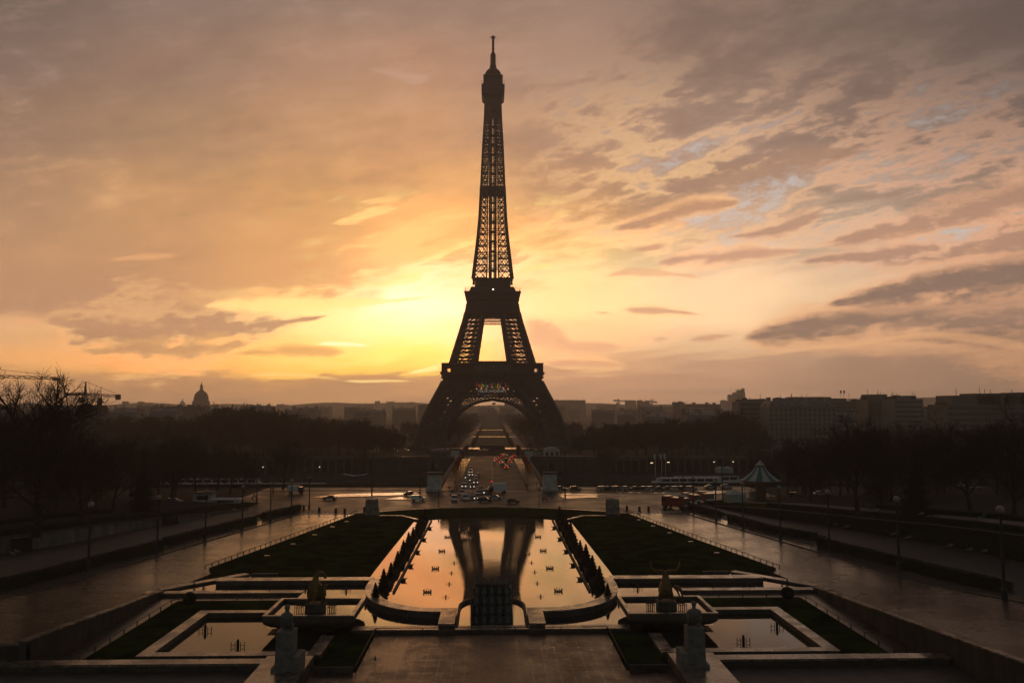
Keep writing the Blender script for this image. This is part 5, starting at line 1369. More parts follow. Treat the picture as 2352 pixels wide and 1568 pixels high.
for i, x in enumerate((1506, 1520, 1529)):
    p = D(x, 1091, 374); p.z = -3.6
    T = thing('flagpole', 'white flagpole with a pale flag behind the tour boat, %s from the left' % ORD[i], 'flagpole', p, group='flagpoles on the far landing')
    b = MB(); b.tube([(0, 0, 0), (0, 0, 11)], [.12, .07], 6); b.build('pole', M['white'], T)
    b = MB(); b.add([(0, -.03, 8.4), (-.5, -.03, 8.2), (-.9, -.03, 9), (-1.1, -.03, 10.9), (0, -.03, 10.9), (0, .03, 8.4), (-.5, .03, 8.2), (-.9, .03, 9), (-1.1, .03, 10.9), (0, .03, 10.9)], [(0,1,2,3,4), (9,8,7,6,5), (0,1,6,5), (1,2,7,6), (2,3,8,7), (3,4,9,8), (4,0,5,9)]); b.build('flag', M['canvas'], T)
def tent(loc, w, d, h, rise, label, m='canvas', rz=0):
    T = thing('tent', label, 'tent', loc, rz)
    b = MB(); b.frus(0, (w/2, d/2), h, (w/2, d/2)); b.build('walls', M[m], T)
    b = MB(); b.frus(h, (w/2 + .15, d/2 + .15), h + .2, (w/2 + .15, d/2 + .15)); b.frus(h + .2, (w/2, d/2), h + .25 + rise * .35, (w * .28, d * .28)); b.frus(h + .25 + rise * .35, (w * .27, d * .27), h + rise * .8, (w * .12, d * .12)); b.frus(h + rise * .8, (w * .12, d * .12), h + rise, (.05, .05)); b.build('roof', M[m], T)
    return T
tent(G(1687, 1155, 2.05), 5.4, 5.4, 2.6, 1.3, 'pale square tent with a domed roof beside the carousel')
tent(D(1654, 1082, 395) - Vector((0, 0, 0)), 4.4, 4.4, 2.2, 1.2, 'left one of the two white domed tents on the far landing').location.z = -3.6
tent(D(1671, 1082, 395), 4.4, 4.4, 2.2, 1.2, 'right one of the two white domed tents on the far landing').location.z = -3.6
tent(G(1737, 1149, 2.05), 3.6, 3, 2.4, .5, 'grey ticket booth with a pale board in front of the carousel', 'stone')
def kiosk(loc, w, d, h, label, m, rm):
    T = thing('kiosk', label, 'kiosk', loc)
    b = MB(); b.cbox((0, 0, h / 2), (w, d, h)); b.build('walls', M[m], T)
    b = MB(); b.frus(h, (w/2 + .5, d/2 + .5), h + .3, (w/2 + .4, d/2 + .4)); b.build('roof', M[rm], T)
    b = MB(); b.cbox((0, -d/2 - .03, h * .55), (w * .6, .05, h * .4)); b.build('counter_window', M['car_glass'], T)
kiosk(G(469, 1154, 2.05), 5.6, 3, 2.9, 'grey kiosk with a dark flat roof left of the square', 'pier', 'dark_metal')
kiosk(G(520, 1155, 2.05), 8.0, 2.4, 1.1, 'low pale market stall right of the grey kiosk', 'pier', 'white')
# carousel
C0 = G(1748, 1150, 2.05)
T = thing('carousel', 'carousel under a tall pointed tent roof with green and white stripes', 'carousel', C0)
R1, ze, zt = 5.75, 6.2, 12.4
segs = 16
rp = [(R1, ze), (R1 * .80, ze + .75), (R1 * .58, ze + 1.7), (R1 * .38, ze + 2.8), (R1 * .24, ze + 4.0)]
mats_ = {0: MB(), 1: MB()}
for j in range(segs):
    a0, a1 = 2 * pi * (j - .5) / segs, 2 * pi * (j + .5) / segs
    for (r0, z0), (r1, z1) in zip(rp, rp[1:]):
        mats_[j % 2].add([(r0 * math.cos(a0), r0 * math.sin(a0), z0), (r0 * math.cos(a1), r0 * math.sin(a1), z0), (r1 * math.cos(a1), r1 * math.sin(a1), z1), (r1 * math.cos(a0), r1 * math.sin(a0), z1)], [(0, 1, 2, 3)])
canopy = MB(); canopy.v, canopy.f, canopy.k = mats_[0].v, mats_[0].f, mats_[0].k
canopy.add(mats_[1].v, mats_[1].f, 1); canopy.build('striped_roof', [M['canvas'], M['canvas_green']], T)
b = MB(); b.lathe([(R1 * .26, ze + 3.95), (R1 * .28, ze + 4.1), (R1 * .28, ze + 4.45), (R1 * .24, ze + 4.5)], n=16); b.build('crown_band', M['gold'], T)
b = MB(); b.lathe([(R1 * .23, ze + 4.5), (.06, zt - .3)], n=16); b.build('roof_tip', M['canvas'], T)
b = MB(); b.lathe([(.05, zt - .35), (.22, zt - .15), (.22, zt), (.04, zt + .2)], n=8); b.build('finial', M['banner_red'], T)
b = MB(); b.lathe([(R1 - .1, ze - .9), (R1 + .15, ze - .8), (R1 + .2, ze + .05), (R1 - .1, ze + .05)], n=24); b.build('rounding_board', M['gold'], T)
b = MB(); b.lathe([(R1 - .2, 0), (R1 - .2, .45)], n=24); b.build('platform', M['stone_dark'], T)
b = MB(); b.lathe([(1.5, .45), (1.5, ze - .5)], n=12); b.build('centre_drum', M['gold'], T)
for j in range(10):
    a = 2 * pi * j / 10; b = MB(); b.tube([(4.9 * math.cos(a), 4.9 * math.sin(a), .45), (4.9 * math.cos(a), 4.9 * math.sin(a), ze - .8)], .07, 5); b.build('brass_pole', M['gold'], T)
# small buildings on the far bank
def pavilion(px, py, y, w, h, label, m, rm, arch_roof=True):
    p = D(px, py, y); p.z = 2.4
    T = thing('riverside_pavilion', label, 'pavilion', p)
    b = MB(); b.cbox((0, 0, h * .35), (w, 6, h * .7)); b.build('walls', M[m], T)
    b = MB()
    n = 10; arc_ = [(w / 2 * math.cos(pi * i / n), h * .7 + h * .3 * math.sin(pi * i / n)) for i in range(n + 1)]
    vs = [(x, -3.2, z) for x, z in arc_] + [(x, 3.2, z) for x, z in arc_]
    b.add(vs, [tuple(range(n + 1)), tuple(range(2 * n + 1, n, -1))] + [(i, i + 1, n + 2 + i, n + 1 + i) for i in range(n)] + [(0, n, 2 * n + 1, n + 1)]); b.build('arched_roof', M[rm], T)
    for x in (-w * .32, 0, w * .32): b = MB(); b.cbox((x, -3.04, h * .32), (w * .16, .1, h * .42)); b.build('door', M['dark_metal'], T)
pavilion(1267, 1052, 430, 8.6, 5.2, 'white pavilion with an arched roof on the far bank right of the bridge', 'canvas', 'canvas')
pavilion(1232, 1053, 430, 4.0, 3.6, 'small pale hut between the far pedestal and the white pavilion', 'canvas', 'zinc')
pavilion(1008, 1053, 432, 9.0, 4.0, 'low grey ticket hut on the far bank left of the bridge', 'stone_dark', 'zinc')
# warm lamps under the far gallery
for i, (x, y) in enumerate(((1497,1062.5),(1535,1061),(1640,1060.5),(1684,1060),(1722,1060),(1823,1057.5),(604,1072),(642,1072),(734,1072))):
    p = D(x, y, 398.2)
    T = thing('gallery_lamp', 'small lit lamp in the %s gallery of the far quay, %s from the left' % (('right', ORD[i]) if i < 6 else ('left', ORD[i - 6])), 'lamp', p, group='lit lamps along the far quay gallery')
    b = MB(); b.cbox((0, 0, 0), (1.3 if i in (0, 1, 5) else .5, .3, .3)); b.build('lit_panel', M['warm_lamp'], T)
    b = MB(); b.bar((0, .1, .2), (0, .5, 1.2), .1); b.build('bracket', M['dark_metal'], T)

# ------------------------------------------------------------------ statues
def figure(loc, label, man):
    """colossal seated figure, its back to the camera"""
    k = 1.0
    sh = .60 if man else .48
    P = [(0,0,.30,.62 if man else .54,.44),(0,-.05,.85,.54 if man else .42,.36),(0,-.02,1.35,.64 if man else .50,.38),(0,.0,1.72,.50 if man else .38,.30),(0,.03,1.98,.17),(0,.10,2.28,.25,.28),(0,.10,2.55,.22,.25),
         (sh,.0,1.66,.20 if man else .15),(sh + .04,-.02,1.10,.19 if man else .12),(sh + .08,.02,.62,.14 if man else .10),(sh + .02,.10,.22,.11),
         (-sh,.0,1.66,.20 if man else .15),(-sh - .04,-.02,1.10,.19 if man else .12),(-sh - .08,.02,.62,.14 if man else .10),(-sh - .02,.10,.22,.11),
         (.28,.55,.30,.30),(.28,1.15,.30,.24),(.28,1.25,-.5,.18),(-.28,.55,.30,.30),(-.28,1.15,.30,.24),(-.28,1.25,-.5,.18)]
    E = chain(0,1,2,3,4,5,6) + chain(3,7,8,9,10) + chain(3,11,12,13,14) + chain(0,15,16,17) + chain(0,18,19,20)
    me = skin(P, E, 2); me.materials.append(M['statue']); me.name = 'seated_statue'
    T = thing('seated_statue', label, 'statue', loc); T.scale = (1.0, 1.0, .93); link('stone_figure', me, T)
    b = MB(); b.lathe([(.20, 2.30), (.27, 2.42), (.285, 2.55), (.22, 2.70), (.08, 2.77)] if man else [(.16, 2.16), (.27, 2.3), (.30, 2.5), (.24, 2.68), (.09, 2.77)], (0, .07, 0), 14, sy=1.12); b.build('hair', M['statue'], T, smooth=True)
    for s in (-1, 1):                                                   # hands resting on the block
        x = s * (sh + .02)
        b = MB(); b.cbox((x, .20, .09), (.20, .26, .12))
        for q in range(4): b.tube([(x + (q - 1.5) * .055, .32, .10), (x + (q - 1.5) * .06, .46, .08), (x + (q - 1.5) * .062, .50, .0)], [.03, .028, .022], 6)
        b.tube([(x - s * .10, .18, .1), (x - s * .17, .30, .08), (x - s * .18, .38, .04)], [.034, .03, .022], 6)
        b.build('hand', M['statue'], T)
    return T
for s, man, px in ((-1, False, 658), (1, True, 1600)):
    y0 = 80.0; X = s * 21.25
    T = thing('statue_pedestal', 'tall pale block pedestal under the seated %s statue' % ('man' if man else 'woman'), 'pedestal', (X, y0, 3.62))
    top = D(px, 1452 if s < 0 else 1443, y0 - 1).z - 3.62
    b = MB(); b.frus(0, (.92, 1.0), top, (.86, .95)); b.build('block', M['statue'], T)
    b = MB(); b.box((1.03 if s < 0 else -1.75, -1.6, -.3), (1.75 if s < 0 else -1.03, .9, 1.55)); b.build('side_step', M['statue'], T)
    b = MB(); b.frus(-.01, (1.25, 1.3), .35, (1.2, 1.25)); b.build('plinth', M['statue'], T)
    figure((X, y0 - .1, 3.62 + top), 'seated stone statue of a %s seen from behind by the near %s pool' % ('broad shouldered man' if man else 'slender woman', 'right' if man else 'left'), man)
# animal groups on the troughs
def animal_base(s, label):
    T = thing('trough_pedestal', label, 'pedestal', (s * 22.9, 100.6, 3.75))
    b = MB(); b.frus(0, (1.2, 1.0), 1.1, (1.15, .95)); b.build('block', M['stone_dark'], T)
    b = MB(); b.frus(1.1, (1.3, 1.1), 1.3, (1.25, 1.05)); b.build('cap', M['stone_dark'], T)
    for q in (-1, 1):
        b = MB()
        for i in range(4): x = q * (1.7 + i * .28); b.bar((x, -.5, .2), (x, -.5, 1.5 - .2 * (i % 2)), .07); b.bar((x, .5, .2), (x, .5, 1.4), .07)
        b.bar((q * 1.6, -.5, .8), (q * 2.6, -.5, .8), .06); b.bar((q * 1.6, .5, .8), (q * 2.6, .5, .8), .06); b.bar((q * 1.7, -.5, .8), (q * 1.7, .5, .8), .06)
        b.build('jet_frame', M['dark_metal'], T)
    return (s * 22.9, 100.6, 5.05)
pl = animal_base(-1, 'dark stone block under the gilded horse in the left trough')
P = [(0,.1,.5,.75,.7),(-.1,.0,1.3,.78,.7),(-.15,0,2.1,.66,.6),(-.15,.1,2.8,.46,.5),(.0,.2,3.35,.36,.42),(.35,.3,3.75,.30,.34),(.75,.35,3.66,.30,.30),(1.05,.38,3.3,.24,.25),(1.22,.38,2.98,.19,.2),
     (-.85,.1,.5,.36),(-1.05,-.2,-.0,.2),(.75,.2,.5,.36),(.95,-.2,.0,.2),(.55,.4,2.0,.3),(1.0,.6,1.5,.2),(1.15,.5,.7,.15),(-.75,.3,1.9,.3),(-1.1,.5,1.2,.2),(-1.1,.5,.5,.15),(-.05,-.7,.6,.16),(.1,-.9,.0,.12)]
me = skin(P, chain(0,1,2,3,4,5,6,7,8) + chain(0,9,10) + chain(0,11,12) + chain(2,13,14,15) + chain(2,16,17,18) + chain(0,19,20), 2); me.materials.append(M['bronze'])
T = thing('horse_sculpture', 'gilded horse sculpture with arched neck turned right on the left trough', 'statue', pl); link('horse', me, T)
b = MB(); [b.tube([(.2 + q * .16, .25, 3.85), (.18 + q * .2, .2, 4.2)], [.1, .03], 6) for q in (-1, 1)]; b.build('ear', M['bronze'], T)
b = MB(); b.add([(-.55,.0,2.4),(-.42,.1,3.2),(0,.2,3.85),(.2,.2,3.95),(-.1,.2,3.4),(-.25,.1,2.6),(-.55,.12,2.4),(-.42,.22,3.2),(0,.32,3.85),(.2,.32,3.95),(-.1,.32,3.4),(-.25,.22,2.6)], [(0,1,2,3,4,5),(11,10,9,8,7,6),(0,1,7,6),(1,2,8,7),(2,3,9,8),(3,4,10,9),(4,5,11,10),(5,0,6,11)]); b.build('mane', M['bronze'], T)
P = [(.95,-.15,.3,.3),(1.0,-.2,.9,.32),(1.05,-.15,1.5,.28),(1.15,-.05,1.95,.19),(1.25,.1,2.2,.2),(1.4,.4,2.15,.12),(.85,.2,.1,.14),(1.2,.2,.1,.14)]
me = skin(P, chain(0,1,2,3,4,5) + chain(0,6) + chain(0,7), 2); me.materials.append(M['bronze']); link('dog', me, T)
pr = animal_base(1, 'dark stone block under the gilded bull in the right trough')
P = [(0,0,.45,.85,.75),(0,0,1.2,.80,.75),(0,.05,1.95,.68,.7),(0,.15,2.6,.52,.6),(0,.25,3.2,.44,.55),(0,.5,3.6,.36,.40),(0,.85,3.3,.28,.3),(0,1.1,2.9,.22,.24),
     (-.8,.2,.5,.34),(-.95,.0,.0,.22),(.8,.2,.5,.34),(.95,0,.0,.22),(-.6,.5,1.6,.3),(-.75,.8,.9,.2),(.6,.5,1.6,.3),(.75,.8,.9,.2)]
me = skin(P, chain(0,1,2,3,4,5,6,7) + chain(0,8,9) + chain(0,10,11) + chain(2,12,13) + chain(2,14,15), 2); me.materials.append(M['bronze'])
T = thing('bull_sculpture', 'gilded bull sculpture with wide upswept horns on the right trough', 'statue', pr); link('bull', me, T)
for q in (-1, 1):
    b = MB(); b.tube([(q * .25, .45, 3.72), (q * .8, .42, 3.68), (q * 1.45, .4, 3.72), (q * 1.85, .35, 4.05), (q * 1.95, .3, 4.6), (q * 1.9, .25, 5.05)], [.24, .24, .21, .17, .12, .04], 8); b.build('horn', M['bronze'], T, smooth=True)
    b = MB(); b.tube([(q * .35, .5, 3.45), (q * .75, .5, 3.3), (q * .95, .45, 3.2)], [.09, .14, .03], 6); b.build('ear', M['bronze'], T, smooth=True)
P = [(.9,.1,1.7,.38),(1.35,.05,1.95,.36),(1.75,0,1.7,.28),(2.0,-.05,1.1,.17),(2.15,-.1,.5,.13),(2.2,-.1,-.1,.16),(2.25,-.05,-.5,.08),(1.5,0,1.2,.15),(1.75,-.1,.6,.1),(1.9,-.1,.0,.08)]
me = skin(P, chain(0,1,2,3,4,5,6) + chain(1,7,8,9), 2); me.materials.append(M['bronze']); link('deer', me, T)
# rough stone groups at the far corners of the lawns
def stone_block(px, py, label, seed, w=3.1, h=4.4):
    p = G(px, py, 2.4)
    T = thing('stone_sculpture', label, 'sculpture', p)
    bm = bmesh.new(); bmesh.ops.create_cube(bm, size=1.0); bmesh.ops.subdivide_edges(bm, edges=bm.edges, cuts=9, use_grid_fill=True)
    from mathutils import noise as ns
    for v in bm.verts:
        q = v.co.copy(); q.x *= w; q.y *= w * .8; q.z = (q.z + .5) * (h - .7) + .5
        off = ns.noise_vector(q * .9 + Vector((seed * 9, 0, 0))) * .34 + ns.noise_vector(q * 2.4 + Vector((seed, 3, 0))) * .16
        if v.co.z < -.49: off = Vector()
        taper = 1 - .10 * max(0, (q.z - h * .55) / h)
        v.co = Vector((q.x * taper, q.y * taper, q.z)) + off
    me = bpy.data.meshes.new('carved_body'); bm.to_mesh(me); bm.free(); me.materials.append(M['sculpture']); link('carved_body', me, T)
    b = MB(); b.cbox((0, 0, .25), (w + .5, w * .8 + .5, .6)); b.build('plinth', M['stone_dark'], T)
stone_block(854, 1185, 'rough carved stone group at the far corner of the left lawn', 1)
stone_block(1407, 1184, 'rough carved stone group at the far corner of the right lawn', 2)

# ------------------------------------------------------------------ fittings in the pools
noz = None
def nozzle(px, py, sc, label, group, z=WZ):
    global noz
    p = G(px, py, z - .3)
    if noz is None:
        noz = thing('fountain_nozzle', '', 'fountain nozzle', p, group=group)
        b = MB(); b.tube([(0, 0, 0), (0, 0, .9), (0, 0, 1.15)], [.16, .16, .11], 8); b.build('jet_stub', M['dark_metal'], noz)
        for q in (-1, 1):
            b = MB(); b.bar((q * .3, 0, .2), (q * .3, 0, .85), .06); b.bar((q * .75, 0, .2), (q * .75, 0, .85), .06); b.bar((q * .3, 0, .5), (q * .75, 0, .5), .05); b.build('side_frame', M['dark_metal'], noz)
        r = noz
    else: r = dup(noz, p)
    r.scale = (sc,) * 3; r['label'] = label; r['group'] = group
for side, pts in (('left', [(485,1331),(446,1352),(533,1354),(619,1357),(701,1357),(795,1361),(839,1394),(892,1409),(962,1420)]), ('right', [(1421,1390),(1370,1406),(1302,1419),(1465,1356),(1557.5,1354),(1638,1350),(1723,1347),(1768,1322),(1808,1344)])):
    for x, y in pts: nozzle(x, y, .85, 'dark fountain nozzle between two small frames in the shallow %s basin' % side, 'nozzles in the shallow %s basin' % side)
for side, pts in (('left', [(471,1455),(546,1491)]), ('right', [(1707.8,1481),(1785,1447)])):
    for i, (x, y) in enumerate(pts): nozzle(x, y, 1.05, '%s of two dark fountain nozzles in the sunken %s pool' % ('left' if i == 0 else 'right', side), 'nozzles in the sunken %s pool' % side, 1.97)
for side, pts in (('left', [(1053,1259),(1048,1277),(1043,1297),(1037,1320),(1031.7,1345.5),(1024,1376),(1058,1244)]), ('right', [(1208,1259),(1215.6,1276),(1221,1296),(1228.5,1318),(1233.8,1344),(1242,1374.5),(1203,1244)])):
    for x, y in pts: nozzle(x, y, .6, 'small dark fountain nozzle in the %s row along the mirror pool' % side, 'nozzles in the %s row of the mirror pool' % side)
crown = None
for side, pts in (('left', [(1028,1234.5),(1015,1267),(1000,1307.5),(981.6,1361)]), ('right', [(1236,1234),(1247.7,1266),(1263,1306.5),(1282.6,1359)])):
    for i, (x, y) in enumerate(pts):
        p = G(x, y, 2.3)
        if crown is None:
            crown = thing('jet_ring', '', 'fountain ring', p)
            b = MB(); b.lathe([(.62, 0), (.62, .16), (.55, .16)], n=14); b.build('ring', M['dark_metal'], crown)
            for q in range(10):
                a = 2 * pi * q / 10; b = MB(); b.tube([(.58 * math.cos(a), .58 * math.sin(a), .16), (.62 * math.cos(a), .62 * math.sin(a), .52)], .05, 5); b.build('jet', M['dark_metal'], crown)
            r = crown
        else: r = dup(crown, p)
        r['label'] = 'round ring of jets, %s from the far end of the mirror pool\'s %s half' % (ORD[i], side)
        r['group'] = 'crowns of jets in the %s half of the mirror pool' % side
flood = None
for side, pts in (('left', [(673,1250.5),(613,1277.5),(723,1229.5),(763,1211),(796,1198.7)]), ('right', [(1467,1195),(1500,1209),(1538,1225),(1587,1245),(1646.7,1271)])):
    for i, (x, y) in enumerate(sorted(pts, key=lambda q: q[1])):
        p = G(x, y, 2.43)
        if flood is None:
            flood = thing('lawn_floodlight', '', 'floodlight', p)
            b = MB(); b.cbox((0, 0, .09), (.9, .5, .18)); b.build('housing', M['dark_metal'], flood)
            b = MB(); b.cbox((0, 0, .2), (.95, .55, .03)); b.build('lens', M['coping'], flood)
            r = flood
        else: r = dup(flood, p)
        r['label'] = '%s flat white floodlight from the square on the %s lawn' % (ORD[i], side); r['group'] = 'floodlights set in the %s lawn' % side
# benches
bench = None
def make_bench(p, rz, label, group):
    global bench
    if bench is None:
        bench = thing('park_bench', '', 'bench', p, rz)
        b = MB(); [b.cbox((0, -.15 + i * .14, .45), (1.9, .1, .04)) for i in range(4)]; b.build('seat', M['stone'], bench)
        b = MB(); [b.cbox((0, .34 + i * .03, .62 + i * .14), (1.9, .04, .09)) for i in range(3)]; b.build('backrest', M['stone'], bench)
        for x in (-.75, .75): b = MB(); b.bar((x, -.15, 0), (x, -.15, .43), .07); b.bar((x, .3, 0), (x, .42, .95), .07); b.build('leg', M['dark_metal'], bench)
        r = bench
    else: r = dup(bench, p, rz)
    r['label'] = label; r['group'] = group
bl = [(1776,1181),(1795,1183.5),(1847,1195),(1866,1198),(1922,1208.5),(1943,1214),(2050,1232),(2084,1239),(2180,1258),(2226,1267),(2259,1271)]
for i, (x, y) in enumerate(bl): make_bench(G(x, y, 2.25), -2.7, '%s park bench from the square on the right gravel path' % ORD[i], 'benches on the right gravel path')
bl = [(1085*0 + 31,1277),(42,1272),(82,1263),(406,1200),(470,1187),(540,1175)]
for i, (x, y) in enumerate(sorted(bl, key=lambda q: q[1])): make_bench(G(x, y, 2.25), 2.7, '%s pale bench from the square along the left terrace wall' % ORD[i], 'benches along the left terrace wall')
# topiary balls
for s, x, y in ((-1, 435, 1387), (1, 1809.5, 1374)):
    p = G(x, y, 2.3); bm = bmesh.new(); bmesh.ops.create_icosphere(bm, subdivisions=3, radius=.95)
    for v in bm.verts: v.co *= R.uniform(.92, 1.05)
    me = bpy.data.meshes.new('clipped_bush'); bm.to_mesh(me); bm.free(); me.materials.append(M['shrub'])
    o = link('clipped_bush', me, None, p + Vector((0, 0, .8))); tag(o, 'round clipped bush at the outer corner of the %s pool garden' % ('left' if s < 0 else 'right'), 'bush')
# a pigeon on the slabs
p = G(861, 1519, 2.31)
me = skin([(0,-.18,.16,.03),(0,-.05,.17,.08),(0,.08,.2,.085),(0,.16,.27,.045),(0,.2,.33,.04),(0,.26,.32,.012),(.04,.02,.1,.015),(.04,.04,.01,.012),(-.04,.02,.1,.015),(-.04,.04,.01,.012)], chain(1,0) + chain(1,2,3,4,5) + chain(1,6,7) + chain(1,8,9), 1)
me.materials.append(M['dark_metal']); o = link('pigeon', me, None, p); o.scale = (1.6,) * 3; tag(o, 'dark pigeon standing on the wet slabs of the plaza', 'bird')

# ------------------------------------------------------------------ side terraces
def hedge(pts, t, h, label, z0=None, m='hedge', name='clipped_hedge'):
    """clipped hedge with a rough leafy skin along a plan line"""
    L = [Vector((p[0], p[1], p[2] if len(p) > 2 else 2.1)) for p in pts]; P = []
    for a, c in zip(L, L[1:]):
        n = max(1, int((c - a).length / 0.9))
        P += [a.lerp(c, i / n) for i in range(n)]
    P.append(L[-1]); b = MB(); rr = random.Random(int(P[0].x * 7) & 255)
    J = lambda s=.09: rr.uniform(-s, s)
    ringn = 8
    for i, p in enumerate(P):
        d = (P[min(i+1, len(P)-1)] - P[max(i-1, 0)]); d.z = 0; d.normalize(); nn = Vector((-d.y, d.x, 0))
        for f, g in ((0, 0), (0, .5), (0, .93), (.12, 1), (.88, 1), (1, .93), (1, .5), (1, 0)):
            q = p + nn * (f * t + J()) + Vector((0, 0, g * h + (J(.12) if g else 0))); b.v.append((q.x + J(.05), q.y + J(.05), q.z))
    for i in range(len(P) - 1):
        for j in range(ringn - 1): b.f.append((i*ringn+j, i*ringn+j+1, (i+1)*ringn+j+1, (i+1)*ringn+j)); b.k.append(0)
    b.f += [tuple(range(ringn)), tuple((len(P)-1)*ringn + j for j in range(ringn-1, -1, -1))]; b.k += [0, 0]
    for i in range(len(P) * 26):                                        # leaf sprays on the skin
        k = rr.randrange(len(P) - 1) if len(P) > 1 else 0; p = P[k].lerp(P[k+1], rr.random())
        d = (P[k+1] - P[k]); d.z = 0; d.normalize(); nn = Vector((-d.y, d.x, 0))
        f, g = rr.choice(((0, rr.random()), (rr.random(), 1), (1, rr.random())))
        c = p + nn * f * t + Vector((0, 0, g * h)); s = .16
        b.add([c + Vector((rr.uniform(-s, s), rr.uniform(-s, s), rr.uniform(-s, s))) for _ in range(3)], [(0, 1, 2)])
    return tag(b.build(name, M[m]), label, 'hedge')
KB = lambda y: 54.9 + (185.5 - y) * 0.2285
TERR = {
  -1: dict(base=[(565,1168.5),(480,1183.5),(370,1204),(247,1228),(139,1250),(15,1268),(-140,1300)], top=[1166,1177,1187,1201,1215,1229.5,1250]),
   1: dict(base=[(1640,1163),(1748,1183),(1870,1201),(1992,1220.5),(2172,1250),(2352,1288.6),(2540,1330)], top=[1160.5,1165,1176,1188.5,1205,1227,1252])}
TERR_TOP = {}
for s, side in ((-1, 'left'), (1, 'right')):
    Bp = [G(x, y, 2.1) for x, y in TERR[s]['base']]
    tz = [D(x, yt, p.y).z for (x, y), yt, p in zip(TERR[s]['base'], TERR[s]['top'], Bp)]
    sheet('gravel_path', [(s * (KB(y) + 4.2), y, 2.09) for y in (196, 160, 130, 104)] + [(p.x, p.y, 2.09) for p in Bp[::-1]], M['gravel'])
    T = thing('terrace_wall', 'long %s terrace wall above the gravel path %s' % (('pale stained stone', 'under the bare trees on the left') if s < 0 else ('dark ivy covered', 'on the right')), 'wall', (Bp[3].x, Bp[3].y, 2))
    b = MB(); b.wall([(p.x, p.y) for p in Bp][::-s], .6, 1.9, [z - .2 for z in tz][::-s]); b.build('wall_face', M['terrace_stone'] if s < 0 else M['hedge'], T, world=True)
    b = MB(); b.wall([(p.x - s * .06, p.y) for p in Bp][::-s], .85, [z - .2 for z in tz][::-s], tz[::-s]); b.build('coping', M['stone_dark'], T, world=True)
    rows = [(0.5, 0.0, 'grass'), (5.5, .25, 'grass'), (9.5, .35, 'gravel'), (15, .4, 'gravel'), (70, 1.2, 'ground'), (90, -1.0, 'ground')]
    grid = []
    for p, z in zip(Bp, tz):
        grid.append([(p.x + s * o * .93, p.y + o * .36, (z + dz if o < 80 else 1.5) - .03) for o, dz, m in rows])
    grid = [[(q[0], q[1] + 14, 2.0) for q in grid[0]]] + grid
    for k, (nm, m) in enumerate((('terrace_lawn', 'grass'), ('terrace_lawn', 'grass'), ('terrace_path', 'gravel' if s > 0 else 'ground'), ('terrace_ground', 'ground'), ('terrace_ground', 'ground'))):
        b = MB()
        for i in range(len(grid) - 1): b.add([grid[i][k], grid[i+1][k], grid[i+1][k+1], grid[i][k+1]], [(0, 1, 2, 3) if s < 0 else (3, 2, 1, 0)])
        struct(b, nm, M[m])
    TERR_TOP[s] = (Bp, tz)
def terr(s, f, o):
    """point on the terrace: f along the wall 0..6, o outwards"""
    Bp, tz = TERR_TOP[s]; i = min(5, int(f)); q = f - i; p = Bp[i].lerp(Bp[i+1], q); z = tz[i] + (tz[i+1] - tz[i]) * q
    return Vector((p.x + s * o * .93, p.y + o * .36, z + min(.35, o * .03) - .05))
# hedges between sidewalk and gravel paths
for side, pts in (('left', [((-40,1365),(100,1330),(230,1295),(362,1261)), ((373,1252),(470,1226),(578,1199)), ((601,1191),(681,1172))]), ('right', [((1575,1164),(1657,1187)), ((1683,1195),(1780,1222),(1879,1240)), ((1890.5,1255),(2050,1296),(2180,1328),(2305,1358))])):
    pts = pts[::-1] if side == 'left' else pts
    for i, ln in enumerate(pts):
        q = [G(x, y, 2.15) for x, y in ln]; q = q if side == 'right' else q[::-1]
        hedge(q if side == 'left' else q[::-1], 1.5, 1.9 if i == 2 else 1.6, '%s clipped hedge from the square along the %s avenue' % (ORD[i], side))
        k = [(p.x, p.y) for p in q]; k = k[::-1] if side == 'right' else k
        b = MB(); b.wall([(x + (-1.7 if side == 'left' else 1.7), y) for x, y in k], .35, 1.95, 3.6 if i == 2 else 3.1)
        tag(b.build('hedge_wall', M['stone_dark']), 'low stone parapet behind the %s clipped hedge of the %s avenue' % (ORD[i], side), 'wall')
for side, (x0, y0, x1, y1) in (('left', (578,1199,601,1191)), ('right', (1657,1187,1683,1195))):
    a, c = G(x0, y0, 2.1), G(x1, y1, 2.1); d = (c - a); nn = Vector((-d.y, d.x, 0)).normalized(); nn = nn if nn.y > 0 else -nn
    T = thing('garden_steps', 'flight of stone steps between two clipped hedges of the %s avenue' % side, 'steps', a)
    for i in range(6):
        b = MB(); p0 = a + nn * i * .5; p1 = c + nn * i * .5; p2 = c + nn * (i + 1) * .5; p3 = a + nn * (i + 1) * .5
        b.prism([(p.x, p.y) for p in (p0, p1, p2, p3)], 2.0, 2.2 + i * .16); b.build('step', M['stone'], T, world=True)
for s, f0, f1, o, w in ((-1, .8, 2.6, 2.2, 'behind the far part of the left terrace wall'), (-1, 3.2, 5.6, 2.6, 'behind the near part of the left terrace wall'), (-1, 2.0, 4.5, 16.5, 'beyond the path of the left terrace'), (1, 1.0, 2.6, 2.0, 'behind the far part of the right terrace wall'), (1, 3.0, 5.6, 2.4, 'behind the near part of the right terrace wall'), (1, 2.2, 5.2, 17, 'beyond the path of the right terrace')):
    hedge([terr(s, f0 + (f1 - f0) * i / 6, o) for i in range(7)], 1.2, 1.0, 'low dark hedge ' + w)
for x, y, l, w in ((50,1266,2.6,'leftmost'),(390,1203,1.8,'farther')):
    p = G(x, y, 2.1); hedge([p + Vector((-1.6, -.7, 0)), p + Vector((1.4, .9, 0))][::-1], 1.2, l, '%s dark bush growing against the left terrace wall' % w)
bin_ = None
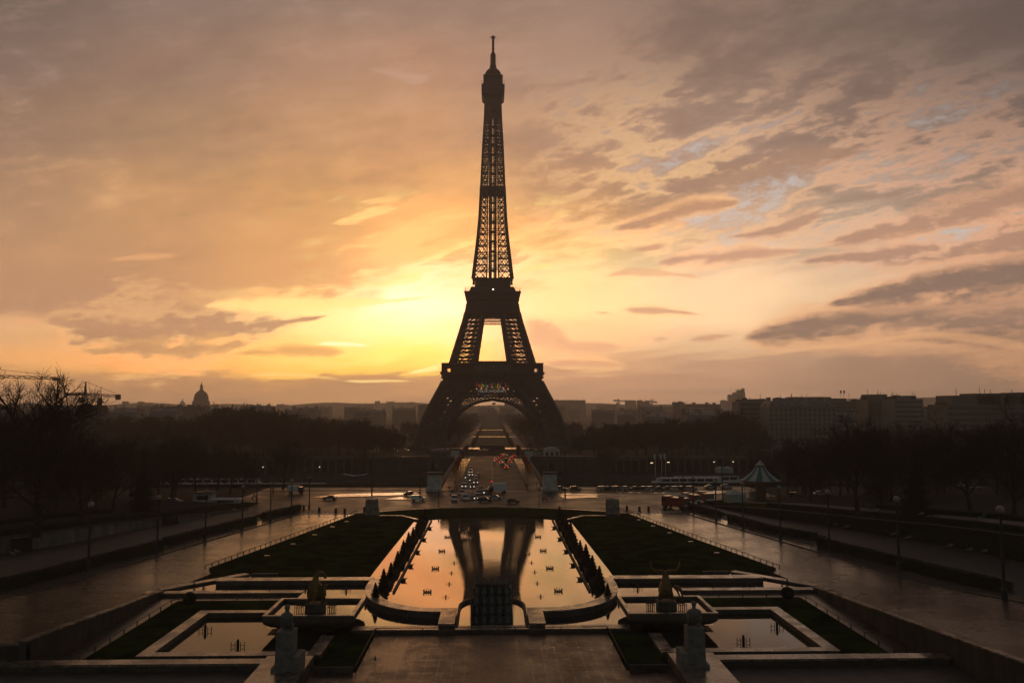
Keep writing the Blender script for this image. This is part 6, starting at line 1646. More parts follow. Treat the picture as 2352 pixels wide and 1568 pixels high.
for i, (x, y) in enumerate(((2170*0 + 1747.9 + 1105 * .2569, 805.5 + 1380 * .2569), (1747.9 + 1310 * .2569, 805.5 + 1400 * .2569), (1747.9 + 1548 * .2569, 805.5 + 1420 * .2569), (1747.9 + 1920 * .2569, 805.5 + 1465 * .2569))):
    p = terr(1, 2.2 + i * .85, 14.6)
    T = thing('litter_bin', 'green litter bin on the right terrace path, %s from the left' % ORD[i], 'bin', p, group='litter bins on the right terrace')
    b = MB(); b.lathe([(.28, .1), (.36, 1.0), (.38, 1.05), (.3, 1.05)], n=10); b.build('basket', M['canvas_green'], T)
    b = MB(); b.tube([(0, 0, 0), (0, 0, .4)], .05, 5); b.build('post', M['dark_metal'], T)
for i in range(5): make_bench(terr(1, 2.6 + i * .7, 9.8), -2.7, '%s dark bench from the square beside the upper right path' % ORD[i], 'benches on the right terrace')

# ------------------------------------------------------------------ trees
def bare_tree(h, spread, seed, twig, lv=4, low=.28, kids_=(7, 6, 5, 4)):
    r = random.Random(seed); tr, cr = MB(), MB()
    def seg(b, p, q, r0, r1, n):
        d = (q - p).normalized(); a = d.orthogonal().normalized(); c = d.cross(a); base = len(b.v)
        for P, rad in ((p, r0), (q, r1)):
            for j in range(n):
                t = 2 * pi * j / n; b.v.append(tuple(P + (a * math.cos(t) + c * math.sin(t)) * rad))
        for j in range(n): b.f.append((base + j, base + (j + 1) % n, base + n + (j + 1) % n, base + n + j)); b.k.append(0)
    def grow(p, d, L, rad, k):
        n = 5 if k == 1 else (4 if k == 2 else 3)
        m = 3 if k < 4 else 2
        pts = [p]; q = p; dd = d.copy()
        for i in range(m):
            dd = (dd + Vector((r.uniform(-1, 1), r.uniform(-1, 1), r.uniform(-.3, .75))) * (.16 + .06 * k)).normalized()
            q = q + dd * L / m; pts.append(q)
        rr = [max(twig, rad * (1 - .62 * i / m)) for i in range(m + 1)]
        for i in range(m): seg(cr, pts[i], pts[i+1], rr[i], rr[i+1], n)
        if k >= lv: return
        for i in range(kids_[k]):
            f = r.uniform(.28, 1.0); x = f * m; j = min(m - 1, int(x)); o = pts[j].lerp(pts[j+1], x - j)
            ax = (pts[j+1] - pts[j]).normalized(); side = Vector((r.uniform(-1, 1), r.uniform(-1, 1), r.uniform(-.55, 1))); side = (side - ax * side.dot(ax)).normalized()
            nd = (ax * r.uniform(.5, .9) + side * r.uniform(.5, .95)).normalized()
            grow(o, nd, L * r.uniform(.45, .66), max(twig, rad * .45), k + 1)
    R0 = h * .022; p = Vector((0, 0, -.2)); pts = [p]
    for i in range(5): p = p + Vector((r.uniform(-.02, .02) * h, r.uniform(-.02, .02) * h, h * .125)); pts.append(p)
    for i in range(5): seg(tr, pts[i], pts[i+1], R0 * (1.5 if i == 0 else 1 - .14 * i), R0 * (1 - .14 * (i + 1)), 8)
    for i in range(kids_[0] + 3):
        f = low + (1 - low) * (i + .5) / (kids_[0] + 3); x = f * 5; j = min(4, int(x)); o = pts[j].lerp(pts[j+1], x - j)
        a = i * 2.4 + r.uniform(-.4, .4); up = .45 + 1.1 * f
        d = Vector((math.cos(a), math.sin(a), up)).normalized()
        grow(o, d, h * (.40 if f < .7 else .36) * spread * r.uniform(.85, 1.15), R0 * .5, 1)
    return tr, cr
def tree_proto(name, *a, label='', cat='tree', m='twigs'):
    tr, cr = bare_tree(*a); T = thing(name, label, cat, (0, 0, -500))
    TOP[T.name] = sorted(q[2] for q in cr.v)[int(len(cr.v) * .992)]; tr.build('trunk', M['bark'], T, smooth=True); cr.build('crown', M[m], T); return T
TOP = {}
FAR = [tree_proto('bare_tree', 20, 1.2, 11 + i, .085, 4, .16, (8, 6, 6, 5)) for i in range(5)]
NEAR = [tree_proto('bare_tree', 24, 1.15, 41 + i, .034, 4, .20, (9, 7, 7, 6)) for i in range(3)]
HERO = [tree_proto('bare_tree', 30, 1.0, 77, .030, 4, .22, (13, 8, 7, 6))]
used = set()
def plant(protos, loc, hgt, label, group, rz=None):
    t = R.choice(protos); sc = hgt / TOP[t.name]; rz = R.uniform(0, 6.28) if rz is None else rz
    k = R.uniform(.92, 1.08)
    if t.name not in used:
        used.add(t.name); t.location = loc; t.rotation_euler = (0, 0, rz); t.scale = (sc * k, sc * k, sc); t['label'] = label; t['group'] = group; return t
    return dup(t, loc, rz, label, group, (sc * k, sc * k, sc))
# far bank: rows beside and behind the tower feet
ROWS = [(-400,948),(0,952),(350,957),(470,952),(500,935),(560,933),(590,944),(650,940),(690,956),(800,962),(940,968),(1310,974),(1450,970),(1600,964),(1640,950),(1710,948),(1755,985),(1780,1002),(1915,1002),(1960,985),(2100,985),(2180,975),(2400,962)]
def tree_h(px, y, g): return 30.5 - (interp(ROWS, px) - 932) * (y + 3) / FPX - g
for row, y in enumerate((424, 448, 482)):
    for i in range(-36, 37):
        x = (i + (.5 if row % 2 else 0)) * 11.6 + R.uniform(-3.5, 3.5)
        if abs(x) < (46 if y < 470 else 76) or abs(x) > 0.72 * y: continue
        if R.random() < (.06 if row < 2 else .15): continue
        px = 1131 + x / y * FPX; h = tree_h(px, y, 2.3 if y < 450 else 0) * (R.uniform(.74, .92) if row == 0 else R.uniform(.86, 1.03))
        if abs(x) < 75: h *= .80
        side = 'left' if x < 0 else 'right'
        plant(FAR, (x, y + R.uniform(-6, 6), 2.3 if y < 450 else 0), h, 'bare brown winter tree in the band across the river, %s of the tower' % side, 'bare trees across the river, %s of the tower' % side)
for s, side in ((-1, 'left'), (1, 'right')):
    for i in range(16):
        y = 676 + i * 44
        for x in (29, 43):
            plant(FAR, (s * (x + R.uniform(-3, 3)), y + R.uniform(-8, 8), 0), R.uniform(15, 19), 'bare tree in the hazy alley %s of the field beyond the tower' % side, 'trees along the %s edge of the long field' % side)
    for i in range(9): plant(FAR, (s * (66 + 7 * (i % 3) + R.uniform(-3, 3)), 486 + 9 * i + R.uniform(-3, 3) + (150 if i > 5 else 0), 0), R.uniform(15, 18.5), 'bare tree standing close to the outside of the %s tower legs' % side, 'trees hugging the %s tower legs' % side)
    for i in range(7): plant(FAR, (s * (54 + 4 * (i % 2) + R.uniform(-2, 2)), 560 + i * 14, 0), R.uniform(8, 11), 'small bare tree between the feet of the tower on the %s' % side, 'small trees at the %s tower feet' % side)
# the wood closing the view behind those rows reads as one mass
b = MB(); wt = [bare_tree(20, 1.25, 90 + i, .15, 3, .12, (9, 8, 7))[1] for i in range(4)]; wtop = [sorted(q[2] for q in w.v)[int(len(w.v) * .99)] for w in wt]
for i in range(120):
    s = -1 if i % 2 else 1; y = R.uniform(505, 640); x = s * R.uniform(92 if y < 665 else 110, .66 * y)
    px = 1131 + x / y * FPX; k = max(5, tree_h(px, y, 0)) * R.uniform(.80, .98) / wtop[i % 4]; a = R.uniform(0, 6.28); ca, sa = math.cos(a) * k * 1.15, math.sin(a) * k * 1.15
    w = wt[i % 4]; o = len(b.v)
    b.v += [(x + vx * ca - vy * sa, y + vx * sa + vy * ca, vz * k) for vx, vy, vz in w.v]; b.f += [tuple(q + o for q in f) for f in w.f]; b.k += w.k
tag(b.build('far_woods', M['twigs']), kind='stuff')
# garden trees on both sides of the square
gl = [(85,1168,148,31,'huge bare tree with spreading branches at the far left edge'),(-60,1190,150,24,'bare tree cut by the left edge beside the huge one'),(190,1150,172,18,'dark bare tree right of the huge bare tree'),(262,1146,188,16,'dark bare tree under the crane, left of the conifer'),(12,1140,190,20,'dark bare tree behind the huge one at the left edge'),
      (130,1140,205,17,'dark bare tree behind the huge one, left of the crane mast'),(395,1142,214,17,'bare tree right of the conifer near the avenue'),(450,1136,232,16,'bare tree behind the grey kiosk'),(560,1131,246,13,'slender bare tree between kiosk and river wall'),(300,1140,226,17,'dark bare tree behind the conifer'),(232,1138,236,16,'bare tree by the river wall under the turret'),(60,1136,236,18,'bare tree by the river wall at the far left')]
for x, y, dist, h, l in gl:
    p = D(x, y, dist); p.z = max(2.0, min(6.0, p.z)); plant(HERO if x == 85 else NEAR, p, h - (1 if x == 85 else 0), l, 'trees in the garden left of the square', 1.0 if x == 85 else None)
gr = [(1970,1172,172,21,'forked bare tree standing on the lawn edge right of the carousel'),(1862,1150,200,17,'dark bare tree directly right of the carousel'),(2050,1150,196,18,'dark bare tree behind the forked one on the right'),(2120,1160,180,19,'dark bare tree right of the forked tree'),(2230,1170,168,20,'large dark bare tree near the right edge'),(2330,1180,160,22,'largest dark tree at the right edge'),(2440,1190,156,22,'dark tree cut by the right edge'),
      (2170,1140,222,18,'bare tree by the river wall near the right edge'),(1930,1136,228,16,'bare tree by the river wall behind the forked tree'),(1810,1134,238,14,'slender bare tree between carousel and river wall'),(2290,1140,226,20,'bare tree by the river wall at the far right'),(2020,1134,240,16,'bare tree by the river wall, middle of the right garden')]
for x, y, dist, h, l in gr:
    p = D(x, y, dist); p.z = max(2.0, min(7.5, p.z)); plant(NEAR, p, h, l, 'trees in the garden right of the square')
for i in range(10):
    for sd, side in ((-1, 'left'), (1, 'right')):
        x = sd * (86 + R.uniform(0, 62)); y = 196 + i * 6 + R.uniform(-2, 2)
        if sd < 0 and x > -92 and y < 235: x -= 14
        plant(NEAR, (x, y, 2.1), R.uniform(12, 17) - (2 if sd > 0 else 0), 'dark bare tree in the thick garden planting on the far %s of the square' % side, 'thick garden trees, %s of the square' % side)
for i in range(9):
    for sd, side in ((-1, 'left'), (1, 'right')):
        x = sd * (74 + i * 10.5 + R.uniform(-2, 2)) if sd < 0 else 92 + i * 9.5 + R.uniform(-2, 2)
        plant(NEAR, (x, 258 + R.uniform(-8, 12), 2.1), R.uniform(13, 18), 'bare tree in the row before the river wall on the far %s of the square' % side, 'trees before the river wall, %s of the square' % side)
p = D(1393, 1115, 374); p.z = -3.6; plant(NEAR, p, 14, 'lone spreading bare tree on the far landing right of the bridge', 'trees on the landings')
p = D(826, 1112, 374); p.z = -3.6; plant(NEAR, p, 11, 'small bare tree on the far landing left of the bridge', 'trees on the landings')
for t in FAR + NEAR:
    if t.name not in used:
        for c in list(t.children): bpy.data.objects.remove(c)
        bpy.data.objects.remove(t)
def conifer(name, h, w, seed, m, dens=900, s0=.30):
    r = random.Random(seed); T = thing(name, '', 'tree')
    b = MB(); b.tube([(0, 0, -.1), (0, 0, h * .95)], [h * .022, .02], 6); b.build('trunk', M['bark'], T)
    b = MB()
    for i in range(dens):
        f = r.random() ** .75; z = h * (.04 + .96 * (1 - f)); rad = w * f * (.72 + .28 * math.sin(f * 40 + r.random())) * r.uniform(.35, 1.0); a = r.uniform(0, 2 * pi)
        c = Vector((rad * math.cos(a), rad * math.sin(a), z)); o = Vector((math.cos(a), math.sin(a), -.35)); t = Vector((-math.sin(a), math.cos(a), 0)); s = s0 * (.5 + f)
        b.add([c - t * s * .5, c + t * s * .5, c + o * s * 1.3 + Vector((0, 0, r.uniform(-.2, .2) * s))], [(0, 1, 2)])
    b.build('crown', M[m], T); return T
T = conifer('conifer_tree', 17, 4.4, 5, 'conifer', 5200, .55); p = D(325, 1158, 200); T.location = (p.x, p.y, 2.2); T['label'] = 'tall dark conifer standing among the bare trees on the left'
T = dup(T, (D(2105, 1170, 176).x, 176, 5.0), 1.0, 'dark conifer among the bare trees near the right edge', None, .95)
# clipped cone shrubs in the wet borders of the pool
cone = None
ys = [111, 119.5, 128, 137, 146, 155, 164, 173, 182, 191.5]
for s, side in ((-1, 'left'), (1, 'right')):
    for i, y in enumerate(ys[::-1]):
        loc = (s * 16.7, y, 2.1); sc = R.uniform(.78, 1.22) * (1.15 if i == 0 else 1)
        if cone is None: cone = conifer('cone_shrub', 3.3, 1.15, 9, 'shrub', 2600, .26); cone.location = loc; cone.scale = (sc,) * 3; r_ = cone; cone['category'] = 'shrub'
        else: r_ = dup(cone, loc, R.uniform(0, 6), None, None, sc)
        r_['label'] = '%s cone shaped shrub from the far end in the %s border of the mirror pool' % (ORD[i], side); r_['group'] = 'cone shrubs in the %s pool border' % side
    hedge([(s * 16.4, 110 + i * 8.0, 2.1) for i in range(11)][::s], 0.6, .45, 'low dark planting under the cone shrubs of the %s pool border' % side, m='shrub')

# ------------------------------------------------------------------ far side of the river: field and city
sheet('far_road', [(-420, 408, 2.415), (420, 408, 2.415), (420, 436, 2.415), (-420, 436, 2.415)], M['asphalt'])
sheet('tower_forecourt', [(-60, 500, .01), (60, 500, .01), (60, 556, .01), (-60, 556, .01)], M['ground'])
sheet('gravel_walk', [(-36, 551, .012), (36, 551, .012), (36, 571, .012), (-36, 571, .012)], M['pavement'])
for i, (y0, y1) in enumerate(((582, 764), (790, 980), (1000, 1380))): sheet('field_lawn', [(-15, y0, .03), (15, y0, .03), (15, y1, .03), (-15, y1, .03)], M['grass_far'])
for s in (-1, 1): sheet('gravel_walk', [(s * 18.2, 575, .02), (s * 24.5, 575, .02), (s * 24.5, 1390, .02), (s * 18.2, 1390, .02)], M['gravel'])
for y in (768, 984): sheet('cross_walk', [(-25, y, .035), (25, y, .035), (25, y + 12, .035), (-25, y + 12, .035)], M['pavement'])
for s, side in ((-1, 'left'), (1, 'right')): hedge([(s * 15.6, 590 + 52 * i, 0) for i in range(15)][::s], 1.8, 2.0, 'long dark clipped hedge on the %s of the field beyond the tower' % side)
b = MB(); b.box((-9, 545, 0), (9, 547, 3.0)); tag(b.build('site_hoarding', M['dark_metal']), 'dark hoarding across the forecourt between the tower feet', 'hoarding')

M['b_stone'] = mat('building_stone', (0.15, 0.13, 0.105), 0.85, 0, 0.2, 0.05)
M['b_pale'] = mat('building_pale', (0.20, 0.185, 0.155), 0.85, 0, 0.15, 0.05)
M['b_dark'] = mat('building_dark', (0.06, 0.055, 0.05), 0.8, 0, 0.2, 0.05)
M['b_win'] = mat('window_glass', (0.055, 0.05, 0.045), 0.3, 0, 0.2, 0.1)
def paris_block(seed):
    r = random.Random(seed); w, d, h = r.uniform(20, 38), r.uniform(14, 20), r.uniform(15.5, 20)
    T = thing('apartment_block', '', 'building'); b = MB(); b.cbox((0, 0, h / 2), (w, d, h)); b.build('walls', M[r.choice(('b_stone', 'b_pale', 'b_stone'))], T)
    b = MB(); b.frus(h, (w/2 + .3, d/2 + .3), h + .4, (w/2 + .3, d/2 + .3)); b.frus(h + .4, (w/2, d/2), h + 3.4, (w/2 - 1.4, d/2 - 1.4)); b.frus(h + 3.4, (w/2 - 1.4, d/2 - 1.4), h + 4.6, (w/2 - 5, .6)); b.build('mansard_roof', M['zinc'], T)
    for x in (-w/2 + .6, w/2 - .6) + ((r.uniform(-3, 3),) if w > 28 else ()):
        b = MB(); b.cbox((x, 0, h + 3.6), (1.0, d * .55, 5.0))
        for q in range(4): b.lathe([(.2, 0), (.16, .8)], (x, -d * .2 + q * d * .13, h + 6.1), 6)
        b.build('chimney_stack', M['b_stone'], T)
    for f in range(5):
        b = MB(); b.cbox((0, -d/2 - .02, 2.2 + f * (h / 5)), (w - 2.4, .06, 1.3)); b.build('window_band', M['b_win'], T)
    return T
PB = [paris_block(60 + i) for i in range(6)]; cnt = 0
spots = []
for y in (600, 690, 790, 900, 1030, 1180, 1350, 1560, 1820, 2150, 2600):
    n = 22
    for i in range(n):
        f = -0.70 + 1.40 * (i + R.uniform(.15, .85)) / n; x = f * y
        if abs(x) < 150 and y < 1450: continue
        if y < 700 and x < -60 and x > -240: continue
        spots.append((x, y + R.uniform(-25, 25), y))
for x, y, row in spots:
    t = PB[cnt % 6] if cnt < 6 else None
    top = 30.5 + R.uniform(-10, 1.2) - (3 if row < 1000 else 0) + max(0, (row - 1500) / 150) * R.uniform(.2, 1)
    side = 'left' if x < 0 else 'right'
    a = ('hazy stone apartment block in the distant roofs beyond the trees %s of the tower' % side, 'distant apartment blocks %s of the tower' % side)
    sc = (R.uniform(.6, 1.0 + row / 3500), 1.0, top / 23.5)
    if t: t.location = (x, y, 0); t.rotation_euler = (0, 0, R.uniform(-.4, .4)); t.scale = sc; t['label'], t['group'] = a
    else: dup(PB[cnt % 6], (x, y, 0), R.uniform(-.4, .4), a[0], a[1], sc)
    cnt += 1
def tower_block(px0, px1, py, dist, label, m='b_stone', steps=(), depth=None, floors=8, name='tower_block', vertical=False, roofbits=True):
    """a building between two columns of the picture, top at row py; steps: (from, to, extra metres) set-backs on top"""
    a, c = D(px0, py, dist), D(px1, py, dist); w, h = c.x - a.x, a.z; d = depth or max(14, w * .4)
    T = thing(name, label, 'building', ((a.x + c.x) / 2, dist + d / 2, 0))
    b = MB(); b.cbox((0, 0, h / 2), (w, d, h)); b.build('walls', M[m], T)
    for f0, f1, e in steps:
        b = MB(); b.box((-w/2 + f0 * w, -d * .42, h + .003), (-w/2 + f1 * w, d * .42, h + e)); b.build('roof_storey', M[m], T)
    if vertical:
        n = int(w / 3)
        for i in range(n): x = -w/2 + (i + .5) * w / n; b = MB(); b.box((x - .55, -d/2 - .08, 3), (x + .55, -d/2 + .02, h - 2.5)); b.build('window_strip', M['b_win'], T)
    else:
        for f in range(floors):
            z = h - (f + .62) * 3.3
            if z < 8: break
            if name == 'stone_block':
                n = 14
                if f > 6: break
                for i in range(n): x = -w/2 + (i + .5) * w / n; b = MB(); b.box((x - .65, -d/2 - .07, z - 1.0), (x + .65, -d/2 + .02, z + 1.0)); b.build('window', M['b_win'], T)
            else:
                b = MB(); b.box((-w/2 + .8, -d/2 - .07, z - .7), (w/2 - .8, -d/2 + .02, z + .7)); b.build('window_band', M['b_win'], T)
    if roofbits:
        rr = random.Random(int(px0)); b = MB(); top = h + max([e for _, _, e in steps], default=0)
        for i in range(4): x = (-.42 + .28 * i + rr.uniform(-.06, .06)) * w; q = rr.uniform(1.0, 2.6); b = MB(); b.box((x - q, -2, h + .004), (x + q, 2, h + rr.uniform(1.2, 3.0))); b.build('roof_plant', M['b_dark'], T)
        for i in range(5): x = rr.uniform(-.45, .45) * w; b = MB(); b.tube([(x, -1, h), (x, -1, top + rr.uniform(1.5, 4.5))], .14 if dist < 900 else .4, 4); b.build('roof_mast', M['b_dark'], T)
    return T
far_l = [(280,292,923,2600,'lone slim tower block on the left skyline between turret and dome'),(315,328,923,2500,'hazy tower block on the left skyline beside a lower slab'),(328.5,347,926.5,2450,'low slab joined to the hazy tower block on the left skyline'),(640,652,929,3000,'tiny hazy block on the skyline left of centre'),(655,662,931,3000,'lowest tiny block on the skyline left of centre'),
         (840,858,930,2900,'hazy low block first of the group left of the tower'),(861,872,922,2950,'hazy slim tower in the group left of the tower'),(888,905,922.5,2900,'hazy twin block in the middle of the group left of the tower'),(917,931,925,2950,'hazy block right of the twin block left of the tower'),(934,952,924,2900,'rightmost hazy block of the group left of the tower'),(961,983,930,1500,'dark block close to the left tower leg'),
         (1050,1072,931,2600,'hazy block seen through the left of the tower arch'),(1082,1106,933.5,2400,'wide hazy block seen through the middle of the tower arch'),(1158.8,1180,921.5,2300,'tall hazy tower block seen through the right of the tower arch'),(1186,1199,929,2500,'small hazy block seen at the right of the tower arch'),
         (1244,1345,918.5,2100,'very long hazy slab block right of the tower'),(1370,1416,929.5,2300,'long low hazy block right of the very long slab'),(1437,1461,919.5,2500,'hazy square tower block left of its darker neighbour'),(1464,1492,922,2200,'darker stepped tower block right of the square one'),(1548,1569,925,1300,'dark flat roofed block in the right skyline'),(1571,1655,927.5,1250,'long pale block with many chimneys in the right skyline'),(1656,1675,920,2600,'faint block leaning on the tallest right tower')]
for i, (a, c, y, d, l) in enumerate(far_l): tower_block(a, c, y, d, l, 'b_dark' if 'dark' in l else 'b_stone', ((.05, .45, 4),) if 'stepped' in l else (), floors=6)
tower_block(1675, 1712, 906, 2300, 'tallest hazy tower of the right skyline with a stepped top', 'b_stone', ((.30, 1.0, 7), (.55, .97, 14), (.86, .97, 19)), floors=10)
# buildings on the quay at the right
H = tower_block(1766, 1920, 934, 520, 'long stone block with balconies and chimneys above the trees at the right', 'b_pale', (), 18, 8, 'stone_block')
w = D(1920, 934, 520).x - D(1766, 934, 520).x; h = D(1766, 934, 520).z
b = MB(); b.frus(h + .01, (w/2, 9), h + 4.2, (w/2 - 2.5, 6.5)); b.build('mansard_roof', M['zinc'], H)
for i in range(7): x = -w/2 + 3 + i * (w - 6) / 6; b = MB(); b.cbox((x, 0, h + 4.2), (1.2, 6, 4.6)); b.build('chimney_stack', M['b_pale'], H)
for z in (h - .2, h - 7, h - 13.5): b = MB(); b.box((-w/2 - .3, -9.7, z), (w/2 + .3, -9.08, z + .5)); b.build('cornice', M['b_pale'], H)
for i in range(5): x = -w/2 + 5 + i * (w - 10) / 4; b = MB(); b.lathe([(1.4, 0), (1.3, 1.2), (.6, 2.2), (.1, 2.6)], (x, -8.2, h + .3), 8); b.build('dormer', M['b_pale'], H)
tower_block(1790, 1985, 921, 640, 'broad office block with a roof storey and flags behind the stone block', 'b_stone', ((.20, .62, 3.6), (.64, .8, 2.4), (.02, .17, 2.6)), 22, 9, 'office_block')
T = thing('roof_flags', 'pair of flags flying from the roof of the broad office block', 'flags', D(1934, 913, 645))
for dx in (-1.4, 1.4):
    b = MB(); b.tube([(dx, 0, 0), (dx, 0, 6.2)], .12, 5); b.build('pole', M['b_dark'], T); b = MB(); b.add([(dx, 0, 6.2), (dx + 1.5, .2, 5.8), (dx + 1.4, .3, 3.4), (dx, 0, 3.9), (dx, .08, 6.2), (dx + 1.5, .28, 5.8), (dx + 1.4, .38, 3.4), (dx, .08, 3.9)], [(0,1,2,3),(7,6,5,4),(0,1,5,4),(1,2,6,5),(2,3,7,6),(3,0,4,7)]); b.build('flag', M['banner_red'] if dx < 0 else M['banner_blue'], T)
tower_block(1697, 1764, 922, 560, 'pale block with a flat cluttered roof left of the long stone block', 'b_pale', ((.1, .4, 1.6), (.5, .95, 2.0)), 16, 7, 'roof_block')
tower_block(1993, 2051, 917, 540, 'ribbed concrete tower block with a drum shaped roof storey', 'b_stone', ((.18, .82, 3.6),), 18, 9, 'ribbed_block', True)
tower_block(2053, 2120, 916, 520, 'banded concrete block right of the ribbed tower block', 'b_pale', ((.25, .62, 2.0),), 18, 9, 'banded_block')
tower_block(2130, 2166, 940, 640, 'low pale block in the gap right of the banded block', 'b_pale', (), 16, 7, 'low_block')
tower_block(2176, 2380, 929, 430, 'very wide terraced apartment block at the right edge with rows of balconies', 'b_stone', ((.08, 1.0, 5.2), (.36, .62, 6.4), (.66, .8, 6.6), (.84, .98, 7.0)), 20, 9, 'terraced_block')
tower_block(405, 470, 933.5, 900, 'dark flat roofed block below the domed church on the left', 'b_dark', (), 18, 5, 'flat_block')
tower_block(346, 404, 936, 950, 'long pale roofed block left of the domed church', 'b_stone', ((.1, .3, 1.5), (.55, .8, 1.8)), 18, 5, 'flat_block')
tower_block(178, 222, 936, 520, 'dark block under the crane on the left skyline', 'b_dark', ((.3, .6, 1.5),), 16, 5, 'flat_block')
T = thing('roof_turret', 'dark round turret with a steep pointed cap right of the crane', 'turret', D(228.5, 934, 520)); z0 = T.location.z; T.location.z = 0
k = 520 / FPX
b = MB(); b.lathe([(5.5 * k, 0), (5.5 * k, z0 + 11 * k)], n=10); b.build('shaft', M['b_dark'], T); b = MB(); b.lathe([(8.5 * k, z0 + 9 * k), (7.5 * k, z0 + 12 * k), (3.6 * k, z0 + 19 * k), (2.2 * k, z0 + 21 * k)], n=10); b.build('cap', M['b_dark'], T)
# domed churches
def domed_church(px, y_top, y_base, dist, half, label, m):
    k = dist / FPX; c = D(px, y_base, dist); zb, zt = c.z, D(px, y_top, dist).z; H = zt - zb; r = half * k
    T = thing('domed_church', label, 'church', (c.x, dist, 0))
    b = MB(); b.cbox((0, 0, (zb + .10 * H) / 2), (r * 2.3, r * 2.3, zb + .10 * H)); b.build('base', M['b_stone'], T)
    b = MB(); b.lathe([(r, zb + .10 * H), (r, zb + .30 * H), (r * 1.06, zb + .305 * H), (r * 1.06, zb + .33 * H), (r * .92, zb + .34 * H), (r * .92, zb + .41 * H)], n=24); dr = b.build('drum', M['b_stone'], T)
    for i in range(16): a = 2 * pi * i / 16; b = MB(); b.tube([(r * 1.03 * math.cos(a), r * 1.03 * math.sin(a), zb + .11 * H), (r * 1.03 * math.cos(a), r * 1.03 * math.sin(a), zb + .30 * H)], r * .06, 6); b.build('column', M['b_pale'], dr)
    b = MB(); b.lathe([(r * .90 * math.cos(t) if t < 1.4 else r * .16, zb + .41 * H + .27 * H * math.sin(t)) for t in [1.45 * i / 9 for i in range(10)]], n=24); b.build('dome', M[m], T, smooth=True)
    b = MB(); b.lathe([(r * .26, zb + .67 * H), (r * .24, zb + .72 * H), (r * .18, zb + .725 * H), (r * .17, zb + .80 * H), (r * .24, zb + .81 * H), (r * .10, zb + .85 * H), (r * .04, zb + .93 * H), (.1, zb + H)], n=12); b.build('lantern', M[m], T)
domed_church(461, 873.6, 944, 1700, 17.5, 'large domed church with a lantern spire on the left skyline', 'gold_dome')
domed_church(418.5, 914, 936, 3000, 6.3, 'small faint domed church left of the large dome', 'b_stone')
# palace at the end of the field
k = 1420 / FPX
T = thing('domed_palace', 'long palace with a square dome at the end of the field under the tower arch', 'palace', (0, 1420, 0))
zr = D(1131, 953, 1420).z; zd = D(1131, 937, 1420).z
b = MB(); b.cbox((0, 8, zr / 2), (112 * k, 16, zr)); b.build('wing_walls', M['b_stone'], T)
b = MB(); b.frus(zr + .01, (56.5 * k, 9), zr + 4, (54 * k, 4), (0, 8)); b.build('wing_roof', M['zinc'], T)
b = MB(); b.cbox((0, 3, (zr + 4) / 2), (26 * k, 26, zr + 4)); b.build('central_pavilion', M['b_pale'], T)
b = MB(); b.frus(zr + 4, (12 * k, 11), zr + 4 + (zd - zr - 4) * .45, (10.5 * k, 9), (0, 3)); b.frus(zr + 4 + (zd - zr - 4) * .45, (10.5 * k, 9), zd - 1, (5.5 * k, 5), (0, 3)); b.frus(zd - 1, (3.5 * k, 3.5), zd + 1.5, (3.2 * k, 3.2), (0, 3)); b.build('square_dome', M['zinc'], T)
b = MB(); b.tube([(0, 3, zd + 1), (0, 3, zd + 10)], .3, 5); b.box((.2, 2.9, zd + 6.6), (6, 3.1, zd + 10)); b.build('flag', M['b_dark'], T)
for i in range(26):
    x = (-54 + i * 108 / 25) * k
    if abs(x) < 14 * k: continue
    b = MB(); b.box((x - .9, -.08, 3), (x + .9, .05, zr - 3)); b.build('tall_window', M['b_win'], T)
# cranes
def crane(px, y_top, y_base, dist, jib_l, jib_r, y_jib, label, m='b_dark', th=1.2, cw=(2.6, 2, 3.6)):
    k = dist / FPX; p = D(px, y_base, dist); zt, zj = D(px, y_top, dist).z, D(px, y_jib, dist).z
    T = thing('tower_crane', label, 'crane', (p.x, dist, 0)); w = 1.1 * th
    def lat(b, P, Q, wd, n):
        P, Q = Vector(P), Vector(Q); d = (Q - P).normalized(); a = (Vector((0, 0, 1)) if abs(d.z) < .5 else Vector((1, 0, 0))) * wd / 2; c = Vector((0, 1, 0)) * wd / 2
        for q in (a + c, a - c, -a + c, -a - c): b.bar(P + q, Q + q, .26 * th)
        for i in range(n):
            f, g = P.lerp(Q, i / n), P.lerp(Q, (i + 1) / n); s = 1 if i % 2 else -1
            for y in (c, -c): b.bar(f + a * s + y, g - a * s + y, .18 * th)
    b = MB(); lat(b, (0, 0, 0), (0, 0, zj + 1), 1.8 * th, 26); b.build('mast', M[m], T)
    b = MB(); lat(b, (jib_l * k, 0, zj), (0, 0, zj), 1.3 * th, 24); b.build('jib', M[m], T)
    b = MB(); lat(b, (0, 0, zj), (jib_r * k, 0, zj - 1.2 * th), 1.2 * th, 14); b.build('counter_jib', M[m], T)
    b = MB(); b.cbox((jib_r * k - 1.5 * th * (1 if jib_r > 0 else -1), 0, zj - 1.6 * th), cw); b.build('counterweight', M[m], T)
    b = MB(); b.tube([(0, 0, zj), (0, 0, zt)], [.8 * th, .3 * th], 4); b.bar((0, 0, zt), (jib_l * k * .7, 0, zj + .6), .16 * th); b.bar((0, 0, zt), (jib_r * k * .85, 0, zj + .6), .16 * th); b.build('head_and_ties', M[m], T)
    b = MB(); b.cbox((-1.4 * th, -.6, zj - 3.4 * th), (2 * th, 2 * th, 3 * th)); b.build('cab', M['b_pale'], T)
crane(194, 876, 945, 520, -46, 80, 905, 'tower crane with a dark counter jib on the left skyline')
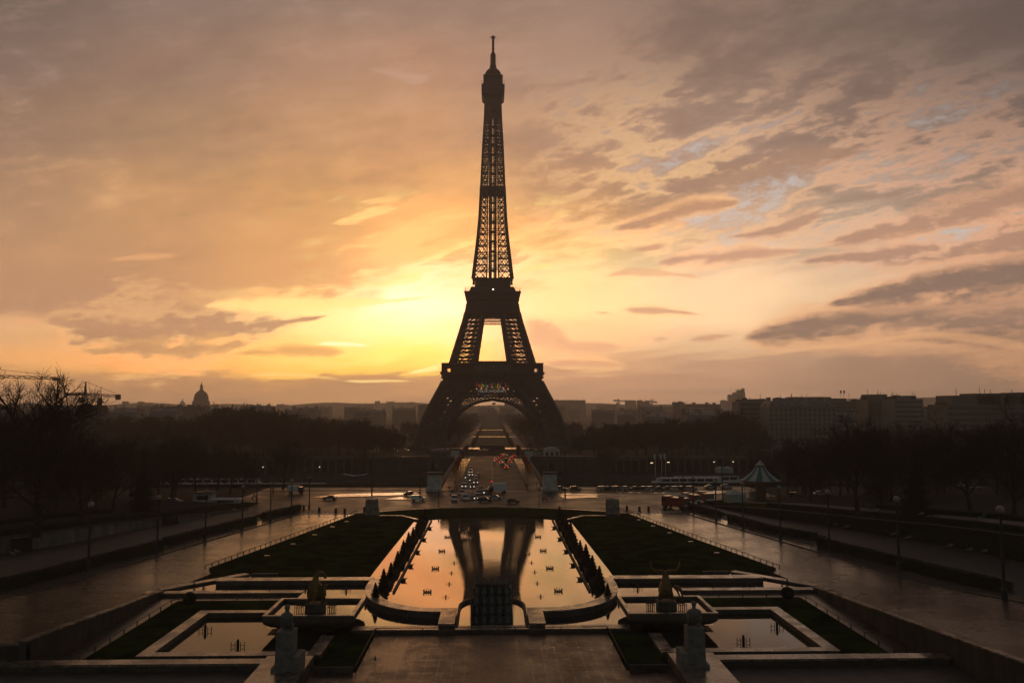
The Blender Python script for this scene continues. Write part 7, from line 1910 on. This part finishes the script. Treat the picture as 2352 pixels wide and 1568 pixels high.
crane(-40, 845, 945, 420, -120, 168, 863, 'tower crane whose long jib enters at the left edge above the huge tree', th=1.1, cw=(3.4, 2, 1.3))
crane(1421, 915, 938, 2400, -12, 22, 919.5, 'tiny hazy crane right of the long slab', th=3.0)
crane(1498, 915, 940, 2400, -14, 12, 921.5, 'tiny hazy crane right of the stepped block', th=3.0)
T = thing('church_spire', 'slender dark spire behind the roofs of the long stone block', 'spire', D(1818, 930, 700)); z = T.location.z; T.location.z = 0
b = MB(); b.lathe([(1.6, 0), (1.6, z), (1.9, z + .1), (.1, z + 10)], n=8); b.build('spire', M['b_dark'], T)
# hills closing the horizon
b = MB(); n = 80
for j, (yy, f) in enumerate(((2950, 0.0), (3150, .8), (3260, 1.0), (3395, .3))):
    for i in range(n + 1):
        x = -2590 + 5180 * i / n
        hgt = 35 + 5 * math.sin(i * .43) + 4 * math.sin(i * 1.1 + 1) + (34 * math.exp(-((x - 1850) / 420) ** 2)) + 6 * math.exp(-((x + 700) / 500) ** 2)
        b.v.append((x, yy, hgt * f - (1 if f == 0 else 0)))
for j in range(3):
    for i in range(n): b.f.append((j*(n+1)+i, j*(n+1)+i+1, (j+1)*(n+1)+i+1, (j+1)*(n+1)+i)); b.k.append(0)
struct(b, 'hills', M['ground'], True)

# ------------------------------------------------------------------ morning haze
m = bpy.data.materials.new('haze_air'); m.use_nodes = True; t = m.node_tree; t.nodes.clear()
o = t.nodes.new('ShaderNodeOutputMaterial'); v = t.nodes.new('ShaderNodeVolumePrincipled')
v.inputs['Color'].default_value = (0.93, 0.90, 0.86, 1); v.inputs['Density'].default_value = HAZE; v.inputs['Anisotropy'].default_value = 0.5
t.links.new(v.outputs[0], o.inputs['Volume'])
b = MB(); b.box((-2640, -80, -9.2), (2640, 3430, 345)); tag(b.build('haze', m), kind='stuff')
SC.cycles.volume_bounces = 0
SC.cycles.max_bounces = 4; SC.cycles.diffuse_bounces = 2; SC.cycles.glossy_bounces = 3
SC.cycles.use_adaptive_sampling = True; SC.cycles.adaptive_threshold = 0.02
SC.cycles.use_denoising = True
SC.cycles.sample_clamp_indirect = 4.0
